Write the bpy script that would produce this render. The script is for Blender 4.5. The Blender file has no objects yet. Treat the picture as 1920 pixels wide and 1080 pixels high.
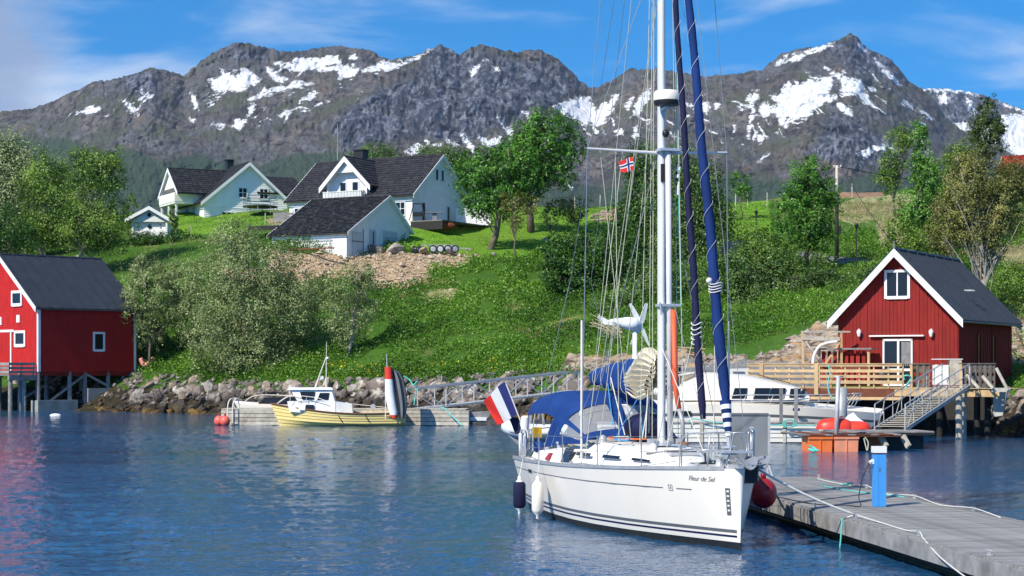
import bpy, math, random
import numpy as np
from mathutils import Vector, Matrix

SC = bpy.context.scene
COL = SC.collection
R = math.radians
F, CX, HY, CH = 3360.0, 960.0, 690.0, 3.2      # focal length in photo pixels, centre column, horizon row, eye height above the water

# ---------------------------------------------------------------- camera
cam_d = bpy.data.cameras.new('camera')
cam_d.sensor_width = 36.0
cam_d.lens = 36.0 * F / 1920.0
cam_d.shift_y = (HY - 540.0) / 1920.0
cam_d.clip_start = 0.5
cam_d.clip_end = 40000
cam = bpy.data.objects.new('camera', cam_d)
COL.objects.link(cam)
cam.location = (0, 0, CH)
cam.rotation_euler = (R(90), 0, 0)
SC.camera = cam

# ---------------------------------------------------------------- sky, sun, exposure
SUN_AZ, SUN_EL = R(44), R(42)                   # from behind the camera, to its left
sun_dir = Vector((-math.sin(SUN_AZ) * math.cos(SUN_EL), -math.cos(SUN_AZ) * math.cos(SUN_EL), math.sin(SUN_EL)))
world = bpy.data.worlds.new('World')
SC.world = world
world.use_nodes = True
wn, wl = world.node_tree.nodes, world.node_tree.links
wn.clear()
w_out = wn.new('ShaderNodeOutputWorld')
w_bg = wn.new('ShaderNodeBackground')
w_bg.inputs['Strength'].default_value = 0.11
w_sky = wn.new('ShaderNodeTexSky')
w_sky.sky_type = 'NISHITA'
w_sky.sun_disc = False
w_sky.sun_elevation = SUN_EL
w_sky.sun_rotation = math.atan2(sun_dir.x, sun_dir.y)
w_sky.air_density = 1.0
w_sky.dust_density = 0.2
w_sky.ozone_density = 3.0
w_tc = wn.new('ShaderNodeTexCoord')
w_sep = wn.new('ShaderNodeSeparateXYZ')
wl.new(w_tc.outputs['Generated'], w_sep.inputs[0])
w_up = wn.new('ShaderNodeMath'); w_up.operation = 'MULTIPLY_ADD'      # lift the look-up a little so the horizon keeps its blue
w_up.inputs[1].default_value = 0.85; w_up.inputs[2].default_value = 0.17
w_abs = wn.new('ShaderNodeMath'); w_abs.operation = 'ABSOLUTE'
wl.new(w_sep.outputs[2], w_abs.inputs[0]); wl.new(w_abs.outputs[0], w_up.inputs[0])
w_cmb = wn.new('ShaderNodeCombineXYZ')
wl.new(w_sep.outputs[0], w_cmb.inputs[0]); wl.new(w_sep.outputs[1], w_cmb.inputs[1]); wl.new(w_up.outputs[0], w_cmb.inputs[2])
wl.new(w_cmb.outputs[0], w_sky.inputs['Vector'])
w_hs = wn.new('ShaderNodeHueSaturation')
w_hs.inputs['Saturation'].default_value = 1.72
w_hs.inputs['Hue'].default_value = 0.501
w_hs.inputs['Value'].default_value = 1.32
wl.new(w_sky.outputs[0], w_hs.inputs['Color'])
# thin wispy cloud, laid out over the whole sky
w_map = wn.new('ShaderNodeMapping'); w_map.inputs['Scale'].default_value = (2.6, 2.6, 9.0)
w_map.inputs['Location'].default_value = (3.1, 1.7, 0.4); w_map.inputs['Rotation'].default_value = (R(8), R(-10), 0)
wl.new(w_tc.outputs['Generated'], w_map.inputs['Vector'])
w_n1 = wn.new('ShaderNodeTexNoise'); w_n1.inputs['Scale'].default_value = 1.5; w_n1.inputs['Detail'].default_value = 7; w_n1.inputs['Roughness'].default_value = 0.55
w_n1.inputs['Distortion'].default_value = 0.4
wl.new(w_map.outputs[0], w_n1.inputs['Vector'])
w_r1 = wn.new('ShaderNodeMapRange'); w_r1.interpolation_type = 'SMOOTHSTEP'
w_r1.inputs['From Min'].default_value = 0.47; w_r1.inputs['From Max'].default_value = 0.70; w_r1.inputs['To Max'].default_value = 0.78
wl.new(w_n1.outputs[0], w_r1.inputs['Value'])
w_mix = wn.new('ShaderNodeMixRGB'); w_mix.inputs['Color2'].default_value = (6.6, 7.1, 7.7, 1)
wl.new(w_r1.outputs[0], w_mix.inputs[0]); wl.new(w_hs.outputs[0], w_mix.inputs['Color1'])
# one heavier grey cumulus low in the north-west (upper left of the view)
w_dot = wn.new('ShaderNodeVectorMath'); w_dot.operation = 'DISTANCE'
w_dot.inputs[1].default_value = Vector((-0.312, 0.94, 0.165)).normalized()
w_nm = wn.new('ShaderNodeVectorMath'); w_nm.operation = 'NORMALIZE'
wl.new(w_tc.outputs['Generated'], w_nm.inputs[0]); wl.new(w_nm.outputs[0], w_dot.inputs[0])
w_n2 = wn.new('ShaderNodeTexNoise'); w_n2.inputs['Scale'].default_value = 16; w_n2.inputs['Detail'].default_value = 6
wl.new(w_nm.outputs[0], w_n2.inputs['Vector'])
w_m2 = wn.new('ShaderNodeMath'); w_m2.operation = 'MULTIPLY_ADD'; w_m2.inputs[1].default_value = -0.11; 
wl.new(w_n2.outputs[0], w_m2.inputs[0]); wl.new(w_dot.outputs['Value'], w_m2.inputs[2])
w_r2 = wn.new('ShaderNodeMapRange'); w_r2.interpolation_type = 'SMOOTHSTEP'
w_r2.inputs['From Min'].default_value = 0.030; w_r2.inputs['From Max'].default_value = 0.0
w_r2.inputs['To Max'].default_value = 0.8
wl.new(w_m2.outputs[0], w_r2.inputs['Value'])
w_mix2 = wn.new('ShaderNodeMixRGB'); w_mix2.inputs['Color2'].default_value = (2.3, 2.9, 4.3, 1)
wl.new(w_r2.outputs[0], w_mix2.inputs[0]); wl.new(w_mix.outputs[0], w_mix2.inputs['Color1'])
wl.new(w_mix2.outputs[0], w_bg.inputs['Color'])
wl.new(w_bg.outputs[0], w_out.inputs['Surface'])

sun_d = bpy.data.lights.new('sun', 'SUN')
sun_d.energy = 4.9
sun_d.angle = R(0.5)
sun_d.color = (1.0, 0.93, 0.80)
sun = bpy.data.objects.new('sun', sun_d)
COL.objects.link(sun)
sun.rotation_euler = sun_dir.to_track_quat('Z', 'Y').to_euler()

SC.view_settings.view_transform = 'Standard'
SC.view_settings.look = 'None'
SC.view_settings.exposure = 0.28
SC.view_settings.gamma = 1.0
SC.view_settings.use_curve_mapping = False
SC.cycles.max_bounces = 8
SC.cycles.transparent_max_bounces = 12
SC.cycles.volume_bounces = 0

# ---------------------------------------------------------------- helpers
def W(px, py, D):
    """the point at distance D seen at a photo pixel"""
    return Vector(((px - CX) / F * D, D, CH + (HY - py) / F * D))

def tag(o, label=None, cat=None, group=None, kind=None):
    if label: o['label'] = label
    if cat: o['category'] = cat
    if group: o['group'] = group
    if kind: o['kind'] = kind
    return o

def empty(name, loc=(0, 0, 0), rz=0.0, label=None, cat=None, group=None):
    o = bpy.data.objects.new(name, None)
    COL.objects.link(o)
    o.location = loc
    o.rotation_euler = (0, 0, rz)
    o.empty_display_size = 0.2
    return tag(o, label, cat, group)

def copy_tree(o, parent=None):
    c = o.copy(); COL.objects.link(c); c.parent = parent
    for ch in list(o.children):
        copy_tree(ch, c)
    return c

class MB:
    """collects shapes and links them as ONE mesh object"""
    def __init__(s):
        s.v = []; s.f = []; s.m = []
    def add(s, vs, fs, mi=0):
        n = len(s.v)
        s.v.extend(tuple(p) for p in vs)
        for q in fs:
            s.f.append(tuple(i + n for i in q)); s.m.append(mi)
        return s
    def hexa(s, p, mi=0):
        return s.add(p, [(3, 2, 1, 0), (4, 5, 6, 7), (0, 1, 5, 4), (1, 2, 6, 5), (2, 3, 7, 6), (3, 0, 4, 7)], mi)
    def box(s, x0, x1, y0, y1, z0, z1, mi=0):
        return s.hexa([(x0, y0, z0), (x1, y0, z0), (x1, y1, z0), (x0, y1, z0), (x0, y0, z1), (x1, y0, z1), (x1, y1, z1), (x0, y1, z1)], mi)
    def bar(s, a, b, w, h=None, up=(0, 0, 1), mi=0):
        a, b = Vector(a), Vector(b); h = h or w
        d = (b - a).normalized(); up = Vector(up)
        if abs(d.dot(up)) > 0.98: up = Vector((0, 1, 0)) if abs(d.y) < .9 else Vector((1, 0, 0))
        x = d.cross(up).normalized() * w / 2; y = x.cross(d).normalized() * h / 2
        return s.hexa([a - x - y, a + x - y, a + x + y, a - x + y, b - x - y, b + x - y, b + x + y, b - x + y], mi)
    def tube(s, pts, r, n=8, mi=0, cap=True):
        pts = [Vector(p) for p in pts]; k = len(pts)
        rs = r if isinstance(r, (list, tuple)) else [r] * k
        base = len(s.v); prev = None
        for i, p in enumerate(pts):
            t = (pts[min(i + 1, k - 1)] - pts[max(i - 1, 0)])
            t = t.normalized() if t.length > 1e-9 else Vector((0, 0, 1))
            if prev is None:
                a = Vector((0, 0, 1)) if abs(t.z) < .9 else Vector((1, 0, 0))
                u = t.cross(a).normalized()
            else:
                u = (prev - t * prev.dot(t)).normalized()
            prev = u; w = t.cross(u)
            for j in range(n):
                an = 2 * math.pi * j / n
                s.v.append(tuple(p + (u * math.cos(an) + w * math.sin(an)) * rs[i]))
        for i in range(k - 1):
            for j in range(n):
                j2 = (j + 1) % n
                s.f.append((base + i * n + j, base + i * n + j2, base + (i + 1) * n + j2, base + (i + 1) * n + j)); s.m.append(mi)
        if cap:
            s.f.append(tuple(base + j for j in range(n))[::-1]); s.m.append(mi)
            s.f.append(tuple(base + (k - 1) * n + j for j in range(n))); s.m.append(mi)
        return s
    def lathe(s, prof, c=(0, 0, 0), n=16, mi=0, axis=None):
        """prof: (radius, height) pairs; axis: the direction the height runs in"""
        c = Vector(c); ax = Vector(axis or (0, 0, 1)).normalized()
        a = Vector((1, 0, 0)) if abs(ax.x) < .9 else Vector((0, 1, 0))
        u = ax.cross(a).normalized(); w = ax.cross(u)
        b = len(s.v)
        for r, h in prof:
            for j in range(n):
                t = 2 * math.pi * j / n
                s.v.append(tuple(c + ax * h + (u * math.cos(t) + w * math.sin(t)) * r))
        for i in range(len(prof) - 1):
            for j in range(n):
                j2 = (j + 1) % n
                s.f.append((b + i * n + j, b + i * n + j2, b + (i + 1) * n + j2, b + (i + 1) * n + j)); s.m.append(mi)
        s.f.append(tuple(b + j for j in range(n))[::-1]); s.m.append(mi)
        s.f.append(tuple(b + (len(prof) - 1) * n + j for j in range(n))); s.m.append(mi)
        return s
    def ball(s, c, r, sc=(1, 1, 1), n=16, m=10, mi=0):
        c = Vector(c); b = len(s.v)
        for i in range(m + 1):
            t = math.pi * i / m
            for j in range(n):
                p = 2 * math.pi * j / n
                s.v.append((c.x + r * sc[0] * math.sin(t) * math.cos(p), c.y + r * sc[1] * math.sin(t) * math.sin(p), c.z + r * sc[2] * math.cos(t)))
        for i in range(m):
            for j in range(n):
                j2 = (j + 1) % n
                s.f.append((b + i * n + j, b + (i + 1) * n + j, b + (i + 1) * n + j2, b + i * n + j2)); s.m.append(mi)
        return s
    def grid(s, rows, mi=0, close=False):
        """rows: lists of points, all the same length"""
        b = len(s.v); n = len(rows[0])
        for r in rows: s.v.extend(tuple(p) for p in r)
        for i in range(len(rows) - 1):
            for j in range(n - 1 + (1 if close else 0)):
                j2 = (j + 1) % n
                m_ = mi(i, j) if callable(mi) else mi
                s.f.append((b + i * n + j, b + i * n + j2, b + (i + 1) * n + j2, b + (i + 1) * n + j)); s.m.append(m_)
        return s
    def sheet(s, rows, th, mi=0):
        """a grid with thickness th along its normal, closed round the edge"""
        nr, nc = len(rows), len(rows[0]); P = [[Vector(p) for p in r] for r in rows]
        Q = []
        for i in range(nr):
            q = []
            for j in range(nc):
                du = P[i][min(j + 1, nc - 1)] - P[i][max(j - 1, 0)]; dv = P[min(i + 1, nr - 1)][j] - P[max(i - 1, 0)][j]
                nn = du.cross(dv); nn = nn.normalized() if nn.length > 1e-12 else Vector((0, 0, 1))
                q.append(P[i][j] + nn * th)
            Q.append(q)
        s.grid(P, mi); s.grid([r[::-1] for r in Q], (lambda i, j: mi(i, nc - 2 - j)) if callable(mi) else mi)
        m0 = mi(0, 0) if callable(mi) else mi
        loop = [(0, j) for j in range(nc)] + [(i, nc - 1) for i in range(1, nr)] + [(nr - 1, j) for j in range(nc - 2, -1, -1)] + [(i, 0) for i in range(nr - 2, 0, -1)]
        a = [P[i][j] for i, j in loop]; b2 = [Q[i][j] for i, j in loop]
        k = len(loop); n0 = len(s.v)
        s.v.extend(tuple(p) for p in a); s.v.extend(tuple(p) for p in b2)
        for i in range(k):
            i2 = (i + 1) % k
            s.f.append((n0 + i, n0 + k + i, n0 + k + i2, n0 + i2)); s.m.append(m0)
        return s
    def mesh(s, name, mats, smooth=False):
        me = bpy.data.meshes.new(name)
        me.from_pydata(s.v, [], s.f)
        for m in (mats if isinstance(mats, (list, tuple)) else [mats]): me.materials.append(m)
        if isinstance(mats, (list, tuple)) and len(mats) > 1: me.polygons.foreach_set('material_index', s.m)
        if smooth:
            me.polygons.foreach_set('use_smooth', [True] * len(me.polygons))
            if smooth is not True: me.set_sharp_from_angle(angle=R(smooth))
        me.validate(); me.update()
        return me
    def build(s, name, mats, parent=None, smooth=False, kind=None):
        o = bpy.data.objects.new(name, s.mesh(name, mats, smooth))
        COL.objects.link(o)
        if parent is not None: o.parent = parent
        if kind: o['kind'] = kind
        return o

def share(name, me, parent=None, loc=(0, 0, 0), rot=(0, 0, 0), scale=(1, 1, 1)):
    o = bpy.data.objects.new(name, me)
    COL.objects.link(o); o.parent = parent
    o.location = loc; o.rotation_euler = rot; o.scale = scale
    return o

def box_mesh(name, x, y, z, m):
    return MB().box(-x / 2, x / 2, -y / 2, y / 2, -z / 2, z / 2).mesh(name, m)

def sag(a, b, d, n=12):
    a, b = Vector(a), Vector(b)
    return [a.lerp(b, i / n) - Vector((0, 0, 4 * d * (i / n) * (1 - i / n))) for i in range(n + 1)]

def smooth_path(pts, n=6):
    P = [Vector(p) for p in pts]; out = []
    for i in range(len(P) - 1):
        p0, p1, p2, p3 = P[max(i - 1, 0)], P[i], P[i + 1], P[min(i + 2, len(P) - 1)]
        for k in range(n):
            t = k / n
            out.append(0.5 * ((2 * p1) + (p2 - p0) * t + (2 * p0 - 5 * p1 + 4 * p2 - p3) * t * t + (3 * p1 - p0 - 3 * p2 + p3) * t ** 3))
    out.append(P[-1]); return out

# numpy gradient-free value noise
def _h(ix, iy, iz, seed):
    n = (ix.astype(np.int64) * 374761393 + iy.astype(np.int64) * 668265263 + iz.astype(np.int64) * 2147483647 + seed * 974634777) & 0x7fffffff
    n = ((n ^ (n >> 13)) * 1274126177) & 0x7fffffff
    n = (n ^ (n >> 16)) & 0x7fffffff
    return n / float(0x7fffffff)

def vnoise(x, y, z=None, seed=0):
    x = np.asarray(x, float); y = np.asarray(y, float) + 0 * x
    z = np.zeros_like(x) if z is None else np.asarray(z, float) + 0 * x
    xi, yi, zi = np.floor(x), np.floor(y), np.floor(z)
    fx, fy, fz = x - xi, y - yi, z - zi
    fx, fy, fz = [t * t * t * (t * (t * 6 - 15) + 10) for t in (fx, fy, fz)]
    r = 0
    for a in (0, 1):
        for b in (0, 1):
            for c in (0, 1):
                r = r + _h(xi + a, yi + b, zi + c, seed) * (fx if a else 1 - fx) * (fy if b else 1 - fy) * (fz if c else 1 - fz)
    return r * 2 - 1

def fbm(x, y, z=None, oct=5, seed=0, gain=.5, lac=2.03):
    r = 0; a = 1; s = 0
    for i in range(oct):
        r = r + a * vnoise(np.asarray(x) * lac ** i, np.asarray(y) * lac ** i, None if z is None else np.asarray(z) * lac ** i, seed + i * 17)
        s += a; a *= gain
    return r / s

def ridged(x, y, oct=5, seed=0, gain=.5, lac=2.07):
    r = 0; a = 1; s = 0
    for i in range(oct):
        r = r + a * (1 - 2 * np.abs(vnoise(np.asarray(x) * lac ** i, np.asarray(y) * lac ** i, None, seed + i * 31)))
        s += a; a *= gain
    return r / s

# ---------------------------------------------------------------- materials
def mat(name, col, rough=.6, metal=0., vary=.12, vscale=2., bump=0., bscale=20., spec=.5, stretch=(1, 1, 1), dirt=None, dirt_amt=.4, dirt_scale=1.2, coat=0.):
    m = bpy.data.materials.new(name); m.use_nodes = True
    N, L = m.node_tree.nodes, m.node_tree.links
    b = N['Principled BSDF']
    b.inputs['Roughness'].default_value = rough; b.inputs['Metallic'].default_value = metal
    b.inputs['Specular IOR Level'].default_value = spec; b.inputs['Coat Weight'].default_value = coat
    tc = N.new('ShaderNodeTexCoord'); mp = N.new('ShaderNodeMapping'); mp.inputs['Scale'].default_value = stretch
    L.new(tc.outputs['Object'], mp.inputs['Vector'])
    n1 = N.new('ShaderNodeTexNoise'); n1.inputs['Scale'].default_value = vscale; n1.inputs['Detail'].default_value = 5
    L.new(mp.outputs[0], n1.inputs['Vector'])
    mr = N.new('ShaderNodeMapRange'); mr.inputs['From Min'].default_value = .3; mr.inputs['From Max'].default_value = .7
    mr.inputs['To Min'].default_value = 1 - vary; mr.inputs['To Max'].default_value = 1 + vary
    L.new(n1.outputs[0], mr.inputs['Value'])
    oi = N.new('ShaderNodeObjectInfo'); mo = N.new('ShaderNodeMapRange')
    mo.inputs['To Min'].default_value = 1 - vary * .8; mo.inputs['To Max'].default_value = 1 + vary * .8
    L.new(oi.outputs['Random'], mo.inputs['Value'])
    mm = N.new('ShaderNodeMath'); mm.operation = 'MULTIPLY'; L.new(mr.outputs[0], mm.inputs[0]); L.new(mo.outputs[0], mm.inputs[1])
    mx = N.new('ShaderNodeMixRGB'); mx.blend_type = 'MULTIPLY'; mx.inputs[0].default_value = 1; mx.inputs[1].default_value = (*col, 1)
    L.new(mm.outputs[0], mx.inputs[2])
    last = mx.outputs[0]
    if dirt:
        n2 = N.new('ShaderNodeTexNoise'); n2.inputs['Scale'].default_value = dirt_scale; n2.inputs['Detail'].default_value = 6; n2.inputs['Roughness'].default_value = .65
        L.new(mp.outputs[0], n2.inputs['Vector'])
        r2 = N.new('ShaderNodeMapRange'); r2.inputs['From Min'].default_value = .48; r2.inputs['From Max'].default_value = .68; r2.inputs['To Max'].default_value = dirt_amt
        L.new(n2.outputs[0], r2.inputs['Value'])
        m2 = N.new('ShaderNodeMixRGB'); m2.inputs[2].default_value = (*dirt, 1)
        L.new(r2.outputs[0], m2.inputs[0]); L.new(last, m2.inputs[1]); last = m2.outputs[0]
    L.new(last, b.inputs['Base Color'])
    if bump:
        n3 = N.new('ShaderNodeTexNoise'); n3.inputs['Scale'].default_value = bscale; n3.inputs['Detail'].default_value = 4
        L.new(mp.outputs[0], n3.inputs['Vector'])
        bp = N.new('ShaderNodeBump'); bp.inputs['Strength'].default_value = 1; bp.inputs['Distance'].default_value = bump
        L.new(n3.outputs[0], bp.inputs['Height']); L.new(bp.outputs[0], b.inputs['Normal'])
    return m

def glassy(name, col, rough=.05):
    return mat(name, col, rough, vary=.05, spec=.45)

M = dict(
    red=mat('red_paint', (.46, .018, .016), .75, vary=.14, vscale=3, stretch=(1, 1, .3), dirt=(.26, .02, .016), dirt_amt=.5, spec=.2),
    darkred=mat('dark_red_paint', (.27, .023, .019), .8, vary=.18, vscale=3, stretch=(1, 1, .25), dirt=(.12, .02, .015), dirt_amt=.5, spec=.2),
    white=mat('white_paint', (.78, .78, .76), .6, vary=.05, vscale=2, dirt=(.55, .54, .50), dirt_amt=.3, spec=.3),
    housewhite=mat('house_white_paint', (.85, .84, .82), .7, vary=.04, vscale=1, dirt=(.62, .62, .6), dirt_amt=.25, spec=.2),
    doorgrey=mat('grey_white_door', (.50, .53, .56), .6, vary=.04),
    cream=mat('cream_paint', (.78, .75, .66), .6, vary=.06),
    roof=mat('black_roof_tile', (.017, .017, .020), .55, vary=.45, vscale=3, dirt=(.11, .11, .11), dirt_amt=.5, dirt_scale=2.6, spec=.3),
    roofmetal=mat('dark_roof_metal', (.026, .034, .050), .38, vary=.15, vscale=1.5, dirt=(.06, .065, .07), dirt_amt=.2, spec=.4),
    dark=mat('dark_interior', (.008, .008, .010), .6, vary=.2),
    black=mat('black_rubber', (.015, .015, .017), .5, vary=.2, spec=.4),
    pane=glassy('window_glass', (.012, .014, .018), .12),
    wood=mat('fresh_timber', (.55, .38, .20), .7, vary=.15, vscale=4, stretch=(1, 1, 1), dirt=(.35, .24, .13), dirt_amt=.4, spec=.2),
    greywood=mat('weathered_timber', (.265, .26, .255), .85, vary=.25, vscale=4, bump=.004, bscale=30, dirt=(.12, .11, .10), dirt_amt=.5, spec=.2),
    lattice=mat('grey_brown_lattice', (.13, .115, .10), .85, vary=.2, vscale=4, spec=.15),
    palewood=mat('pale_weathered_timber', (.50, .46, .38), .85, vary=.2, vscale=4, dirt=(.22, .18, .13), dirt_amt=.5, spec=.2),
    brownwood=mat('brown_stained_timber', (.16, .055, .03), .7, vary=.2, vscale=4, spec=.2),
    pile=mat('tarred_shade_dark_pile', (.016, .015, .014), .8, vary=.3, vscale=3),  # tar tone, darkened further to imitate shade on the walls under the terrace
    concrete=mat('concrete', (.36, .35, .32), .9, vary=.15, vscale=2, bump=.01, bscale=15, dirt=(.18, .17, .14), dirt_amt=.5, spec=.2),
    alu=mat('aluminium', (.55, .55, .55), .45, .3, vary=.08),
    steel=mat('stainless_steel', (.58, .58, .58), .32, .45, vary=.05),
    galv=mat('galvanised_steel', (.42, .425, .43), .5, .25, vary=.15, vscale=8),
    gel=mat('white_gelcoat', (.82, .765, .67), .3, vary=.03, vscale=.6, coat=.08, dirt=(.70, .58, .42), dirt_amt=.3, dirt_scale=.5),
    deckwhite=mat('deck_gelcoat', (.78, .76, .71), .5, vary=.05, vscale=3),
    navy=mat('navy_stripe', (.010, .010, .06), .3, vary=.05),
    grey=mat('grey_stripe', (.11, .12, .13), .35, vary=.05),
    antifoul=mat('black_antifouling', (.014, .016, .018), .6, vary=.3, vscale=3, dirt=(.05, .055, .04), dirt_amt=.4),
    canvas=mat('blue_canvas', (.010, .045, .19), .8, vary=.12, vscale=3, bump=.01, bscale=5, spec=.2),
    sailblue=mat('sacrificial_blue', (.009, .028, .115), .85, vary=.25, vscale=2.5, stretch=(1, 1, .4), bump=.012, bscale=7, spec=.15),
    canvasdark=mat('navy_canvas', (.014, .016, .055), .8, vary=.15, vscale=3, bump=.01, bscale=6, spec=.2),
    sail=mat('cream_sailcloth', (.72, .66, .52), .7, vary=.06, vscale=4, spec=.2),
    mast=mat('anodised_mast', (.68, .67, .65), .4, .12, vary=.04),
    rope=mat('white_rope', (.62, .62, .58), .8, vary=.1, vscale=20),
    ropewire=mat('halyard_cream', (.50, .50, .38), .7, vary=.1, vscale=20),
    wire=mat('rigging_wire', (.34, .35, .36), .4, .6, vary=.1),
    teal=mat('turquoise_rope', (.10, .50, .45), .8, vary=.15, vscale=20),
    bluerope=mat('blue_rope', (.06, .30, .62), .7, vary=.1),
    orange=mat('orange_plastic', (.80, .17, .03), .5, vary=.12, vscale=2, dirt=(.5, .2, .1), dirt_amt=.4),
    sleeve=mat('orange_red_sleeve', (.70, .11, .035), .55, vary=.1),
    paleorange=mat('faded_orange_plastic', (.80, .27, .14), .55, vary=.1, vscale=2, dirt=(.5, .28, .18), dirt_amt=.4),
    redplastic=mat('red_plastic', (.68, .045, .02), .4, vary=.08, vscale=2, spec=.5),
    redball=mat('red_buoy', (.33, .009, .016), .35, vary=.1, vscale=2, spec=.5),
    coral=mat('coral_buoy', (.80, .13, .09), .4, vary=.08, vscale=2, spec=.5),
    yellow=mat('yellow_hull_paint', (.80, .62, .22), .35, vary=.04, vscale=1, spec=.5, coat=.2),
    flagblue=mat('flag_blue', (.012, .022, .14), .8, vary=.05), flagwhite=mat('flag_white', (.72, .72, .70), .8, vary=.05),
    flagred=mat('flag_red', (.72, .03, .02), .8, vary=.05),
    postblue=mat('blue_pedestal_paint', (.06, .30, .72), .4, vary=.04, spec=.4),
    stone=mat('pale_block_stone', (.42, .34, .25), .9, vary=.22, vscale=2, bump=.03, bscale=6, dirt=(.25, .2, .16), dirt_amt=.5, spec=.2),
    bark=mat('tree_bark', (.16, .13, .10), .9, vary=.35, vscale=3, bump=.01, bscale=20, spec=.1),
    birch=mat('birch_bark', (.36, .33, .28), .85, vary=.35, vscale=3, dirt=(.10, .08, .07), dirt_amt=.8, dirt_scale=3, spec=.1),
    asphalt=mat('asphalt', (.14, .145, .155), .9, vary=.15, vscale=3),
    greypanel=mat('grey_painted_steel', (.17, .185, .20), .5, vary=.12, vscale=3, stretch=(1, 1, .3), dirt=(.28, .29, .30), dirt_amt=.35),
    algae=mat('algae_growth', (.07, .07, .025), .9, vary=.4, vscale=6, bump=.03, bscale=12),
    dinghy=mat('grey_inflatable', (.20, .22, .25), .55, vary=.08), dinghylight=mat('pale_inflatable', (.62, .64, .66), .5, vary=.06),
    clear=mat('clear_vinyl', (.5, .52, .55), .08, vary=.05),
    pink=mat('salmon_fender', (.75, .30, .24), .6, vary=.1),
    shrubred=mat('rust_shrub', (.22, .05, .02), .9, vary=.4, vscale=6),
    yellowpaint=mat('yellow_plastic', (.80, .48, .02), .5, vary=.05), teak=mat('teak', (.28, .13, .06), .7, vary=.2),
)
_c = M['clear'].node_tree.nodes['Principled BSDF']; _c.inputs['Alpha'].default_value = .28

def leaf_mat(name, cols, trans=.35, nscale=.35):
    """cols: dark, mid, light - leaves differ from one another and from clump to clump"""
    m = bpy.data.materials.new(name); m.use_nodes = True
    N, L = m.node_tree.nodes, m.node_tree.links
    N.clear(); out = N.new('ShaderNodeOutputMaterial')
    at = N.new('ShaderNodeAttribute'); at.attribute_name = 'rnd'
    ge = N.new('ShaderNodeNewGeometry')
    n1 = N.new('ShaderNodeTexNoise'); n1.inputs['Scale'].default_value = nscale; n1.inputs['Detail'].default_value = 3
    L.new(ge.outputs['Position'], n1.inputs['Vector'])
    mr = N.new('ShaderNodeMapRange'); mr.inputs['From Min'].default_value = .3; mr.inputs['From Max'].default_value = .7
    L.new(n1.outputs[0], mr.inputs['Value'])
    mx = N.new('ShaderNodeMath'); mx.operation = 'MULTIPLY_ADD'; mx.inputs[1].default_value = .55
    ml = N.new('ShaderNodeMath'); ml.operation = 'MULTIPLY'; ml.inputs[1].default_value = .45
    L.new(at.outputs['Fac'], ml.inputs[0]); L.new(mr.outputs[0], mx.inputs[0]); L.new(ml.outputs[0], mx.inputs[2])
    cr = N.new('ShaderNodeValToRGB'); e = cr.color_ramp.elements
    e[0].position = .18; e[0].color = (*cols[0], 1); e[1].position = .82; e[1].color = (*cols[2], 1)
    k = e.new(.5); k.color = (*cols[1], 1)
    L.new(mx.outputs[0], cr.inputs[0])
    d = N.new('ShaderNodeBsdfDiffuse'); t = N.new('ShaderNodeBsdfTranslucent'); g = N.new('ShaderNodeBsdfGlossy'); g.inputs['Roughness'].default_value = .45
    g.inputs['Color'].default_value = (.5, .5, .5, 1)
    L.new(cr.outputs[0], d.inputs[0]); L.new(cr.outputs[0], t.inputs[0])
    s = N.new('ShaderNodeMixShader'); s.inputs[0].default_value = trans
    L.new(d.outputs[0], s.inputs[1]); L.new(t.outputs[0], s.inputs[2])
    s2 = N.new('ShaderNodeMixShader'); s2.inputs[0].default_value = .05
    L.new(s.outputs[0], s2.inputs[1]); L.new(g.outputs[0], s2.inputs[2]); L.new(s2.outputs[0], out.inputs[0])
    return m

LM = dict(
    willow=leaf_mat('willow_leaves', [(.10, .14, .045), (.24, .31, .105), (.46, .52, .24)], .35, .5),
    paleolive=leaf_mat('pale_olive_leaves', [(.14, .18, .07), (.27, .33, .14), (.42, .48, .24)], .25, .5),
    birch=leaf_mat('birch_leaves', [(.05, .10, .016), (.14, .25, .03), (.29, .42, .07)], .3, .5),
    maple=leaf_mat('maple_leaves', [(.03, .085, .011), (.075, .21, .02), (.16, .39, .04)], .3, .8),
    hedge=leaf_mat('hedge_leaves', [(.018, .052, .010), (.045, .125, .018), (.11, .24, .035)], .25, .8),
    poplar=leaf_mat('poplar_leaves', [(.04, .11, .015), (.11, .27, .03), (.24, .46, .08)], .3, .8),
    grey=leaf_mat('grey_green_leaves', [(.04, .08, .02), (.09, .17, .035), (.18, .30, .07)], .25, .6),
    conifer=leaf_mat('conifer_needles', [(.02, .045, .012), (.055, .10, .02), (.15, .19, .04)], .1, .8),
    bud=leaf_mat('bronze_budding_leaves', [(.08, .09, .02), (.19, .20, .045), (.34, .33, .10)], .25, .5),
    herb=leaf_mat('herb_leaves', [(.03, .085, .008), (.085, .215, .014), (.19, .36, .035)], .3, .14),
    grass=leaf_mat('long_grass', [(.05, .12, .012), (.14, .26, .03), (.34, .36, .10)], .3, .12),
    straw=leaf_mat('dry_straw', [(.22, .17, .08), (.36, .28, .15), (.5, .42, .26)], .2, .3),
    flower=leaf_mat('dandelions', [(.6, .45, .01), (.8, .6, .01), (.85, .7, .03)], .2, .3),
)

rng = np.random.default_rng(7)

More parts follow.
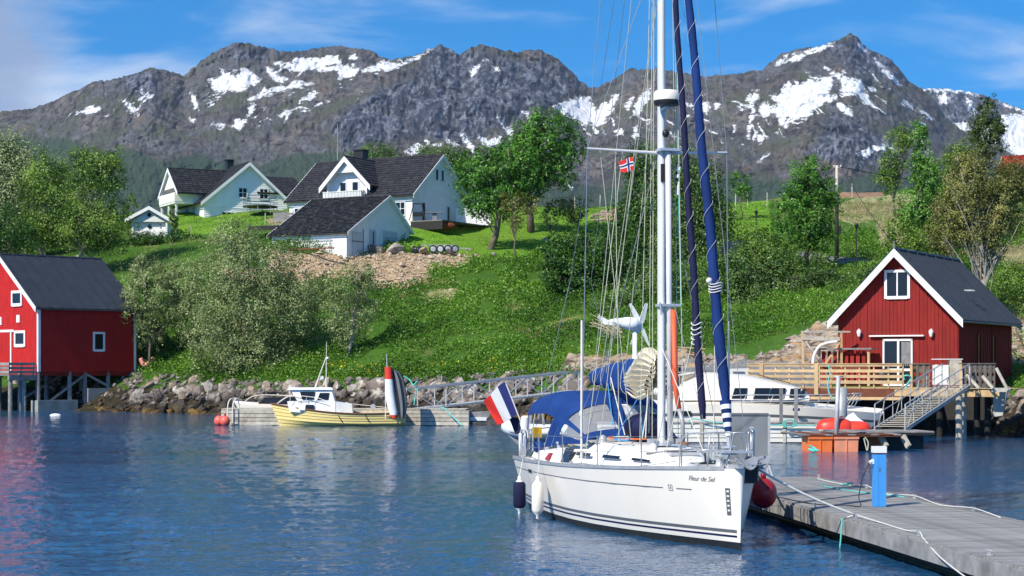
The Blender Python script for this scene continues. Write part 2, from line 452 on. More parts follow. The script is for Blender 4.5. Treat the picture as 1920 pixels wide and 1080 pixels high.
def quads_object(name, V, matl, parent=None, rnd=None, kind='stuff', fpp=4):
    """V: (n, 4, 3) array of quads -> one mesh object with a per-leaf random value"""
    n = len(V); me = bpy.data.meshes.new(name)
    me.vertices.add(n * 4); me.loops.add(n * 4); me.polygons.add(n)
    me.vertices.foreach_set('co', np.ascontiguousarray(V, dtype=np.float32).ravel())
    me.loops.foreach_set('vertex_index', np.arange(n * 4, dtype=np.int32))
    me.polygons.foreach_set('loop_start', np.arange(0, n * 4, 4, dtype=np.int32))
    me.materials.append(matl)
    a = me.attributes.new('rnd', 'FLOAT', 'FACE')
    a.data.foreach_set('value', (rng.random(n) if rnd is None else rnd).astype(np.float32))
    me.update(calc_edges=True)
    o = bpy.data.objects.new(name, me); COL.objects.link(o); o.parent = parent
    if kind: o['kind'] = kind
    return o

def leaf_quads(P, size, out=None, bias=.6, aspect=.55, up=.25, lift=False):
    """a small rhombus at each point; out: directions the leaves tend to face"""
    n = len(P)
    N = rng.normal(size=(n, 3)); N /= np.linalg.norm(N, axis=1)[:, None]
    if out is not None: N = N + out * bias
    N[:, 2] += up
    N /= np.linalg.norm(N, axis=1)[:, None] + 1e-9
    A = rng.normal(size=(n, 3))
    if lift: A[:, 2] = np.abs(A[:, 2]) + 1.2
    A -= N * (A * N).sum(1)[:, None]; A /= np.linalg.norm(A, axis=1)[:, None] + 1e-9
    B = np.cross(N, A)
    s = (np.asarray(size) * (.65 + .7 * rng.random(n)))[:, None]
    return np.stack([P - A * s * .5, P + B * s * .5 * aspect + N * s * .08, P + A * s * .5, P - B * s * .5 * aspect + N * s * .08], 1)
# ================================================================ the land: one profile (distance, height) per bearing
PXC = [-900, -300, 0, 250, 400, 520, 760, 1000, 1140, 1230, 1400, 1600, 1800, 1950, 2300, 3000]
_rows = {   # bearing (photo column): list of (distance, height above water)
    -900: [(150, -2), (170, 0), (180, 2.5), (190, 5.5), (200, 9), (212, 13), (225, 16), (250, 19), (320, 19)],
    -300: [(132, -2), (146, 0), (154, 2.5), (160, 5.4), (168, 9), (180, 13), (190, 16), (210, 19), (300, 19)],
    0:    [(126, -2), (136, 0), (145, 2.4), (150, 4.6), (158, 8.6), (168, 13.4), (178, 15.9), (200, 19.3), (280, 19)],
    250:  [(122, -2), (130.5, 0), (137, 2.9), (143, 4.6), (151, 8.8), (166, 13.6), (176, 16.0), (195, 20.1), (270, 19.5)],
    400:  [(116, -2), (124, 0), (130, 2.2), (138, 5.2), (146, 8.8), (160, 13.2), (175, 16.7), (192, 20.05), (270, 19.5)],
    520:  [(111, -2), (119.5, 0), (126, 2.1), (136, 5.6), (142, 9.3), (145, 12.7), (160, 15.1), (190, 19.9), (260, 19)],
    760:  [(109, -2), (117, 0), (121, 2.3), (133, 5.9), (141, 9.4), (148.5, 12.7), (158, 15.9), (190, 20.3), (260, 19)],
    1000: [(106, -2), (113.5, 0), (118, 2.8), (127, 5.0), (139, 8.9), (151, 12.7), (165, 15.9), (190, 20.3), (260, 19.5)],
    1140: [(100, -2), (107, 0), (112, 2.8), (119, 3.6), (133, 8.2), (150, 12.2), (165, 15.8), (190, 20.5), (260, 19.8)],
    1230: [(92, -2), (95, 0), (96, 2.4), (110, 3.2), (126, 7.4), (148, 11.6), (165, 15.6), (190, 20.6), (260, 20)],
    1400: [(92, -2), (94, 0), (95.5, 2.5), (105, 3.2), (121, 7.0), (140, 11.5), (165, 16.2), (190, 21.0), (260, 20.5)],
    1600: [(90, -2), (93.5, .2), (97, 2.0), (104, 4.0), (120, 8.2), (140, 12.0), (165, 16.6), (190, 21.8), (260, 21.5)],
    1800: [(88, -2), (91.5, 0), (95, 1.8), (104, 3.4), (121, 8.6), (145, 13.6), (165, 17.2), (190, 23.0), (260, 23)],
    1950: [(75, -2), (82.5, 0), (87, 2.1), (103, 4.0), (120, 8.6), (145, 13.8), (165, 18.2), (190, 23.6), (260, 24)],
    2300: [(64, -2), (72, 0), (78, 2.4), (95, 5.0), (118, 9.6), (145, 15), (165, 20), (190, 25), (260, 26)],
    3000: [(50, -2), (58, 0), (64, 2.6), (80, 6.0), (118, 11), (145, 17), (165, 22), (190, 27), (260, 28)],
}
_D = np.array([[p[0] for p in _rows[c]] for c in PXC]); _Z = np.array([[p[1] for p in _rows[c]] for c in PXC])

def _ground(px, D):
    px = np.asarray(px, float); D = np.asarray(D, float)
    q = np.interp(px, PXC, np.arange(len(PXC)))
    i = np.clip(np.floor(q).astype(int), 0, len(PXC) - 2); t = (q - i); t = t * t * (3 - 2 * t) * .5 + t * .5
    dd = _D[i] * (1 - t)[..., None] + _D[i + 1] * t[..., None]
    zz = _Z[i] * (1 - t)[..., None] + _Z[i + 1] * t[..., None]
    z = np.full(D.shape, 0.0); K = dd.shape[-1]
    z = np.where(D <= dd[..., 0], zz[..., 0], z)
    for k in range(K - 1):
        a, b = dd[..., k], dd[..., k + 1]; u = (D - a) / (b - a)
        z = np.where((u > 0) & (u <= 1), zz[..., k] + (zz[..., k + 1] - zz[..., k]) * u, z)
    z = np.where(D > dd[..., -1], zz[..., -1] - (D - dd[..., -1]) * .06, z)
    return np.maximum(z, -20)

def ground_px(px, D):
    px = np.asarray(px, float) + np.zeros_like(np.asarray(D, float)); D = np.asarray(D, float) + np.zeros_like(px)
    z = (_ground(px, D) * 2 + _ground(px - 14, D) + _ground(px + 14, D) + _ground(px, D - 1.3) + _ground(px, D + 1.3)) / 6
    X = (px - CX) / F * D
    amp = np.clip((z - 1.5) / 3, 0, 1)
    # ground under the houses and lawns is smoother than the rough slope below them
    return z + amp * (.35 * fbm(X * .12, D * .12, oct=3, seed=3) + .12 * fbm(X * .6, D * .6, oct=3, seed=9))

def ground(X, Y):
    X = np.asarray(X, float); Y = np.asarray(Y, float)
    return ground_px(CX + F * X / Y, Y)

def inpoly(px, py, poly):
    """signed distance (positive inside) to a polygon, in its own units"""
    px = np.asarray(px, float); py = np.asarray(py, float)
    ins = np.zeros(px.shape, bool); dist = np.full(px.shape, 1e9)
    n = len(poly)
    for i in range(n):
        x1, y1 = poly[i]; x2, y2 = poly[(i + 1) % n]
        if y1 != y2:
            c = ((y1 > py) != (y2 > py)) & (px < (x2 - x1) * (py - y1) / (y2 - y1) + x1)
            ins ^= c
        dx, dy = x2 - x1, y2 - y1
        t = np.clip(((px - x1) * dx + (py - y1) * dy) / (dx * dx + dy * dy + 1e-9), 0, 1)
        dist = np.minimum(dist, np.hypot(px - x1 - t * dx, py - y1 - t * dy))
    return np.where(ins, dist, -dist)

# cover types by bearing and height-angle: lawn, bare sandy bank, grey gravel, bare rock, straw
LAWN = [[(760, 425), (860, 412), (930, 395), (1010, 385), (1180, 384), (1230, 384), (1230, 425), (1120, 430), (1030, 445), (1000, 483), (880, 484), (760, 466)],
        [(1360, 380), (1440, 376), (1450, 440), (1400, 458), (1360, 450)],
        [(320, 396), (560, 392), (560, 425), (420, 438), (330, 440)]]
SAND = [[(505, 470), (560, 476), (760, 474), (850, 476), (900, 478), (860, 500), (800, 505), (808, 522), (760, 540), (690, 540), (640, 520), (560, 530), (500, 525)],
        [(400, 500), (520, 505), (520, 540), (420, 530)],
        [(515, 396), (565, 398), (562, 412), (515, 408)], [(500, 408), (560, 404), (560, 418), (505, 424)]]
GRAVEL = [[(1200, 672), (1400, 676), (1560, 690), (1560, 740), (1180, 740), (1200, 700)], [(1380, 452), (1430, 458), (1560, 480), (1650, 488), (1650, 496), (1540, 492), (1400, 470)]]
ROCK = [[(1400, 686), (1425, 672), (1465, 654), (1500, 630), (1530, 614), (1600, 608), (1600, 690), (1500, 690)],
        [(1050, 694), (1070, 676), (1130, 672), (1240, 664), (1400, 672), (1400, 682), (1200, 692), (1150, 705)],
        [(1100, 410), (1180, 388), (1180, 410), (1140, 418)], [(1890, 600), (1960, 600), (1960, 700), (1890, 690)]]
STRAW = [[(1560, 392), (1600, 372), (1700, 362), (1740, 380), (1700, 400), (1600, 420), (1570, 410)], [(800, 545), (860, 540), (850, 560), (790, 570)],
         [(1860, 470), (1960, 450), (1960, 500), (1880, 510)], [(1640, 390), (1700, 380), (1700, 460), (1650, 470)]]
EARTH = [[(1570, 352), (1650, 350), (1660, 368), (1575, 372)]]

def cover(px, py, polys, soft=5):
    r = np.zeros(np.shape(px))
    for p in polys:
        r = np.maximum(r, np.clip(.5 + inpoly(px, py, p) / soft, 0, 1))
    return r

def attr(me, name, val):
    a = me.attributes.new(name, 'FLOAT', 'POINT'); a.data.foreach_set('value', np.asarray(val, np.float32).ravel())

def grid_mesh(name, X, Y, Z, attrs, matl, parent=None, kind='structure', smooth=True):
    nr, nc = X.shape
    me = bpy.data.meshes.new(name)
    me.vertices.add(nr * nc)
    me.vertices.foreach_set('co', np.stack([X, Y, Z], -1).astype(np.float32).ravel())
    i = np.arange((nr - 1) * (nc - 1)); r_, c_ = i // (nc - 1), i % (nc - 1); a = r_ * nc + c_
    q = np.stack([a, a + 1, a + nc + 1, a + nc], 1)
    me.loops.add(q.size); me.polygons.add(len(q))
    me.loops.foreach_set('vertex_index', q.ravel().astype(np.int32)); me.polygons.foreach_set('loop_start', np.arange(0, q.size, 4, dtype=np.int32))
    me.polygons.foreach_set('use_smooth', np.full(len(q), smooth))
    me.materials.append(matl)
    for k, v in attrs.items(): attr(me, k, v)
    me.update(calc_edges=True)
    o = bpy.data.objects.new(name, me); COL.objects.link(o); o.parent = parent
    if kind: o['kind'] = kind
    return o

def node_mat(name):
    m = bpy.data.materials.new(name); m.use_nodes = True
    return m, m.node_tree.nodes, m.node_tree.links, m.node_tree.nodes['Principled BSDF']

def nz(N, L, vec, scale, detail=4, rough=.55, lo=.35, hi=.65, dist=0):
    n = N.new('ShaderNodeTexNoise'); n.inputs['Scale'].default_value = scale; n.inputs['Detail'].default_value = detail; n.inputs['Roughness'].default_value = rough
    n.inputs['Distortion'].default_value = dist
    L.new(vec, n.inputs['Vector'])
    r = N.new('ShaderNodeMapRange'); r.inputs['From Min'].default_value = lo; r.inputs['From Max'].default_value = hi; L.new(n.outputs[0], r.inputs['Value'])
    return r.outputs[0]

def mixc(N, L, f, a, b):
    m = N.new('ShaderNodeMixRGB')
    for s, v in ((0, f), (1, a), (2, b)):
        if isinstance(v, (int, float)): m.inputs[s].default_value = v
        elif isinstance(v, tuple): m.inputs[s].default_value = (*v, 1)
        else: L.new(v, m.inputs[s])
    return m.outputs[0]

def attrn(N, name):
    a = N.new('ShaderNodeAttribute'); a.attribute_name = name; return a.outputs['Fac']

def edge(N, L, a, noise, amt=.5, lo=.42, hi=.58):
    """attribute + (noise-.5)*amt, then a firm threshold: ragged borders between cover types"""
    m = N.new('ShaderNodeMath'); m.operation = 'MULTIPLY_ADD'; m.inputs[1].default_value = amt; m.inputs[2].default_value = -amt / 2
    L.new(noise, m.inputs[0]); s = N.new('ShaderNodeMath'); L.new(m.outputs[0], s.inputs[0]); L.new(a, s.inputs[1])
    r = N.new('ShaderNodeMapRange'); r.interpolation_type = 'SMOOTHSTEP'; r.inputs['From Min'].default_value = lo; r.inputs['From Max'].default_value = hi
    L.new(s.outputs[0], r.inputs['Value']); return r.outputs[0]

# hillside material
hm, N, L, B = node_mat('hillside_ground')
g_ = N.new('ShaderNodeNewGeometry').outputs['Position']
f1 = nz(N, L, g_, .35, 6); f2 = nz(N, L, g_, 1.7, 5); f3 = nz(N, L, g_, 7, 3); f4 = nz(N, L, g_, .12, 4)
rough_veg = mixc(N, L, f1, (.022, .06, .008), (.07, .15, .016))
rough_veg = mixc(N, L, f3, rough_veg, (.055, .14, .013)); rough_veg = mixc(N, L, nz(N, L, g_, .22, 6, .7, .56, .66), rough_veg, (.20, .18, .07))
lawn = mixc(N, L, f2, (.10, .24, .016), (.19, .36, .028)); lawn = mixc(N, L, f4, lawn, (.15, .27, .025))
sand = mixc(N, L, f2, (.44, .30, .18), (.58, .44, .29)); sand = mixc(N, L, nz(N, L, g_, 12, 3, lo=.5, hi=.62), sand, (.26, .18, .11))
grav = mixc(N, L, f3, (.13, .135, .14), (.24, .245, .25))
mpr = N.new('ShaderNodeMapping'); mpr.inputs['Rotation'].default_value = (0, R(32), R(20)); mpr.inputs['Scale'].default_value = (.35, 1, 2.4); L.new(g_, mpr.inputs[0])
rock = mixc(N, L, nz(N, L, mpr.outputs[0], 1.4, 8, .8, .42, .58), (.07, .05, .035), (.46, .38, .29)); rock = mixc(N, L, nz(N, L, g_, .8, 4, lo=.5, hi=.62), rock, (.42, .26, .14))
straw = mixc(N, L, f2, (.30, .25, .13), (.46, .40, .24)); straw = mixc(N, L, nz(N, L, g_, 2.6, 4, lo=.45, hi=.6), straw, (.09, .19, .025))
earth = mixc(N, L, f2, (.20, .12, .07), (.34, .22, .14))
sub = mixc(N, L, f2, (.022, .021, .016), (.055, .042, .022))
c = rough_veg
c = mixc(N, L, edge(N, L, attrn(N, 'lawn'), f3, .3), c, lawn)
c = mixc(N, L, edge(N, L, attrn(N, 'sand'), f2, .9), c, sand)
c = mixc(N, L, edge(N, L, attrn(N, 'gravel'), f2, .5), c, grav)
c = mixc(N, L, edge(N, L, attrn(N, 'rock'), f2, .9), c, rock)
c = mixc(N, L, edge(N, L, attrn(N, 'straw'), f2, .9), c, straw)
c = mixc(N, L, edge(N, L, attrn(N, 'earth'), f2, .7), c, earth)
c = mixc(N, L, edge(N, L, attrn(N, 'shore'), f2, .3), c, sub)
L.new(c, B.inputs['Base Color']); B.inputs['Roughness'].default_value = .95; B.inputs['Specular IOR Level'].default_value = .15
bp = N.new('ShaderNodeBump'); bp.inputs['Distance'].default_value = .14; nb = N.new('ShaderNodeTexNoise'); nb.inputs['Scale'].default_value = 3.2; nb.inputs['Detail'].default_value = 8; nb.inputs['Roughness'].default_value = .65
L.new(g_, nb.inputs['Vector']); L.new(nb.outputs[0], bp.inputs['Height']); L.new(bp.outputs[0], B.inputs['Normal'])

_px = np.concatenate([np.arange(-900, -100, 20), np.arange(-100, 2020, 5.), np.arange(2020, 3001, 20)])
_dd = np.concatenate([np.arange(60, 100, .7), np.arange(100, 200, .55), np.arange(200, 300, 4), np.array([320, 360, 420, 520, 700, 1000, 1500, 2400])])
PXG, DG = np.meshgrid(_px, _dd)
ZG = ground_px(PXG, DG); ZG = np.where(DG > 300, np.maximum(ZG - (DG - 300) * .02, 2), ZG)
XG = (PXG - CX) / F * DG; PYG = HY - (ZG - CH) / DG * F
rk = cover(PXG, PYG, ROCK, 8)
ZG = ZG + rk * (.9 * ridged(XG * .35 + ZG * .5, DG * .3 + ZG * .4, 4, 5))
shore_a = np.clip((2.3 - ZG) / 1.2, 0, 1) * (DG < 150)
hill = grid_mesh('hillside', XG, DG, ZG, dict(lawn=cover(PXG, PYG, LAWN) * (DG > 120), sand=cover(PXG, PYG, SAND) * (DG > 120), gravel=cover(PXG, PYG, GRAVEL) * 1.0,
        rock=rk, straw=cover(PXG, PYG, STRAW) * (DG > 100), earth=cover(PXG, PYG, EARTH), shore=shore_a * (cover(PXG, PYG, GRAVEL) < .5)), hm)
tag(hill, 'green hillside rising from the rocky shore to the houses', None, None, 'structure')

# ================================================================ mountains
SKY1 = [(-700, 330), (-400, 290), (-200, 240), (-100, 222), (0, 208), (20, 208), (60, 205), (100, 190), (150, 165), (180, 151), (195, 153), (250, 138), (275, 128), (285, 126), (300, 130), (320, 135), (345, 140), (355, 132), (370, 120), (400, 100),
        (430, 85), (453, 78), (480, 86), (520, 93), (540, 98), (570, 93), (610, 88), (640, 84), (655, 92), (680, 91), (700, 98), (715, 108), (735, 113), (780, 102), (810, 90), (825, 84), (845, 92), (855, 97), (862, 103),
        (870, 97), (885, 88), (903, 84), (925, 88), (950, 95), (970, 98), (990, 93), (1015, 92), (1023, 98), (1045, 110), (1060, 123), (1075, 138), (1082, 142), (1084, 150), (1100, 160), (1110, 165), (1120, 163), (1150, 148),
        (1170, 134), (1183, 127), (1195, 131), (1230, 128), (1260, 133), (1320, 143), (1380, 137), (1430, 131), (1450, 112), (1465, 102), (1500, 92), (1530, 87), (1560, 79), (1575, 75), (1583, 68), (1597, 64), (1605, 67), (1615, 80),
        (1630, 92), (1650, 100), (1670, 112), (1690, 132), (1702, 150), (1720, 160), (1740, 175), (1755, 190), (1770, 215), (1790, 235), (1830, 262), (1900, 290), (2000, 320), (2300, 370), (2600, 380)]
SKY2 = [(1500, 260), (1640, 190), (1700, 168), (1731, 167), (1760, 167), (1790, 169), (1820, 172), (1850, 180), (1880, 193), (1920, 205), (1990, 228), (2100, 250), (2300, 240), (2600, 280)]
SNOW1 = [
 [(390, 150), (415, 141), (412, 127), (420, 135), (440, 138), (455, 128), (463, 127), (475, 140), (490, 150), (478, 158), (465, 165), (455, 172), (430, 169), (405, 174), (398, 165), (393, 155)],
 [(510, 112), (520, 117), (545, 118), (555, 110), (580, 108), (600, 107), (615, 105), (632, 106), (638, 112), (640, 122), (625, 122), (605, 127), (585, 130), (570, 134), (545, 132), (530, 128), (515, 120)],
 [(497, 125), (510, 130), (520, 138), (540, 150), (530, 155), (510, 150), (505, 140)],
 [(470, 182), (500, 168), (535, 160), (560, 152), (580, 155), (588, 158), (570, 163), (540, 168), (500, 180), (480, 188), (468, 187)],
 [(465, 200), (475, 192), (480, 198), (468, 217), (464, 215)], [(438, 225), (464, 221), (458, 235), (448, 243), (440, 237)], [(395, 231), (415, 234), (436, 236), (436, 241), (412, 239), (395, 234)],
 [(156, 206), (170, 199), (186, 199), (190, 206), (175, 213), (160, 213)], [(232, 191), (242, 193), (258, 206), (247, 211), (238, 203)], [(254, 164), (268, 168), (264, 172), (256, 169)],
 [(357, 175), (364, 178), (373, 206), (366, 203), (359, 187)], [(356, 219), (371, 227), (365, 232), (357, 226)], [(560, 190), (588, 172), (602, 170), (582, 189)], [(520, 216), (550, 203), (556, 205), (528, 221)],
 [(636, 127), (660, 120), (674, 130), (668, 141), (650, 147), (634, 148)], [(676, 131), (700, 125), (718, 113), (740, 118), (770, 109), (805, 91), (813, 92), (790, 106), (765, 118), (740, 129), (725, 133), (700, 133), (680, 137)],
 [(654, 103), (668, 102), (668, 111), (656, 112)], [(881, 135), (890, 124), (898, 123), (896, 131), (886, 144)], [(905, 115), (914, 109), (915, 113)], [(925, 126), (934, 126), (934, 132), (927, 132)],
 [(1038, 200), (1055, 191), (1075, 185), (1106, 179), (1110, 195), (1118, 205), (1128, 195), (1140, 190), (1150, 180), (1163, 176), (1156, 190), (1145, 210), (1136, 230), (1130, 238), (1118, 237), (1108, 232), (1095, 236), (1075, 223), (1060, 216), (1045, 208)],
 [(1170, 199), (1180, 187), (1189, 181), (1187, 191), (1178, 206)], [(1189, 197), (1200, 180), (1210, 168), (1219, 166), (1217, 185), (1205, 205), (1195, 219), (1187, 213)], [(1154, 248), (1162, 240), (1170, 242), (1167, 251), (1157, 253)],
 [(1187, 252), (1190, 238), (1196, 235), (1196, 255), (1190, 262)], [(758, 286), (780, 269), (796, 267), (792, 281), (775, 291)], [(797, 265), (830, 272), (826, 276), (798, 271)], [(862, 250), (876, 259), (899, 290), (890, 289), (866, 266)],
 [(897, 256), (915, 263), (941, 254), (940, 266), (917, 276), (904, 268)], [(838, 261), (862, 272), (850, 275), (838, 268)], [(932, 220), (942, 230), (956, 246), (950, 246), (938, 233)], [(978, 208), (990, 212), (1002, 231), (990, 224)], [(1084, 226), (1107, 253), (1102, 252)],
 [(1050, 338), (1075, 350), (1072, 353), (1052, 342)], [(1452, 124), (1465, 110), (1476, 103), (1474, 118), (1460, 124)], [(1479, 111), (1487, 103), (1500, 100), (1520, 90), (1550, 80), (1564, 80), (1555, 88), (1530, 97), (1510, 103), (1500, 112), (1485, 117)],
 [(1546, 126), (1560, 130), (1580, 142), (1600, 148), (1614, 149), (1621, 165), (1631, 185), (1639, 201), (1625, 196), (1612, 185), (1600, 178), (1575, 180), (1573, 172), (1583, 160), (1575, 152), (1560, 140)],
 [(1472, 155), (1480, 151), (1485, 160), (1500, 158), (1515, 151), (1530, 146), (1562, 147), (1563, 155), (1555, 168), (1550, 175), (1570, 180), (1570, 187), (1550, 190), (1530, 205), (1510, 223), (1495, 226), (1480, 220), (1465, 236), (1460, 225), (1450, 212), (1437, 221), (1426, 219), (1424, 205), (1430, 192), (1440, 190), (1445, 200), (1455, 195), (1450, 180), (1465, 175)],
 [(1564, 191), (1580, 195), (1601, 213), (1595, 218), (1580, 208)], [(1399, 184), (1415, 172), (1423, 167), (1421, 180), (1413, 195), (1416, 210), (1411, 230), (1405, 262), (1400, 258), (1402, 235), (1409, 205), (1399, 190)],
 [(1309, 196), (1330, 192), (1333, 200), (1325, 216), (1317, 206)], [(1339, 192), (1351, 194), (1347, 206), (1340, 203)], [(1607, 81), (1616, 83), (1629, 99), (1621, 97)], [(1641, 112), (1660, 129), (1676, 140), (1689, 161), (1680, 156), (1664, 144), (1649, 128)],
 [(1721, 203), (1735, 211), (1752, 226), (1740, 222)], [(1608, 286), (1640, 275), (1670, 271), (1676, 279), (1640, 283), (1622, 299), (1614, 291)], [(1418, 307), (1432, 294), (1446, 285), (1434, 297)], [(585, 125), (640, 121), (640, 131), (600, 134)],
 [(1212, 225), (1217, 240), (1213, 242)], [(1110, 236), (1122, 250), (1117, 251)], [(1128, 240), (1136, 252), (1130, 250)], [(1470, 236), (1476, 222), (1482, 222), (1474, 240)], [(1374, 235), (1378, 228), (1380, 240), (1376, 247)]]
SNOW2 = [[(1690, 165), (1733, 165), (1790, 165), (1835, 174), (1835, 179), (1790, 173), (1740, 172)], [(1758, 180), (1772, 176), (1786, 180), (1775, 197), (1763, 193)], [(1812, 181), (1823, 190), (1828, 216), (1818, 216)],
         [(1785, 232), (1815, 229), (1822, 246), (1800, 247)], [(1876, 216), (1990, 212), (2050, 290), (1886, 292), (1878, 260)], [(1840, 225), (1862, 230), (1870, 262), (1850, 290), (1838, 250)], [(1870, 190), (1900, 200), (1930, 210), (1900, 206)]]

STREAK = [[(360, 140), (470, 110), (740, 100), (700, 190), (560, 250), (380, 250)], [(1130, 190), (1420, 150), (1600, 100), (1700, 150), (1780, 260), (1560, 230), (1350, 320), (1120, 270)], [(90, 200), (280, 150), (340, 230), (150, 250)], [(880, 240), (1060, 200), (1130, 330), (1000, 330)]]

def mountain(name, sky, snowp, D0, D1, ybase, low, forest, cliff, x0, x1, step, nrow, seed, label, back=700):
    px = np.concatenate([np.arange(x0, max(x0, -80), 12), np.arange(max(x0, -80), min(x1, 2000), step), np.arange(min(x1, 2000), x1, 12)])
    sx, sy = zip(*sky)
    top = np.interp(px, sx, sy); jit = 1.9 * vnoise(px / 9, px * 0, seed=seed) + 1.3 * vnoise(px / 4, px * 0, seed=seed + 1) + .8 * vnoise(px / 2, px * 0, seed=seed + 2)
    smt = np.array([top[max(0, i - 14):i + 15].mean() for i in range(len(top))])
    v = np.linspace(0, 1, nrow)[:, None]
    PY = ybase + (smt[None, :] - ybase) * v + (top - smt)[None, :] * v ** 3 + jit[None, :] * v ** 12; PX = px[None, :] + 0 * v
    mpp = D0 / F
    wq = PX + 40 * fbm(PX / 130, PY / 110, oct=3, seed=seed + 20)
    lw = sum(np.interp(wq + k, *zip(*low)) for k in (-36, -18, 0, 18, 36)) / 5
    D = D0 + (D1 - D0) * (v ** 1.15) + lw * mpp * (.25 + .75 * v)
    wx = PX + 26 * fbm(PX / 70, PY / 70, oct=3, seed=seed + 3); wy = PY + 26 * fbm(PX / 70, PY / 70, oct=3, seed=seed + 4)
    lean = wx - .55 * wy
    cl = cover(PX, PY, cliff, 50)
    lf = np.clip((720 - PX) / 160, 0, 1)                      # strata dip one way in the west, the other way in the east
    sa, sb = wx * .52 + wy * .85, wx * .85 - wy * .52
    ta, tb = -wx * .50 + wy * .87, wx * .87 + wy * .50
    rel = 20 * ridged(lean / 150, wy / 130, 2, seed + 5) + 15 * ridged((wx + .5 * wy) / 72, (wy - .4 * wx) / 60, 3, seed + 6) \
        + lf * (9 * ridged(sa / 22, sb / 90, 3, seed + 7) + 4 * ridged(sa / 8, sb / 40, 2, seed + 12)) + (1 - lf) * (9 * ridged(ta / 26, tb / 60, 3, seed + 7) + 4 * ridged(ta / 9, tb / 26, 2, seed + 12)) \
        + 7 * fbm(PX / 9, PY / 10, oct=3, seed=seed + 8, gain=.7)
    crag = 10 * ridged((wx - .25 * wy) / 17, wy / 42, 3, seed + 9) + 5 * fbm(PX / 5, PY / 9, oct=2, seed=seed + 10)
    D = D - (rel * (.45 + .55 * v) + crag * (.75 + .9 * cl)) * mpp * 1.75
    snow = np.zeros(PX.shape)
    for p in snowp:
        a = np.array(p); m = (PX > a[:, 0].min() - 9) & (PX < a[:, 0].max() + 9) & (PY > a[:, 1].min() - 9) & (PY < a[:, 1].max() + 9)
        if m.any(): snow[m] = np.maximum(snow[m], np.clip(.5 + inpoly(PX[m], PY[m], p) / np.where(inpoly(PX[m], PY[m], p) > 0, 22, 12), 0, 1))
    for reg in STREAK:      # thin snow left in the gullies and on ledges
        sm = np.clip(inpoly(PX, PY, reg) / 25, 0, 1)
        stn = lf * fbm(sa / 7, sb / 34, oct=3, seed=seed + 30) + (1 - lf) * fbm(ta / 7, tb / 26, oct=3, seed=seed + 31)
        snow = np.maximum(snow, sm * np.clip(.5 + (stn - .47) * 1.6, 0, .62))
    fr = np.clip((PY - 4 - np.interp(PX, *zip(*forest)) + 22 * fbm(PX / 60, PY / 60, oct=3, seed=seed + 11)) / 26, 0, 1)
    X = (PX - CX) / F * D; Z = CH + (HY - PY) / F * D
    # far side of the ridge, falling away behind it
    Db = D[-1:] + back; Xb = (PX[-1:] - CX) / F * Db; Zb = Z[-1:] - back * .55
    X = np.vstack([X, Xb]); Dd = np.vstack([D, Db]); Z = np.vstack([Z, Zb])
    ext = lambda a: np.vstack([a, a[-1:]])
    o = grid_mesh(name, X, Dd, Z, dict(snow=ext(snow), forest=ext(fr), cliff=ext(cl), slope=ext(rel / 60)), mtn_mat)
    return tag(o, label, None, None, 'structure')

mtn_mat, N, L, B = node_mat('mountain_rock')
g_ = N.new('ShaderNodeNewGeometry').outputs['Position']
def mp_(scale, rot=(0, 0, 0)):
    m = N.new('ShaderNodeMapping'); m.inputs['Scale'].default_value = scale; m.inputs['Rotation'].default_value = rot; L.new(g_, m.inputs[0]); return m.outputs[0]
base_v = mp_((1, .5, .8))
a1 = nz(N, L, base_v, .006, 7, .6); a2 = nz(N, L, mp_((1, .4, .5), (0, R(25), 0)), .03, 8, .72, .42, .58); a3 = nz(N, L, base_v, .08, 6, .75, .42, .58); a4 = nz(N, L, base_v, .0025, 5, .55)
heath = mixc(N, L, a1, (.064, .058, .050), (.245, .212, .185)); heath = mixc(N, L, nz(N, L, mp_((1, .4, .6), (0, R(20), 0)), .045, 8, .8, .44, .56), heath, (.030, .027, .029)); heath = mixc(N, L, nz(N, L, base_v, .012, 6, .6, .56, .72), heath, (.14, .10, .07)); heath = mixc(N, L, nz(N, L, base_v, .009, 5, .6, .48, .62), heath, (.085, .09, .052))
scree = mixc(N, L, a3, (.06, .06, .068), (.17, .165, .17)); heath = mixc(N, L, nz(N, L, mp_((1, .4, .35), (0, R(-30), 0)), .016, 7, .7, .50, .60), heath, scree)
crag_c = mixc(N, L, a2, (.028, .033, .048), (.23, .245, .29)); crag_c = mixc(N, L, nz(N, L, mp_((1, .4, .3), (0, R(12), 0)), .07, 5, .7, .45, .58), crag_c, (.035, .04, .06)); crag_c = mixc(N, L, nz(N, L, base_v, .02, 6, .65, .60, .70), crag_c, (.13, .105, .085))
wood_c = mixc(N, L, a3, (.014, .032, .018), (.055, .088, .045)); wood_c = mixc(N, L, a1, wood_c, (.05, .075, .042))
c = mixc(N, L, edge(N, L, attrn(N, 'cliff'), a4, .9, .3, .7), heath, crag_c)
c = mixc(N, L, edge(N, L, attrn(N, 'forest'), a1, .5, .3, .7), c, wood_c)
snc = mixc(N, L, a3, (.80, .82, .85), (.88, .89, .90))
c = mixc(N, L, edge(N, L, attrn(N, 'snow'), nz(N, L, mp_((1, .5, .8)), .05, 8, .8, .34, .66), .95, .47, .53), c, snc)
L.new(c, B.inputs['Base Color']); B.inputs['Roughness'].default_value = .95; B.inputs['Specular IOR Level'].default_value = .1
bp = N.new('ShaderNodeBump'); bp.inputs['Distance'].default_value = 20; nb = N.new('ShaderNodeTexNoise'); nb.inputs['Scale'].default_value = .045; nb.inputs['Detail'].default_value = 9; nb.inputs['Roughness'].default_value = .7
L.new(mp_((1, .6, .5)), nb.inputs['Vector']); L.new(nb.outputs[0], bp.inputs['Height']); L.new(bp.outputs[0], B.inputs['Normal'])

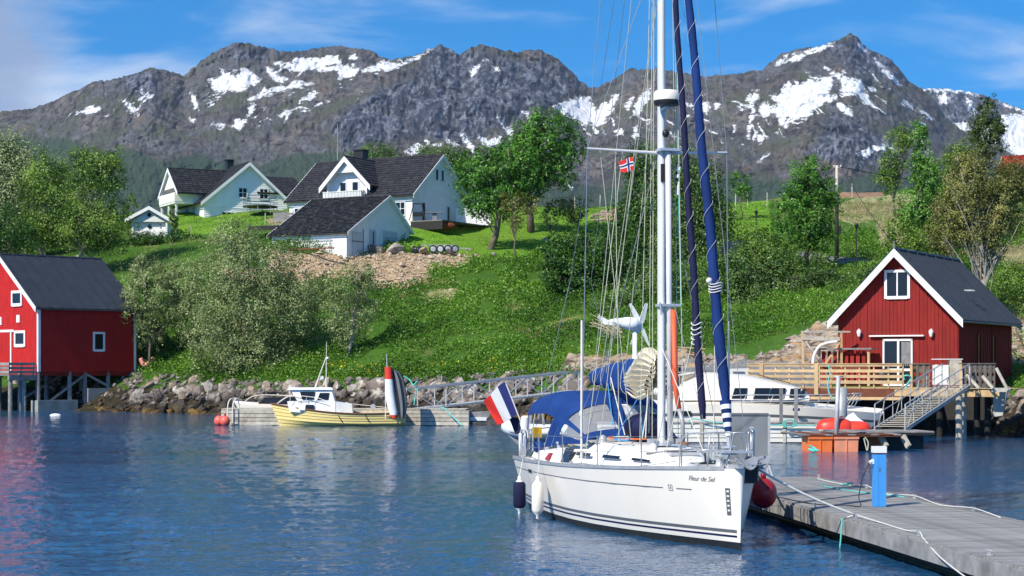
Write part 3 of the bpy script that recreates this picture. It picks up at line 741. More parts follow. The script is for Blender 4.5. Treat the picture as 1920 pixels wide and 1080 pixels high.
mountain('mountain', SKY1, SNOW1, 3900, 5300, 440,
         [(-700, 0), (0, 60), (170, -40), (280, -90), (350, 60), (430, 170), (560, 90), (640, 60), (700, -120), (860, 40), (900, 20), (1090, 250), (1180, 170), (1300, 90), (1450, 30), (1540, -70), (1600, -60), (1700, 150), (1830, 300), (2600, 500)],
         [(-700, 260), (0, 245), (150, 258), (260, 275), (420, 292), (500, 290), (640, 275), (760, 290), (900, 315), (1050, 330), (1200, 335), (1300, 325), (1420, 310), (1520, 330), (1640, 315), (1760, 295), (2600, 300)],
         [[(620, 250), (680, 190), (700, 150), (760, 130), (820, 85), (1050, 100), (1110, 165), (1040, 205), (960, 235), (900, 262), (780, 272), (640, 300)], [(400, 110), (440, 80), (520, 95), (500, 125), (420, 125)],
          [(1480, 300), (1560, 205), (1640, 260), (1680, 300), (1600, 320)], [(240, 150), (280, 135), (300, 190), (260, 190)], [(1560, 90), (1600, 64), (1700, 150), (1620, 140)]],
         -700, 2600, 1.75, 205, 11, 'long rugged mountain range with snow patches and a sharp peak on the right')
mountain('mountain', SKY2, SNOW2, 6800, 8200, 420, [(1500, 0), (1780, -40), (1870, 80), (2600, 0)], [(1500, 330), (2600, 330)], [[(1780, 175), (1840, 180), (1840, 240), (1780, 230)], [(1740, 185), (1880, 200), (1880, 250), (1760, 230)]],
         1500, 2600, 2.2, 110, 41, 'farther snowy mountain shoulder showing right of the sharp peak')

# ================================================================ water
wm, N, L, B = node_mat('sea_water')
tc = N.new('ShaderNodeTexCoord')
def wmap(sc, rz=0):
    m = N.new('ShaderNodeMapping'); m.inputs['Scale'].default_value = sc; m.inputs['Rotation'].default_value = (0, 0, rz); L.new(tc.outputs['Object'], m.inputs[0]); return m.outputs[0]
def wnoise(v, s, d=2, r=.5, dist=0):
    n = N.new('ShaderNodeTexNoise'); n.inputs['Scale'].default_value = s; n.inputs['Detail'].default_value = d; n.inputs['Roughness'].default_value = r; n.inputs['Distortion'].default_value = dist
    L.new(v, n.inputs['Vector']); return n.outputs[0]
h1 = wnoise(wmap((.55, 1.25, 1), R(12)), .75, 2, .5, .6)
h2 = wnoise(wmap((.6, 1.3, 1), R(-18)), 2.6, 3, .55, .5)
h3 = wnoise(wmap((.8, 1.2, 1), R(30)), 8, 2, .5)
gust = nz(N, L, wmap((.35, 1, 1), R(10)), .07, 3, .5, .38, .66)
def mth(op, a, b):
    m = N.new('ShaderNodeMath'); m.operation = op
    for i, v in enumerate((a, b)):
        if isinstance(v, (int, float)): m.inputs[i].default_value = v
        else: L.new(v, m.inputs[i])
    return m.outputs[0]
hh = mth('ADD', mth('MULTIPLY', h1, .01), mth('ADD', mth('MULTIPLY', h2, .03), mth('MULTIPLY', h3, .035)))
amp = N.new('ShaderNodeMapRange'); amp.inputs['To Min'].default_value = .35; amp.inputs['To Max'].default_value = 1.25; L.new(gust, amp.inputs['Value'])
bp = N.new('ShaderNodeBump'); bp.inputs['Distance'].default_value = 1.0; L.new(mth('MULTIPLY', hh, amp.outputs[0]), bp.inputs['Height']); L.new(bp.outputs[0], B.inputs['Normal'])
B.inputs['Base Color'].default_value = (.014, .070, .165, 1); B.inputs['Roughness'].default_value = .07; B.inputs['IOR'].default_value = 1.33
B.inputs['Specular IOR Level'].default_value = .5
_wp = np.concatenate([np.arange(-1500, -60, 40), np.arange(-60, 1985, 3.3), np.arange(1985, 3400, 40)])
_wd = [3.0, 6, 9, 12, 15]; _d = 18.0
while _d < 150: _wd.append(_d); _d += max(.06, 1.55 * _d * _d / (F * CH))
_wd += [152, 160, 175]; PXW, DW = np.meshgrid(_wp, np.array(_wd)); XW = (PXW - CX) / F * DW
_c, _s = math.cos(.22), math.sin(.22); _u, _v = XW * _c + DW * _s, DW * _c - XW * _s
_g = np.clip(.85 + .9 * fbm(XW * .05, DW * .035, oct=3, seed=77), .35, 1.35)
EW = _g * (.017 * fbm(_u * .55, _v * 1.15, oct=2, seed=71) + .025 * fbm(_u * 1.8, _v * 2.7, oct=2, seed=72) + .018 * np.clip(90 / DW, 0, 1) * fbm(_u * 4.2, _v * 6.5, oct=2, seed=73))
water = grid_mesh('water', XW, DW, EW, {}, wm)
MB().add([(-600, -80, -.25), (600, -80, -.25), (600, 175, -.25), (-600, 175, -.25)], [(0, 1, 2, 3)]).build('deep_water', wm, water)
tag(water, 'rippled blue harbour water', None, None, 'structure')

# ================================================================ rocks along the shore
def rock_mesh(seed, n=2):
    import bmesh
    bm = bmesh.new(); bmesh.ops.create_icosphere(bm, subdivisions=n, radius=1)
    P = np.array([v.co[:] for v in bm.verts])
    d = .34 * fbm(P[:, 0] * 1.1 + seed * 7, P[:, 1] * 1.1, P[:, 2] * 1.1, 3, seed)
    P = P * (1 + d)[:, None]
    r2 = np.random.default_rng(seed)
    for k in range(11):      # knock flat faces into it
        nn = r2.normal(size=3); nn /= np.linalg.norm(nn); h = .42 + .3 * r2.random()
        ov = np.maximum(P @ nn - h, 0); P = P - ov[:, None] * nn * .9
    for v, p in zip(bm.verts, P): v.co = p
    me = bpy.data.meshes.new('rock'); bm.to_mesh(me); bm.free()
    return me
rkm, N, L, B = node_mat('shore_rock')
g_ = N.new('ShaderNodeNewGeometry').outputs['Position']; oi = N.new('ShaderNodeObjectInfo').outputs['Random']
cr = N.new('ShaderNodeValToRGB'); e = cr.color_ramp.elements; e[0].position = 0; e[0].color = (.10, .09, .085, 1); e[1].position = 1; e[1].color = (.64, .56, .46, 1); k_ = e.new(.35); k_.color = (.46, .33, .22, 1); k_ = e.new(.7); k_.color = (.25, .23, .22, 1)
L.new(oi, cr.inputs[0])
c = mixc(N, L, nz(N, L, g_, 3, 6, .7), cr.outputs[0], (.15, .13, .12)); c = mixc(N, L, nz(N, L, g_, 1.6, 5, .6, .55, .65), c, (.48, .44, .38))
sp = N.new('ShaderNodeSeparateXYZ'); L.new(g_, sp.inputs[0])
zz = N.new('ShaderNodeMath'); zz.operation = 'MULTIPLY_ADD'; zz.inputs[1].default_value = .9; L.new(nz(N, L, g_, .7, 4), zz.inputs[0]); L.new(sp.outputs[2], zz.inputs[2])
wet = N.new('ShaderNodeMapRange'); wet.inputs['From Min'].default_value = 1.2; wet.inputs['From Max'].default_value = 1.75; wet.inputs['To Min'].default_value = 1; wet.inputs['To Max'].default_value = 0; L.new(zz.outputs[0], wet.inputs['Value'])
c = mixc(N, L, wet.outputs[0], c, mixc(N, L, nz(N, L, g_, 1.5, 4), (.028, .026, .024), (.065, .05, .035)))
weed = N.new('ShaderNodeMapRange'); weed.inputs['From Min'].default_value = .35; weed.inputs['From Max'].default_value = .85; weed.inputs['To Min'].default_value = 1; weed.inputs['To Max'].default_value = 0; L.new(zz.outputs[0], weed.inputs['Value'])
c = mixc(N, L, weed.outputs[0], c, mixc(N, L, nz(N, L, g_, 4, 3), (.10, .06, .015), (.22, .13, .035)))
L.new(c, B.inputs['Base Color']); B.inputs['Roughness'].default_value = .85; B.inputs['Specular IOR Level'].default_value = .3
bp = N.new('ShaderNodeBump'); bp.inputs['Distance'].default_value = .05; nb = N.new('ShaderNodeTexNoise'); nb.inputs['Scale'].default_value = 5; nb.inputs['Detail'].default_value = 7
L.new(g_, nb.inputs['Vector']); L.new(nb.outputs[0], bp.inputs['Height']); L.new(bp.outputs[0], B.inputs['Normal'])
ROCKS = [rock_mesh(s) for s in range(1, 11)]
for me in ROCKS: me.materials.append(rkm)

shore = MB().add([(-60, 139, -1.2), (-60, 145, -1.2), (20, 119, -1.2), (20, 112, -1.2)], [(0, 1, 2, 3)]).build('shore_bed', M['algae'])
tag(shore, 'band of tumbled rocks along the shore below the green slope', None, None, 'structure')
pyr = random.Random(5)
def shore_D(px):
    q = np.interp(px, PXC, np.arange(len(PXC))); i = int(q); t = q - i; i2 = min(i + 1, len(PXC) - 1)
    return [float(_D[i][k] * (1 - t) + _D[i2][k] * t) for k in (1, 2)]
for i in range(292):
    if i < 262:
        px = pyr.uniform(250, 1110)
    else:
        px = pyr.uniform(1838, 1960)
    a, b = shore_D(px)
    t = pyr.random() ** 1.2
    D = a - .6 + (b - a + .2) * t
    s = pyr.uniform(.3, .68) * (1.35 if pyr.random() < .2 else 1)
    if i >= 262: s *= .85
    z = float(ground_px(px, D)) + s * .15
    share('rock', ROCKS[i % 10], shore, ((px - CX) / F * D, D, z), (pyr.uniform(0, 6.3), pyr.uniform(0, 6.3), pyr.uniform(0, 6.3)), (s * pyr.uniform(.9, 1.5), s * pyr.uniform(.7, 1.1), s * pyr.uniform(.6, .9)))

def stones(name, n, polys, smin, smax, matl, parent, Dr, above=0.0):
    """many small stones that nobody could count, joined"""
    O = np.array([(1, 0, 0), (-1, 0, 0), (0, 1, 0), (0, -1, 0), (0, 0, 1), (0, 0, -1)], float)
    T = [(0, 2, 4), (2, 1, 4), (1, 3, 4), (3, 0, 4), (2, 0, 5), (1, 2, 5), (3, 1, 5), (0, 3, 5)]
    vs, fs = [], []
    xs = [p[0] for q in polys for p in q]; k = 0; tries = 0
    while k < n and tries < 60:
        tries += 1
        px = rng.uniform(min(xs), max(xs), n * 2); D = rng.uniform(Dr[0], Dr[1], n * 2)
        z = ground_px(px, D); py = HY - (z - CH) / D * F
        ok = cover(px, py, polys, 2) > .5
        for x, d, zz_ in zip(px[ok], D[ok], z[ok]):
            if k >= n: break
            s = rng.uniform(smin, smax) * (1 + (rng.random() < .1) * 1.0)
            J = O * (1 + .35 * rng.normal(size=(6, 1))) * s
            a_ = rng.uniform(0, 6.3); c_, s_ = math.cos(a_), math.sin(a_)
            J = J @ np.array([(c_, -s_, 0), (s_, c_, 0), (0, 0, .7)])
            b0 = len(vs); vs.extend((J + np.array([(x - CX) / F * d, d, zz_ + s * .2 + above])).tolist()); fs.extend([(a + b0, b + b0, c + b0) for a, b, c in T]); k += 1
    m = MB(); m.v = vs; m.f = fs; m.m = [0] * len(fs)
    return m.build(name, matl, parent, kind='stuff')
# rubble between the big rocks, too many to count
_lo = [rock_mesh(60 + s, 1) for s in range(6)]; _lv = []
for me in _lo:
    _lv.append((np.array([v.co[:] for v in me.vertices]), np.array([p.vertices[:] for p in me.polygons])))
m_ = MB(); vs, fs = [], []; n0 = 0
for i in range(1700):
    px = pyr.uniform(20, 262) if i < 230 else pyr.uniform(242, 1125) if i < 1500 else pyr.uniform(1838, 1975); a, b = shore_D(px); D = a - .8 + (b - a + 1.4) * pyr.random(); s = pyr.uniform(.12, .42)
    V_, T_ = _lv[i % 6]; an = pyr.uniform(0, 6.3); c_, s_ = math.cos(an), math.sin(an)
    V_ = (V_ * np.array([s * 1.2, s * .9, s * .75])) @ np.array([(c_, -s_, 0), (s_, c_, 0), (0, 0, 1)]) + np.array([(px - CX) / F * D, D, float(ground_px(px, D)) + s * .25])
    vs.append(V_); fs.append(T_ + n0); n0 += len(V_)
m_.v = np.concatenate(vs).tolist(); m_.f = np.concatenate(fs).tolist(); m_.m = [0] * len(m_.f); m_.build('rubble', rkm, shore, kind='stuff')
stones('bank_stones', 1500, SAND[:2], .05, .16, M['stone'], hill, (130, 150))
stones('outcrop_slabs', 420, [ROCK[0]], .10, .30, rkm, hill, (92, 118))
stones('beach_stones', 1600, [ROCK[1]], .07, .2, rkm, hill, (98, 124))
# ================================================================ trees and shrubs
def crown_points(blobs, n, hollow=.45, clump=.35, gaps=.25, seed=1):
    """leaf points gathered in clumps through the outer part of several ellipsoids; returns points, outward directions, clump centres"""
    r = np.random.default_rng(seed)
    B_ = np.array(blobs, float); vol = B_[:, 3] * B_[:, 4] * B_[:, 5]; vol = vol ** .8
    nc = max(12, int(n / 26))
    bi = r.choice(len(B_), nc, p=vol / vol.sum())
    u = r.normal(size=(nc, 3)); u /= np.linalg.norm(u, axis=1)[:, None]
    rad = hollow + (1 - hollow) * r.random(nc) ** .6
    rad *= 1 + .13 * r.normal(size=nc)
    Cc = B_[bi, :3] + u * rad[:, None] * B_[bi, 3:]
    mean = B_[:, 3:].mean()
    nn = vnoise(Cc[:, 0] * 1.6 / mean, Cc[:, 1] * 1.6 / mean, Cc[:, 2] * 1.6 / mean, seed) * .7 + vnoise(Cc[:, 0] * 4 / mean, Cc[:, 1] * 4 / mean, Cc[:, 2] * 4 / mean, seed + 1) * .5
    keep = nn > np.quantile(nn, gaps)
    Cc, u, bi = Cc[keep], u[keep], bi[keep]
    k = r.integers(0, len(Cc), n)
    cr = clump * mean * (.5 + r.random(len(Cc)))
    off = r.normal(size=(n, 3)) * .42
    P = Cc[k] + off * cr[k][:, None]
    out = u[k] + off * .6
    out /= np.linalg.norm(out, axis=1)[:, None] + 1e-9
    return P, out, Cc

def branches(mb, base, top, targets, r0, n=7, wob=.05, seed=0):
    rr = random.Random(seed); base = Vector(base); top = Vector(top); H = (top - base).length
    pts = [base.lerp(top, i / 6) + Vector((rr.uniform(-1, 1), rr.uniform(-1, 1), 0)) * wob * H * (0 if i == 0 else 1) for i in range(7)]
    mb.tube(pts, [r0 * 1.25, r0, r0 * .85, r0 * .7, r0 * .5, r0 * .34, r0 * .16], n)
    for t in targets:
        t = Vector(t)
        h = min(max((t.z - base.z) / max(H, .1) * rr.uniform(.35, .7), .12), .85)
        i = h * 6; a = pts[int(i)].lerp(pts[min(int(i) + 1, 6)], i - int(i))
        rb = min(r0 * (1 - h) * .30 + r0 * .05, .06)
        mid = a.lerp(t, .5) + Vector((rr.uniform(-.1, .1), rr.uniform(-.1, .1), rr.uniform(-.02, .12))) * (t - a).length
        q1 = a.lerp(mid, .5) + Vector((0, 0, -.03)) * (t - a).length
        mb.tube([a, q1, mid, mid.lerp(t, .6), t], [rb, rb * .8, rb * .55, rb * .35, rb * .15], 5, cap=False)

LEAVES = [0]
def tree(name, label, D, blobs, leafm, base=None, trunk=None, leaf=3.4, dens=1.0, hollow=.45, clump=.35, gaps=.25, barkm='bark', nb=14, up=.25, seed=1, group=None, stems=1, cat='tree', depth=1.0, aspect=.55, lean=None, crown='crown'):
    """blobs: (column, row, half width, half height) in photo pixels, standing at distance D; base: column of the foot of the trunk"""
    s = D / F
    bx = base if base is not None else blobs[0][0]
    bz = float(ground_px(bx, D)); B0 = Vector(((bx - CX) * s, D, bz))
    root = empty(name, B0, 0, label, cat, group)
    bl = []; area = 0
    for i, b in enumerate(blobs):
        p = W(b[0], b[1], D) - B0; dd = b[4] if len(b) > 4 else 0
        q_ = 1.14 if b[2] > 12 else 1; bl.append((p.x, dd, p.z, b[2] * s * q_, b[2] * s * q_ * depth, b[3] * s * q_)); area += 3.14 * b[2] * b[3]
    leaf = leaf * 1.22; n = int(area * 4.4 * dens ** .7 / (leaf * leaf * .42)); n = min(n, 60000); LEAVES[0] += n
    P, out, Cc = crown_points(bl, n, hollow, clump, gaps * .6, seed)
    gz = ground(P[:, 0] + B0.x, np.maximum(P[:, 1] + B0.y, 20)) - bz; kp = P[:, 2] > gz + .06; P, out = P[kp], out[kp]
    quads_object(crown, leaf_quads(P, leaf * s, out, 1.25, aspect, up + .2), LM[leafm], root)
    tw = (trunk or 7) * s / 2 * .85
    mb = MB(); rr = random.Random(seed)
    cz = np.average([b[2] for b in bl], weights=[b[3] for b in bl]); cxx = np.average([b[0] for b in bl], weights=[b[3] for b in bl])
    topz = max(b[2] + b[5] * .6 for b in bl); tb = max(bl, key=lambda b: b[2] + b[5])
    for k in range(stems):
        tgt = [Cc[j] for j in np.random.default_rng(seed + k).choice(len(Cc), min(nb, len(Cc)), replace=False)]
        bb = Vector((rr.uniform(-1, 1) * tw * 3 * (stems > 1), rr.uniform(-1, 1) * tw * 3 * (stems > 1), -.3))
        tp = Vector((tb[0] * .75 + rr.uniform(-1, 1) * tb[3] * .5 * (stems > 1), 0, topz * (1 - .2 * k / max(stems, 1))))
        branches(mb, bb, tp, tgt, tw * (1 if k == 0 else .75), seed=seed * 10 + k)
    mb.build('trunk', M[barkm], root, smooth=True)
    return root

# left edge and behind the left boathouse
tree('willow_tree', 'tall pale grey-green tree at the far left edge of the view', 172, [(-30, 330, 60, 70), (20, 370, 60, 96), (-60, 420, 60, 70), (15, 285, 30, 40), (60, 330, 30, 50)], 'paleolive', base=0, trunk=9, leaf=3.6, dens=1.4, gaps=.15, nb=20, seed=2, hollow=.3)
tree('birch_tree', 'birch between the pale left edge tree and the tall double birch', 168, [(75, 340, 42, 50), (100, 400, 46, 58), (62, 430, 36, 44), (115, 335, 30, 44), (125, 440, 34, 36)], 'birch', base=85, trunk=6, leaf=3.5, dens=1.2, gaps=.25, barkm='birch', nb=22, seed=3, hollow=.2, stems=2)
tree('birch_tree', 'tall full birch with a pale trunk standing above the left boathouse roof', 160, [(168, 325, 38, 48), (205, 350, 32, 58), (155, 400, 42, 56), (200, 425, 42, 46), (212, 305, 22, 26), (150, 300, 22, 26), (175, 440, 50, 34)], 'birch', base=160, trunk=7, leaf=3.4, dens=1.3, gaps=.2, barkm='birch', nb=26, seed=4, hollow=.15, stems=3)
tree('thorn_tree', 'dark green tree low at the left edge behind the fence posts', 158, [(15, 430, 40, 45), (50, 450, 28, 26), (-25, 440, 35, 40)], 'hedge', base=15, trunk=6, leaf=3.2, dens=.9, seed=5)
tree('garden_bush', 'slender leaning bush right beside the small white playhouse', 172, [(325, 405, 9, 20), (330, 425, 8, 14)], 'hedge', base=332, trunk=4, leaf=3, dens=1, nb=6, seed=6, cat='bush')
tree('garden_bush', 'small light green bush between the tall birch and the playhouse', 176, [(248, 385, 14, 18), (232, 410, 14, 22)], 'birch', base=240, trunk=3, leaf=3, dens=.9, nb=6, seed=66, cat='bush')
for px_, py_, w_, h_, l_ in ((300, 450, 55, 12, 'clipped dark hedge in front of the playhouse'), (355, 452, 34, 12, 'clipped dark hedge right of the playhouse')):
    tree('hedge', l_, 171, [(px_ + w_ * q * .28, py_, w_ * .26, h_) for q in (-3, -2, -1, 0, 1, 2, 3)], 'hedge', base=px_, trunk=3, leaf=2.6, dens=2.2, hollow=.5, clump=.5, gaps=0, nb=4, seed=int(px_), cat='hedge')
tree('willow_bush', 'huge rounded grey-green willow bush filling the slope above the moored yellow boat', 131, [(455, 580, 96, 92), (525, 600, 64, 78), (438, 500, 60, 66), (448, 445, 40, 36), (555, 575, 46, 58), (405, 640, 50, 54), (508, 500, 50, 48), (475, 676, 88, 40)],
     'willow', base=470, trunk=9, leaf=3.2, dens=1.2, gaps=.16, hollow=.45, clump=.22, nb=24, seed=7, stems=3, cat='bush')
tree('willow_bush', 'wide grey-green willow bush just right of the left red boathouse', 137, [(290, 555, 52, 60), (345, 535, 42, 50), (350, 590, 36, 34), (285, 615, 28, 36), (252, 575, 20, 66), (272, 500, 28, 26)], 'willow', base=280, trunk=8, leaf=3.2, dens=.95, gaps=.2, clump=.22, nb=18, seed=8, stems=2, cat='bush')
tree('willow_tree', 'airy young willow with a bare pale trunk above the boat mast', 129, [(660, 540, 44, 42), (632, 590, 28, 44), (690, 570, 28, 46), (655, 620, 32, 32), (685, 510, 24, 22)], 'willow', base=650, trunk=8, leaf=3.1, dens=.55, gaps=.35, clump=.25, barkm='birch', nb=22, seed=9, hollow=.2)
tree('willow_bush', 'low olive bush on the bank below the garage', 140, [(580, 545, 50, 32), (540, 530, 35, 26)], 'willow', base=570, trunk=4, leaf=3.8, dens=.8, gaps=.3, nb=8, seed=10, cat='bush')
# by the main house
tree('background_tree', 'olive tree behind the dormer chimney of the big white house', 196, [(700, 292, 44, 20), (680, 300, 24, 14), (728, 300, 26, 16)], 'grey', base=700, trunk=6, leaf=2.8, dens=1, seed=11, group='trees behind the big white house')
tree('background_tree', 'dark olive tree behind the right gable of the big white house', 192, [(810, 290, 32, 18), (850, 300, 36, 26), (880, 325, 26, 38), (840, 330, 30, 40)], 'grey', base=850, trunk=7, leaf=2.8, dens=1.1, seed=12, group='trees behind the big white house')
tree('maple_tree', 'round-crowned maple on the lawn with a white-based trunk', 153, [(903, 328, 44, 46), (945, 318, 48, 46), (890, 365, 36, 38), (975, 300, 34, 34), (960, 355, 36, 34), (925, 380, 42, 30), (925, 300, 26, 18)], 'maple', base=918, trunk=14, leaf=4.2, dens=1.25, gaps=.12, clump=.26, nb=22, seed=13)
tree('maple_tree', 'tallest maple on the lawn, its crown swept to the left by the wind', 163, [(1020, 258, 54, 46), (1062, 270, 34, 52), (985, 290, 44, 40), (1010, 325, 42, 34), (1045, 320, 34, 34), (1010, 238, 30, 26), (965, 295, 40, 38), (990, 350, 32, 28), (975, 330, 36, 30)], 'maple', base=996, trunk=15, leaf=4.2, dens=1.25, gaps=.14, clump=.24, nb=26, seed=14)
tree('apple_tree', 'small budding apple tree in front of the two maples', 150, [(970, 395, 32, 26), (955, 375, 20, 16), (990, 380, 20, 18)], 'bud', base=970, trunk=4, leaf=3, dens=.5, gaps=.35, nb=26, seed=15, group='small fruit trees on the lawn')
tree('apple_tree', 'little fruit tree just right of the maples', 156, [(1035, 408, 18, 20), (1025, 395, 16, 12)], 'bud', base=1036, trunk=3, leaf=3, dens=.4, gaps=.35, nb=22, seed=16, group='small fruit trees on the lawn')
tree('apple_tree', 'wide spreading fruit tree behind the left shroud of the yacht', 166, [(1075, 395, 34, 20), (1055, 385, 24, 14), (1100, 390, 20, 20)], 'bud', base=1082, trunk=4, leaf=3, dens=.5, gaps=.3, nb=30, seed=17, group='small fruit trees on the lawn')
# the middle, behind the yacht's rigging
tree('laurel_bush', 'big dense dark green bush left of the yacht mast', 137, [(1060, 480, 42, 52), (1110, 475, 48, 54), (1160, 485, 40, 56), (1085, 530, 52, 40), (1040, 510, 26, 44), (1195, 500, 34, 50)], 'hedge', base=1100, trunk=8, leaf=4, dens=1.25, gaps=.08, clump=.22, nb=12, seed=18, cat='bush')
tree('spruce_tree', 'tall dark tree right behind the yacht mast', 150, [(1205, 310, 30, 46), (1210, 370, 38, 54), (1200, 430, 44, 50), (1175, 420, 30, 50)], 'hedge', base=1205, trunk=8, leaf=3.6, dens=1.8, gaps=.05, nb=16, seed=19)
tree('ash_tree', 'broad green tree between the two furled headsails and the mast', 148, [(1275, 325, 40, 56), (1320, 365, 46, 60), (1285, 410, 56, 60), (1340, 430, 42, 60), (1300, 475, 64, 44), (1245, 400, 36, 60), (1245, 470, 40, 44)], 'grey', base=1300, trunk=9, leaf=3.6, dens=1.7, gaps=.05, nb=22, seed=20)
tree('staked_tree', 'small round tree with wooden stakes on the hilltop lawn', 172, [(1389, 340, 17, 24), (1395, 362, 14, 12)], 'maple', base=1390, trunk=3, leaf=3, dens=1.1, gaps=.15, nb=8, seed=21)
tree('elm_tree', 'leafy bright tree left of the utility pole', 132, [(1515, 345, 42, 44), (1540, 370, 34, 38), (1490, 390, 38, 46), (1520, 430, 42, 46), (1465, 450, 36, 40), (1525, 320, 22, 24)], 'maple', base=1515, trunk=10, leaf=3.8, dens=1.6, gaps=.2, clump=.24, nb=26, seed=22, hollow=.25)
tree('thicket_bush', 'twiggy thicket on the slope right of the furled headsails', 126, [(1400, 520, 42, 44), (1450, 520, 40, 50), (1500, 530, 44, 44), (1370, 500, 36, 50), (1430, 560, 56, 36), (1545, 510, 30, 36), (1500, 570, 50, 26), (1370, 570, 40, 40)], 'grey', base=1450, trunk=6, leaf=3.8, dens=1.3, gaps=.15, clump=.24, nb=40, seed=23, stems=3, cat='bush')
tree('thicket_bush', 'low tangled thicket behind the mast foot of the slope', 130, [(1240, 540, 60, 40), (1190, 560, 50, 30), (1310, 540, 50, 44), (1340, 590, 40, 30), (1130, 575, 40, 20)], 'grey', base=1240, trunk=5, leaf=3.6, dens=1.2, gaps=.15, nb=26, seed=24, stems=2, cat='bush')
tree('garden_bush', 'dark bush at the foot of the utility pole', 136, [(1560, 505, 26, 18), (1600, 500, 24, 16)], 'hedge', base=1580, trunk=4, leaf=3.6, dens=1.1, nb=6, seed=25, cat='bush')
# right
tree('poplar_tree', 'tall narrow light green poplar above the right boathouse', 138, [(1728, 290, 20, 60), (1735, 350, 32, 50), (1715, 400, 34, 46), (1745, 405, 24, 40), (1728, 245, 12, 20)], 'poplar', base=1725, trunk=8, leaf=3.8, dens=1.9, gaps=.1, clump=.28, nb=20, seed=26, hollow=.25)
tree('aspen_tree', 'thin sparse tree behind the poplar', 168, [(1680, 290, 18, 40), (1695, 255, 20, 24), (1665, 330, 24, 36)], 'birch', base=1680, trunk=5, leaf=3.2, dens=1.2, gaps=.35, nb=34, seed=27, hollow=.15)
tree('aspen_tree', 'thin grey-green tree between the poplar and the pine', 166, [(1790, 290, 24, 34), (1775, 330, 24, 34), (1810, 300, 16, 30)], 'birch', base=1785, trunk=5, leaf=3.2, dens=1.0, gaps=.3, nb=30, seed=28, hollow=.15)
tree('pine_tree', 'dark pine on the skyline at the upper right', 168, [(1850, 215, 22, 28), (1848, 250, 32, 24), (1852, 280, 28, 16), (1854, 195, 10, 12), (1830, 235, 16, 14), (1872, 240, 16, 14)], 'conifer', base=1852, trunk=6, leaf=3.8, dens=3.0, gaps=.0, clump=.28, nb=20, seed=29, aspect=.4)
tree('rowan_tree', 'many-stemmed bronze budding tree rising behind the right boathouse roof', 111, [(1835, 350, 62, 46), (1880, 380, 50, 60), (1800, 400, 44, 60), (1850, 440, 56, 40), (1820, 310, 30, 26), (1900, 330, 36, 36)], 'bud', base=1850, trunk=18, leaf=3.2, dens=1.7, gaps=.28, clump=.22, barkm='birch', nb=70, seed=30, hollow=.15, stems=2)
tree('rowan_tree', 'slimmer budding tree between the poplar and the bronze one', 122, [(1790, 440, 34, 40), (1770, 400, 24, 36), (1760, 450, 24, 30)], 'bud', base=1785, trunk=6, leaf=3.2, dens=1.2, gaps=.3, barkm='birch', nb=34, seed=31, hollow=.15, stems=2)
tree('garden_bush', 'pale bush at the right edge under the red house', 160, [(1900, 330, 26, 22), (1930, 345, 30, 26)], 'bud', base=1905, trunk=4, leaf=3, dens=.7, nb=14, seed=32, cat='bush')
tree('garden_bush', 'light green bush beside the poplar foot', 134, [(1690, 440, 30, 30), (1740, 460, 40, 26)], 'birch', base=1700, trunk=4, leaf=3.6, dens=1.4, gaps=.2, nb=14, seed=33, cat='bush')

tree('slope_bush', 'bright bush on the slope between the headsails and the elm', 128, [(1420, 455, 36, 34), (1460, 480, 40, 34), (1400, 490, 30, 30)], 'birch', base=1430, trunk=4, leaf=3.4, dens=1.3, gaps=.15, nb=14, seed=34, cat='bush')
tree('slope_bush', 'rounded green bush behind the loft gable of the right boathouse', 124, [(1600, 545, 40, 34), (1560, 560, 34, 30), (1640, 520, 26, 26)], 'grey', base=1600, trunk=4, leaf=3.4, dens=1.3, gaps=.1, nb=12, seed=35, cat='bush')
tree('slope_bush', 'leafy bush right of the right boathouse under the bronze tree', 104, [(1900, 530, 36, 34), (1935, 560, 30, 40)], 'birch', base=1910, trunk=4, leaf=3.6, dens=1.2, gaps=.15, nb=12, seed=36, cat='bush')

# ---------------------------------------------------------------- ground cover: herbs, long grass, dandelions
def scatter(name, n, matl, polys, excl, Dr, size, hmax, lift=True, aspect=.5, lump=.5, xr=(-80, 2000), soft=2, zmin=2.2, seed=1, upb=.2, pyr_=(380, 712)):
    r = np.random.default_rng(seed); out = []; got = 0
    while got < n:
        m = n * 2
        px = r.uniform(xr[0], xr[1], m); D = r.uniform(Dr[0] ** 1.0, Dr[1], m)
        z = ground_px(px, D); py = HY - (z - CH) / D * F
        ok = (z > zmin) & (py > pyr_[0]) & (py < pyr_[1])
        if polys: ok &= cover(px, py, polys, soft) > r.random(m) * .6 + .2
        if excl: ok &= cover(px, py, excl, 8) < r.random(m) * .7 + .15
        X = (px - CX) / F * D
        ln = fbm(X * .5, D * .3, oct=3, seed=seed)
        ok &= ln > -lump
        hh = np.clip(.5 + ln * 1.1, .05, 1) * hmax * r.random(m) ** .7
        P = np.stack([X, D, z + hh], 1)[ok]; out.append(P); got += len(P)
        if len(out) > 40: break
    P = np.concatenate(out)[:n]
    s = size * P[:, 1] / F
    return quads_object(name, leaf_quads(P, s, None, 0, aspect, upb, lift), LM[matl] if isinstance(matl, str) else matl, None)
ALLX = LAWN + SAND + GRAVEL + ROCK + EARTH
NOVEG = [[(1570, 600), (1920, 560), (1920, 760), (1380, 760), (1390, 680)]]
tag(scatter('ground_cover', 165000, 'herb', None, ALLX + STRAW + NOVEG, (112, 154), 3.7, .95, False, .75, .25, seed=51), 'dense bright green herbs covering the slope', None, None, 'stuff')
tag(scatter('long_grass', 55000, 'grass', None, ALLX + NOVEG, (112, 190), 5.5, .5, True, .14, .1, seed=52), 'tufts of long grass scattered over the slope', None, None, 'stuff')
tag(scatter('dry_grass', 9000, 'straw', STRAW + SAND[:1], None, (118, 190), 6.5, .45, True, .12, .6, seed=53), 'patches of bleached dry grass on the slope', None, None, 'stuff')
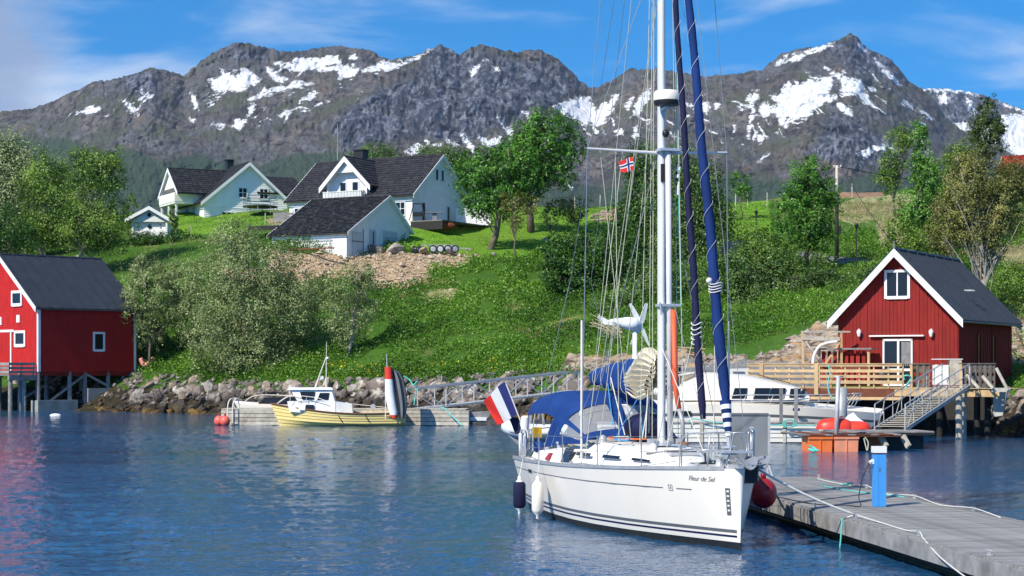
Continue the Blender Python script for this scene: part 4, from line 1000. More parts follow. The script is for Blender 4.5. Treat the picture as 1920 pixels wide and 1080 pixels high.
tag(scatter('dry_grass', 7000, 'straw', None, ALLX + NOVEG, (112, 186), 5.0, .5, True, .14, -.28, seed=59), 'wisps of dry grass among the green', None, None, 'stuff')
tag(scatter('shore_herbs', 22000, 'herb', [[(240, 640), (330, 620), (420, 690), (600, 690), (760, 690), (1040, 650), (1080, 680), (1040, 712), (760, 722), (420, 728), (300, 708)]], None, (118, 146), 3.8, .6, False, .7, .6, xr=(230, 1100), seed=54, zmin=1.5, pyr_=(600, 722)), 'lush herbs just above the shore rocks', None, None, 'stuff')
tag(scatter('dandelions', 420, 'flower', [[(600, 680), (860, 680), (1000, 670), (1040, 700), (600, 710)]], None, (118, 132), 3.4, .55, False, .9, .9, xr=(600, 1040), seed=55, zmin=2, pyr_=(660, 720)), 'yellow dandelions above the shore rocks', None, None, 'stuff')
tag(scatter('dandelions', 160, 'flower', None, ALLX + NOVEG, (112, 150), 3.0, .5, False, .9, .1, seed=56), 'yellow flowers dotted over the slope', None, None, 'stuff')
tag(scatter('lawn_grass', 40000, 'herb', LAWN, None, (140, 192), 2.6, .12, True, .3, .9, seed=57, xr=(300, 1460)), 'short bright grass of the lawns', None, None, 'stuff')
tag(scatter('right_bank_herbs', 14000, 'herb', [[(1890, 560), (1960, 560), (1960, 770), (1900, 770)], [(1600, 490), (1930, 480), (1930, 600), (1700, 560), (1600, 600)], [(1330, 590), (1560, 560), (1500, 610), (1400, 650), (1340, 650)]], None, (84, 126), 3.8, .5, False, .7, .5, xr=(1300, 1990), seed=58, zmin=1.6, pyr_=(480, 780)), 'green herbs round the right boathouse', None, None, 'stuff')
# ================================================================ buildings
def clad(mb, O, U, Nn, outline, pitch, mode='h', th=.032, z0=0.0):
    """boards over a wall face; outline: (u, top z) from left to right, piecewise linear; mode h = lapped level boards, v = upright boards"""
    O, U, Nn = Vector(O), Vector(U), Vector(Nn); up = Vector((0, 0, 1))
    us = [p[0] for p in outline]; zs = [p[1] for p in outline]; u0, u1 = us[0], us[-1]
    top = lambda u: float(np.interp(u, us, zs)); zmax = max(zs)
    if mode == 'h':
        z = z0
        while z < zmax - .01:
            zt = min(z + pitch, zmax - .005)
            def span(zz):
                g = np.linspace(u0, u1, 241); k = [u for u in g if top(u) >= zz - 1e-6]
                if not k: return None
                a, b = k[0], k[-1]
                return a, b
            s0, s1 = span(z), span(zt)
            if s0 is None: break
            if s1 is None: s1 = ((s0[0] + s0[1]) / 2, (s0[0] + s0[1]) / 2 + .001)
            P = lambda u, zz, t: O + U * u + up * zz + Nn * t
            a, b, c, d = (s0[0], s0[1], s1[1], s1[0])
            mb.add([P(a, z, th), P(b, z, th), P(c, zt, .004), P(d, zt, .004), P(a, z, .004), P(b, z, .004)], [(0, 1, 2, 3), (4, 5, 1, 0)])
            z += pitch
    else:
        n = max(1, int(round((u1 - u0) / pitch))); w = (u1 - u0) / n
        for k in range(n):
            a, b = u0 + k * w + .011, u0 + (k + 1) * w - .011; t = th if k % 2 else th * .45
            pts = [(a, top(a))] + [(u, z) for u, z in outline if a < u < b] + [(b, top(b))]
            lo = [O + U * a + up * z0, O + U * b + up * z0]
            fr = [p + Nn * t for p in lo] + [O + U * u + up * z + Nn * t for u, z in reversed(pts)]
            m = len(fr); bk = [p - Nn * t for p in fr]
            i = len(mb.v); mb.add(fr + bk, [tuple(range(m)), (m, 0, m - 1, 2 * m - 1), (1, m + 1, m + 2, 2)])
    return mb

def face_of(L_, yf, yb, f):
    return {'F': (Vector((0, yf, 0)), Vector((1, 0, 0)), Vector((0, 1, 0))), 'B': (Vector((0, -yb, 0)), Vector((1, 0, 0)), Vector((0, -1, 0))),
            'G0': (Vector((0, 0, 0)), Vector((0, 1, 0)), Vector((-1, 0, 0))), 'G1': (Vector((L_, 0, 0)), Vector((0, 1, 0)), Vector((1, 0, 0)))}[f]

def window(root, dims, f, u, z, w, h, fw=.09, nx=1, ny=1, fm='white', proud=.06, pane='pane', name='window'):
    """u, z: centre of the opening on face f"""
    O, U, Nn = face_of(*dims, f); up = Vector((0, 0, 1)); C_ = O + U * u + up * z + Nn * .035
    mb = MB()
    def bx(u0, u1, z0, z1, t0, t1):
        P = lambda a, b, t: C_ + U * a + up * b + Nn * t
        mb.hexa([P(u0, z0, t0), P(u1, z0, t0), P(u1, z0, t1), P(u0, z0, t1), P(u0, z1, t0), P(u1, z1, t0), P(u1, z1, t1), P(u0, z1, t1)])
    W2, H2 = w / 2, h / 2
    bx(-W2 - fw, -W2, -H2 - fw, H2 + fw, 0, proud); bx(W2, W2 + fw, -H2 - fw, H2 + fw, 0, proud)
    bx(-W2, W2, -H2 - fw * 1.2, -H2, 0, proud + .02); bx(-W2, W2, H2, H2 + fw, 0, proud)
    for i in range(1, nx): bx(-W2 + w * i / nx - fw * .25, -W2 + w * i / nx + fw * .25, -H2, H2, .012, proud * .8)
    for i in range(1, ny): bx(-W2, W2, -H2 + h * i / ny - fw * .2, -H2 + h * i / ny + fw * .2, .012, proud * .7)
    o = mb.build(name, M[fm], root)
    for i in range(nx):
        for j in range(ny):
            p = MB(); a = -W2 + w * i / nx; b = a + w / nx; c_ = -H2 + h * j / ny; d = c_ + h / ny
            g = lambda x, y, t: C_ + U * x + up * y + Nn * t
            p.hexa([g(a, c_, 0), g(b, c_, 0), g(b, c_, .01), g(a, c_, .01), g(a, d, 0), g(b, d, 0), g(b, d, .01), g(a, d, .01)])
            p.build('pane', M[pane], o)
    return o

FLAT = [False]       # a wing is itself a part: its surfaces' details then hang on the wing, not one level deeper

def slab(p, th):
    """four corner points (counter-clockwise from above) -> closed slab"""
    a, b, c, d = [Vector(q) for q in p]; n = (b - a).cross(d - a).normalized()
    return [a, b, c, d, a + n * th, b + n * th, c + n * th, d + n * th]

def roof_plane(root, R0, R1, E0, E1, style, matl, th=.10, pitch=.35, name='roof'):
    """ridge R0-R1, eave E0-E1; style 'tile' = lapped courses with humps, 'rib' = metal sheet with raised ribs"""
    R0, R1, E0, E1 = [Vector(p) for p in (R0, R1, E0, E1)]
    mb = MB(); n = (R1 - R0).cross(E0 - R0).normalized()
    if n.z < 0: n = -n
    dn = Vector((0, 0, 0)) - n * th
    mb.hexa([E0 + dn, E1 + dn, R1 + dn, R0 + dn, E0, E1, R1, R0])
    ob = mb.build(name, matl, root)
    sf = n * -(th + .035); s_ = MB(); s_.hexa([E0 + sf, E1 + sf, R1 + sf, R0 + sf, E0 + dn * 1.02, E1 + dn * 1.02, R1 + dn * 1.02, R0 + dn * 1.02]); s_.build('soffit', M['white'], root)
    s = MB(); Ls = (E0 - R0).length; Lr = (R1 - R0).length
    if style == 'tile':
        k = max(2, int(Ls / pitch)); m = max(2, int(Lr / .30))
        for i in range(k):
            t0, t1 = i / k, (i + 1) / k
            top_, bot = [], []
            a0, a1 = R0.lerp(E0, t0), R1.lerp(E1, t0); b0, b1 = R0.lerp(E0, t1), R1.lerp(E1, t1)
            rows = [[], [], []]
            for j in range(m * 2 + 1):
                q = j / (m * 2); hump = .035 if j % 2 else .0
                rows[0].append(a0.lerp(a1, q) + n * (.012 + hump)); rows[1].append(b0.lerp(b1, q) + n * (.055 + hump)); rows[2].append(b0.lerp(b1, q) + n * .002)
            s.grid(rows)
        s.build('tile_course', matl, root if FLAT[0] else ob, kind='stuff')
    else:
        m = max(2, int(Lr / pitch))
        for j in range(m + 1):
            q = j / m; w = .02 / Lr * 1.0
            big = (j % 6 == 0); hh = .085 if big else .04; w2 = (.035 if big else .03) / Lr
            a, b = R0.lerp(R1, max(q - w2, 0)), R0.lerp(R1, min(q + w2, 1)); c, d = E0.lerp(E1, min(q + w2, 1)), E0.lerp(E1, max(q - w2, 0))
            s.hexa([d, c, b, a, d + n * hh, c + n * hh, b + n * hh, a + n * hh])
        s.build('rib', matl, root if FLAT[0] else ob, kind='stuff')
    return ob

def block(root, L_, yf, yb, zef, zeb, zr, wallm, mode, pitch, roofm, style, trim='white', over=.35, gover=.35, rp=.34, z0=0.0, barge=.24, bt=.05, walls='F B G0 G1', rooff=True, roofb=True, yr=0.0, bargem=None):
    """a gabled block: x along the ridge 0..L, front eave at y=yf, back eave at y=-yb"""
    out = {}
    of_, ob_ = (zr - zef) / (yf - yr), (zr - zeb) / (yb + yr)
    core = MB()
    for f in walls.split():
        O, U, Nn = face_of(L_, yf, yb, f); w = MB()
        ol = [(0, zef), (L_, zef)] if f == 'F' else [(0, zeb), (L_, zeb)] if f == 'B' else [(-yb, zeb), (yr, zr), (yf, zef)]
        ol2 = [(u, z - .03) for u, z in ol]
        pts = [O + U * ol2[0][0] + Vector((0, 0, z0)), O + U * ol2[-1][0] + Vector((0, 0, z0))] + [O + U * u + Vector((0, 0, z)) for u, z in reversed(ol2)]
        m = len(pts); w.add(pts + [p - Nn * .15 for p in pts], [tuple(range(m)), tuple(range(m, 2 * m))[::-1]] + [(i, (i + 1) % m, (i + 1) % m + m, i + m) for i in range(m)])
        wo = w.build('wall', wallm, root); out[f] = wo
        clad(MB(), O, U, Nn, ol2, pitch, mode, z0=z0).build('cladding', wallm, root if FLAT[0] else wo, kind='stuff')
    x0, x1 = -gover, L_ + gover
    E = lambda x, s: (x, yf + over, zef - over * of_ + .06) if s else (x, -yb - over, zeb - over * ob_ + .06)
    if rooff: out['rf'] = roof_plane(root, (x0, yr, zr + .06), (x1, yr, zr + .06), E(x0, 1), E(x1, 1), style, roofm, pitch=rp)
    if roofb: out['rb'] = roof_plane(root, (x1, yr, zr + .06), (x0, yr, zr + .06), E(x1, 0), E(x0, 0), style, roofm, pitch=rp)
    for x, sg in ((x0, -1), (x1, 1)):
        for s in (1, 0):
            if (s and not rooff) or (not s and not roofb): continue
            a = Vector((x + sg * bt / 2, yr, zr + .02)); b = Vector(E(x + sg * bt / 2, s)) - Vector((0, 0, .04))
            d = Vector((0, 0, 1))
            mb = MB(); hw = bt / 2
            mb.hexa([(a.x - hw, a.y, a.z - barge), (a.x + hw, a.y, a.z - barge), (b.x + hw, b.y, b.z - barge), (b.x - hw, b.y, b.z - barge),
                     (a.x - hw, a.y, a.z + .07), (a.x + hw, a.y, a.z + .07), (b.x + hw, b.y, b.z + .07), (b.x - hw, b.y, b.z + .07)])
            mb.build('bargeboard', M[bargem or trim], root)
    mb = MB().tube([(x0, yr, zr + .09), (x1, yr, zr + .09)], .09, 6); mb.build('ridge_cap', roofm, root)
    for s in (1, 0):     # gutters
        if (s and not rooff) or (not s and not roofb): continue
        a, b = Vector(E(x0, s)), Vector(E(x1, s)); q = Vector((0, (.05 if s else -.05), -.09))
        MB().tube([a + q, b + q], .055, 6).build('gutter', M['black'] if roofm is M['roof'] else roofm, root)
    return out

def corner_boards(root, L_, yf, yb, zf, zb, m='white', w=.14, z0=0, which=None):
    for (x, y, z, sx, sy) in ((0, yf, zf, -1, 1), (L_, yf, zf, 1, 1), (0, -yb, zb, -1, -1), (L_, -yb, zb, 1, -1)):
        mb = MB(); t = .035
        mb.box(min(x, x - sx * w), max(x, x - sx * w), min(y, y + sy * t), max(y, y + sy * t), z0, z - .05)
        mb.box(min(x, x + sx * t), max(x, x + sx * t), min(y - sy * w, y + sy * t), max(y - sy * w, y + sy * t), z0, z - .05)
        mb.build('corner_board', M[m], root)

# ---------------------------------------------------------------- left red boathouse
LB = 8.3
th = R(225); xd = Vector((math.cos(th), math.sin(th), 0)); yd = Vector((-math.sin(th), math.cos(th), 0))
near = Vector(((72 - CX) / F * 131, 131, 2.93))
lbo = near - xd * LB - yd * 5.3
lb = empty('red_boathouse', lbo, th, 'bright red boathouse on stilts at the left edge, black metal roof', 'boathouse')
dims = (LB, 5.3, 5.3)
block(lb, LB, 5.3, 5.3, 4.75, 4.75, 8.75, M['red'], 'h', .145, M['roofmetal'], 'rib', over=.18, gover=.3, rp=.16, barge=.3)
corner_boards(lb, LB, 5.3, 5.3, 4.75, 4.75, w=.17)
window(lb, dims, 'F', 3.25, 2.25, .72, 1.15, .15, fm='white')
window(lb, dims, 'G1', 2.3, 5.45, 1.15, .75, .2); window(lb, dims, 'G1', 2.75, 2.45, 1.2, .8, .2)
mb = MB(); mb.box(LB + .03, LB + .10, 1.4, 1.57, 0, 3.0); mb.box(LB + .03, LB + .10, -.9, 1.9, 2.95, 3.13); mb.box(LB + .03, LB + .08, -.9, 1.4, 0, 2.95, 1)
mb.build('door', [M['white'], M['red']], lb)
MB().box(LB + .03, LB + .09, 2.3, 2.75, 3.65, 4.2).build('sign_board', M['white'], lb)
MB().box(LB + .03, LB + .09, -.2, .1, 3.5, 4.1).build('lamp', M['white'], lb)
z_b = -lbo.z
pile_m = MB().tube([(0, 0, -3.6), (0, 0, 0)], [.17, .15], 10).mesh('pile', M['greywood'])
for x, y in ((LB - .1, 5.1), (5.6, 5.1), (4.3, 5.1), (2.3, 5.1), (.2, 5.1), (LB - .1, 2.5), (6, 2.5), (3, 2.5), (.2, 2.5), (LB - .1, -.5), (5, -.5), (2, -.5)):
    share('pile', pile_m, lb, (x, y, -.02), (0, 0, x))
for a, b in (((LB - .5, 5.15, -2.5), (4.2, 5.15, -.15)), ((4.2, 5.15, -.2), (.6, 5.15, -1.9)), ((2.6, 5.1, -2.2), (.2, 5.1, -.2)), ((LB, 2.5, -2.2), (4.6, 2.5, -.2))):
    MB().bar(a, b, .12, .16).build('brace', M['greywood'], lb)
MB().box(-.05, LB, -5.2, 5.2, -.3, -.02).build('floor_beam', M['darkred'], lb)
MB().box(5.2, LB + .2, 4.6, 5.6, -3.1, -2.1).build('footing', M['concrete'], lb); MB().box(-.3, 4.2, 4.6, 5.4, -2.6, -1.25).build('footing', M['concrete'], lb)
# its landing deck on the water side, to the left
dk = empty('boathouse_deck', lbo, th, 'weathered landing deck with a plank railing at the left boathouse door', 'deck')
for k in range(7): MB().box(LB + .15 + k * .3, LB + .43 + k * .3, -3.5, 5.15, -.28, -.2).build('deck_board', M['greywood'], dk)
MB().box(LB + .1, LB + 2.3, 4.95, 5.2, -.62, -.29).build('beam', M['greywood'], dk)
for k, z in enumerate((.08, .36, .66)): MB().box(LB + .14, LB + 2.3, 5.14, 5.2, z - .19, z).build('railing_board', M['greywood'], dk)
for k in range(3): MB().box(LB + 2.25, LB + 2.32, -3.4, 5.2, -.12 + k * .29, .08 + k * .29).build('railing_board', M['greywood'], dk)
for x in (LB + .3, LB + 1.3, LB + 2.25): MB().box(x - .05, x + .05, 5.06, 5.13, -.3, .7).build('railing_post', M['greywood'], dk)
for y in (3.5, 1.5, -.5): MB().box(LB + 2.17, LB + 2.24, y - .05, y + .05, -.3, .7).build('railing_post', M['greywood'], dk)
for x, y in ((LB + 2.1, 5), (LB + 2.1, 2.5), (LB + 2.1, 0), (LB + 1, 5.0)): share('pile', pile_m, dk, (x, y, -.3))
MB().box(-1.9, -.1, 1.5, 5.2, -.35, -.15).build('ramp', M['greywood'], dk)
# rolled salmon fender hanging at the far corner post
pf = smooth_path([W(263, 672, 137), W(270, 684, 137), W(280, 680, 137), W(288, 672, 137)], 5)
tag(MB().tube(pf, .17, 10).build('rolled_fender', M['pink'], None, True), 'curved salmon pink fender hanging behind the left boathouse', 'fender')
q = W(291, 700, 137.5); tag(MB().tube([q - Vector((0, 0, .6)), W(291, 668, 137.5)], .04, 6).build('thin_post', M['brownwood']), 'thin rusty post beside the pink fender', 'post')
tag(MB().ball((0, 0, 0), .26, (1.5, .7, .5)).build('mooring_float', M['white'], None, True), 'small white float drifting in front of the left boathouse', 'buoy').location = W(104, 779, F * 3.2 / 89) 

# ---------------------------------------------------------------- right red boathouse
# local x runs along the ridge towards the camera-left gable
th = math.atan2(-math.cos(R(30)), -math.sin(R(30))); xd = Vector((math.cos(th), math.sin(th), 0)); yd = Vector((-math.sin(th), math.cos(th), 0))
LR_, HW = 10.2, 3.06
cR = Vector((21.9, 88, 2.3))             # right front corner: x = L, y = +HW
rbo = cR - xd * LR_ - yd * HW
rb = empty('red_boathouse', rbo, th, 'dark red boathouse with a loft window and deck on the right', 'boathouse')
dims = (LR_, HW, HW)
block(rb, LR_, HW, HW, 3.6, 3.6, 6.75, M['darkred'], 'v', .19, M['roofmetal'], 'rib', over=.4, gover=.5, rp=.26, barge=.34, bt=.07)
def rby(px):     # local y on the gable plane seen at a photo column
    t = (px - CX) / F
    P0 = rbo + xd * LR_
    return (t * P0.y - P0.x) / (yd.x - t * yd.y)
def rbz(py, y):
    P0 = rbo + xd * LR_ + yd * y
    return CH + (HY - py) / F * P0.y - rbo.z
y_ = rby(1683); window(rb, dims, 'G1', y_, rbz(533, y_), 1.05, 1.18, .13, 2, 1)
y0, y1 = rby(1656), rby(1712); ym = (y0 + y1) / 2; wd = abs(y1 - y0)
dm = MB(); X_ = LR_ + .03; hD = 2.35
ya, yb_ = min(y0, y1), max(y0, y1)
for a, b in ((ya, ya + .09), (yb_ - .09, yb_), (ym - .02, ym + .09)): dm.box(X_, X_ + .07, a, b, 0, hD)
dm.box(X_, X_ + .07, ya, yb_, hD - .1, hD); dm.box(X_, X_ + .07, ya, yb_, .75, .87); dm.box(X_, X_ + .07, ya, yb_, 0, .1)
door = dm.build('door', M['white'], rb)
for a, b in ((ya + .09, ym - .02), (ym + .09, yb_ - .09)):
    MB().box(X_ + .01, X_ + .03, a, b, .87, hD - .1).build('pane', M['pane'], door); MB().box(X_ + .01, X_ + .03, a, b, .1, .75).build('panel', M['pane'], door)
cm = MB()
for k in range(9): cm.box(X_ + .031, X_ + .045, yb_ - .12 - (k + 1) * .05 - .0, yb_ - .13 - k * .05, 1.0 + .1 * (k % 2), hD - .15)
cm.build('curtain', M['greywood'], door)
ys = sorted((rby(1632), rby(1734))); MB().box(LR_ + .02, LR_ + .22, ys[0], ys[1], rbz(631, ym), rbz(631, ym) + .07).build('door_canopy', M['white'], rb)
for px_ in (1613, 1748):
    y_ = rby(px_); z_ = rbz(624, y_)
    l = MB(); l.lathe([(.05, .16), (.11, .10), (.12, 0), (.07, -.18), (.03, -.22)], (LR_ + .2, y_, z_), 8); l.bar((LR_ + .02, y_, z_ + .12), (LR_ + .2, y_, z_ + .2), .03)
    l.build('wall_lamp', M['white'], rb)
for x in (LR_ - 3.6, LR_ - 6.4):
    window(rb, dims, 'F', x, 1.75, .55, 1.7, .07, fm='darkred', pane='pane')
MB().tube([(LR_ + .5, 0, 6.7), (LR_ + .5, 0, 7.2)], .03, 5).build('ridge_finial', M['greywood'], rb)
MB().tube([(LR_ - .02, -HW, 3.1), (LR_ + .04, -1, 2.5)], .012, 5).build('cable', M['black'], rb)
for k in range(2): MB().box(5.5 + k * .5, 5.6 + k * .5, 2.2, 2.6, 4.86, 4.92).build('roof_patch', M['galv'], rb)
# lean-to windbreak of red boards left of the door
wy = sorted((rby(1572), rby(1640)))
shed = empty('windbreak', rbo, th, 'low red slatted windbreak left of the boathouse door', 'screen')
n_ = 8
for k in range(n_):
    a = wy[0] - .6 + (wy[1] - wy[0] + .5) * k / n_
    MB().hexa([(LR_ + .9, a + .05, .1), (LR_ + .9, a + .24, .1), (LR_ + .93, a + .24, .1), (LR_ + .93, a + .05, .1), (LR_ + .7, a - .02, 1.75), (LR_ + .7, a + .17, 1.75), (LR_ + .73, a + .17, 1.75), (LR_ + .73, a - .02, 1.75)]).build('slat', M['darkred'], shed)
MB().box(LR_ + .3, LR_ + 1.1, wy[0] - .9, wy[1] + .2, 1.82, 1.9).build('cap_board', M['greywood'], shed)
MB().box(LR_ + .94, LR_ + 1.0, wy[0] - .6, wy[1], .82, .96).build('rail', M['brownwood'], shed)
for y in (wy[0] - .7, wy[1]): MB().box(LR_ + .85, LR_ + .97, y - .06, y + .06, .0, 1.85).build('post', M['wood'], shed)
# pale hoop on the deck (covered boat cradle) - arched white pipe and timber cross frame
def WP(px, py, D): return W(px, py, D)
fr = empty('cross_braced_stand', W(1505, 700, 90), 0, 'open timber frame with crossed braces left of the windbreak', 'frame')
Bf = Vector(fr.location)
def fp(px, py, D=90): return W(px, py, D) - Bf
for a, b, w, m_ in (((1504, 624), (1506, 690), .13, 'wood'), ((1577, 624), (1578, 690), .13, 'wood'), ((1502, 622), (1594, 622), .10, 'palewood'), ((1504, 634), (1574, 636), .22, 'palewood'), ((1506, 636), (1546, 686), .11, 'palewood'), ((1574, 642), (1546, 684), .11, 'wood')):
    MB().bar(fp(*a), fp(*b), w * .8, w, up=(0, 1, 0)).build('beam' if abs(a[1] - b[1]) < 5 else 'brace' if abs(a[0] - b[0]) > 20 else 'post', M[m_], fr)
MB().bar(fp(1577, 624, 92), fp(1594, 624, 91), .1).build('beam', M['wood'], fr)
tag(MB().tube(smooth_path([W(1524, 690, 89.6), W(1526, 668, 89.6), W(1536, 650, 89.6), W(1552, 643, 89.6), W(1570, 641, 89.6)], 5), .075, 8).build('arched_pipe', M['white'], None, True), 'curved white pipe under the timber frame', 'pipe')

# timber terrace in front of it
def decky(px, k): return W(px, 690, k)
T0, T1, T2 = Vector(((1405 - CX) / F * 88, 88, 2.25)), Vector(((1694 - CX) / F * 84, 84, 2.25)), Vector(((1866 - CX) / F * 80.5, 80.5, 2.25))
ter = empty('terrace', T0, math.atan2(T1.y - T0.y, T1.x - T0.x), 'large timber terrace on posts with a pale board railing in front of the right boathouse', 'terrace')
TL = (T1 - T0).length
def toL(p): 
    v = Vector(p) - T0; a = ter.rotation_euler.z
    return Vector((v.x * math.cos(a) + v.y * math.sin(a), -v.x * math.sin(a) + v.y * math.cos(a), v.z))
T2l = toL(T2)
brd = box_mesh('deck_board', TL + .1, .14, .04, M['wood'])
for k in range(34): share('deck_board', brd, ter, (TL / 2, .08 + k * .15, -.02))
for k in range(28): MB().box(TL + .07, T2l.x + .1, T2l.y - .2 + k * .16 + .6, T2l.y - .2 + k * .16 + .74, -.04, 0).build('deck_board', M['wood'], ter)
MB().box(-.1, TL, -.1, -.02, -.40, -.02).build('fascia', M['brownwood'], ter)
MB().box(-.1, TL, -.16, -.1, -.56, -.42).build('joist', M['wood'], ter)
MB().box(TL + .02, T2l.x + .2, T2l.y - .05, T2l.y + .05, -.35, -.045).build('fascia', M['wood'], ter)
rail_h = [(1.02, 1.12), (.74, .88), (.48, .62), (.2, .36)]
for a, b in rail_h: MB().box(-.05, TL - .02, -.13, -.09, a, b).build('railing_board', M['wood'], ter)
MB().box(-.08, TL, -.16, .02, 1.121, 1.17).build('handrail', M['wood'], ter)
for k in range(12):
    x = k * TL / 11; wide = k in (1, 5); w = .2 if wide else .07
    MB().box(x - w / 2, x + w / 2, -.19 if wide else -.085, -.131 if wide else -.02, -.35, 1.12).build('railing_post', M['wood'], ter)
# right-hand landing: lattice screens and pale posts
def lattice(p0, p1, h0=.05, h1=1.12, nu=7, m='lattice'):
    p0, p1 = toL(p0), toL(p1); d = (p1 - p0); Lg = d.length; u = d.normalized(); nn = Vector((-u.y, u.x, 0)); up = Vector((0, 0, 1))
    def bx(a, b, z0, z1, t0, t1): 
        P = lambda s, z, t: p0 + u * s + up * z + nn * t
        return MB().hexa([P(a, z0, t0), P(b, z0, t0), P(b, z0, t1), P(a, z0, t1), P(a, z1, t0), P(b, z1, t0), P(b, z1, t1), P(a, z1, t1)])
    for z in (h0, h0 + .33, h0 + .68, h1 - .16): bx(0, Lg, z, z + .20, .02, .05).build('lattice_board', M[m], ter)
    for k in range(nu + 1): bx(max(k * Lg / nu - .07, 0), min(k * Lg / nu + .07, Lg), h0, h1, -.02, .015).build('lattice_board', M[m], ter)
    bx(-.05, Lg + .05, h1, h1 + .05, -.07, .10).build('handrail', M[m], ter)
lattice(Vector(((1800 - CX) / F * 81, 81, 2.25)), T2)
lattice(Vector(((1708 - CX) / F * 85.5, 85.5, 2.25)), Vector(((1744 - CX) / F * 85, 85, 2.25)), nu=3)
for px_, D_ in ((1710, 85.3), (1757, 84.6), (1803, 80.9)):
    p = toL(Vector(((px_ - CX) / F * D_, D_, 2.25))); MB().box(p.x - .06, p.x + .06, p.y - .12, p.y - .05, -.3, 1.12).build('railing_post', M['wood'], ter)
for a, b in (((1812, 703), (1836, 728)), ((1842, 705), (1862, 728)), ((1868, 690), (1890, 732))):
    MB().bar(toL(W(*a, 80.2)), toL(W(*b, 79.8)), .07, .12).build('brace', M['palewood'], ter)
MB().bar(toL(W(1860, 731, 80)), toL(W(1893, 731, 80)), .14, .18).build('beam', M['palewood'], ter)
# posts below and walls coloured near-black for the shade underneath
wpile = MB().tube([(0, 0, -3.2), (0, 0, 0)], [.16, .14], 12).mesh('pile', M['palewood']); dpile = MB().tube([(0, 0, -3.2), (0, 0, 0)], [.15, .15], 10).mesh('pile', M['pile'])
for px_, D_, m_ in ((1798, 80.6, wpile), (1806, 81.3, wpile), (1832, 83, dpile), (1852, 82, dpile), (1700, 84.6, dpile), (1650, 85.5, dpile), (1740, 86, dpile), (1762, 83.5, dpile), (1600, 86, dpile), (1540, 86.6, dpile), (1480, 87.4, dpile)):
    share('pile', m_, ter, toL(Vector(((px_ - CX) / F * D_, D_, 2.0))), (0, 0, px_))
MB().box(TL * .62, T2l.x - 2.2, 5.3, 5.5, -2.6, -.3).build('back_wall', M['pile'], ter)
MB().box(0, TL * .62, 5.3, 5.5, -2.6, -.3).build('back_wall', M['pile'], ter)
cb = MB(); P_ = [W(1862, 742, 81), W(1888, 742, 81.6), W(1886, 800, 81.6), W(1862, 805, 81)]
tag(MB().hexa([Vector(W(1862, 782, 81.2)) , W(1880, 779, 81.0), W(1883, 779, 84), W(1862, 781, 84), W(1862, 734, 81.2), W(1888, 734, 81.2), W(1890, 734, 84), W(1862, 734, 84)]).build('bridge_abutment', M['concrete']), 'pale concrete block under the right end of the terrace', 'block')
# white plastic box / wood boxes on the deck
bx = empty('garden_crate', W(1755, 722, 84.5), 0, 'white garden trunk and grill cart behind the gangway head', 'crate')
MB().box(-.1, .55, -.2, .3, .02, .95).build('crate_body', M['white'], bx); MB().box(.6, 1.15, -.25, .25, .02, 1.2).build('crate_side', M['palewood'], bx); MB().box(-.15, 1.2, -.27, .35, 1.201, 1.24).build('lid', M['white'], bx)
tag(MB().ball((0, 0, 0), .42, (1.1, .7, .9), 14, 8).build('covered_grill', M['black'], None, True), 'black covered grill beside the white boathouse door', 'grill').location = W(1660, 690, 86.6) - Vector((0, 0, .4))

# ---------------------------------------------------------------- far left white house
a_ = R(28)
hA = empty('white_house', (0, 0, 0), 0, 'left white house with a black roof and a balcony, half its gable in shade', 'house')
thA = math.atan2(math.cos(a_), -math.sin(a_)); xdA = Vector((math.cos(thA), math.sin(thA), 0)); ydA = Vector((-math.sin(thA), math.cos(thA), 0))
ap = Vector(((465 - CX) / F * 190, 190, 18.9)); hA.location = ap; hA.rotation_euler = (0, 0, thA)
# local x goes back from the visible gable (G0 at x=0); local y = to the left
block(hA, 9.0, 4.8, 4.4, 2.0, 2.2, 6.0, M['housewhite'], 'h', .2, M['roof'], 'tile', over=.55, gover=.55, rp=.36, barge=.3, z0=-.8)
dA = (9.0, 4.8, 4.4)
for u, z, w_, h_ in ((.45 + .15, 2.85, .85, .95), (-1.75, 2.85, .85, .95)): window(hA, dA, 'G0', u, z, w_, h_, .12, 2, 2)
window(hA, dA, 'G0', 2.4, .35, 1.0, .7, .12, 2, 1)
MB().box(-.06, -.02, -4.3, 4.7, 1.16, 1.24).build('band_board', M['white'], hA)
MB().box(5.6, 6.5, -.35, .35, 5.3, 6.9).build('chimney', M['black'], hA)
MB().box(5.5, 6.6, -.45, .45, 6.9, 6.98).build('chimney_cap', M['black'], hA)
# cross wing to the left with its balcony
wing = empty('wing', (0, 0, 0), 0); wing.parent = hA; wing.location = (4.4, 7.3, 0); wing.rotation_euler = (0, 0, R(-90))   # its x runs back to the main roof
FLAT[0] = True
block(wing, 7.2, 2.7, 2.7, 3.2, 3.2, 5.45, M['housewhite'], 'h', .2, M['roof'], 'tile', over=.7, gover=.1, rp=.36, barge=.3, z0=1.8, walls='F B')
FLAT[0] = False
MB().hexa([(1.6, -2.6, 1.8), (1.6, 2.6, 1.8), (1.5, 2.6, 1.8), (1.5, -2.6, 1.8), (1.6, -2.6, 3.3), (1.6, 2.6, 3.3), (1.5, 2.6, 3.3), (1.5, -2.6, 3.3)]).build('balcony_back', M['housewhite'], wing)
MB().add([(.25, -2.6, 3.35), (.25, 2.6, 3.35), (.25, 0, 5.35), (.15, -2.6, 3.35), (.15, 2.6, 3.35), (.15, 0, 5.35)], [(0, 1, 2), (5, 4, 3), (0, 3, 4, 1), (1, 4, 5, 2), (2, 5, 3, 0)]).build('gable_panel', M['housewhite'], wing)
for y in (-.9, .9):
    MB().box(1.36, 1.4, y - .45, y + .45, 1.9, 3.1).build('balcony_door', M['pane'], wing)
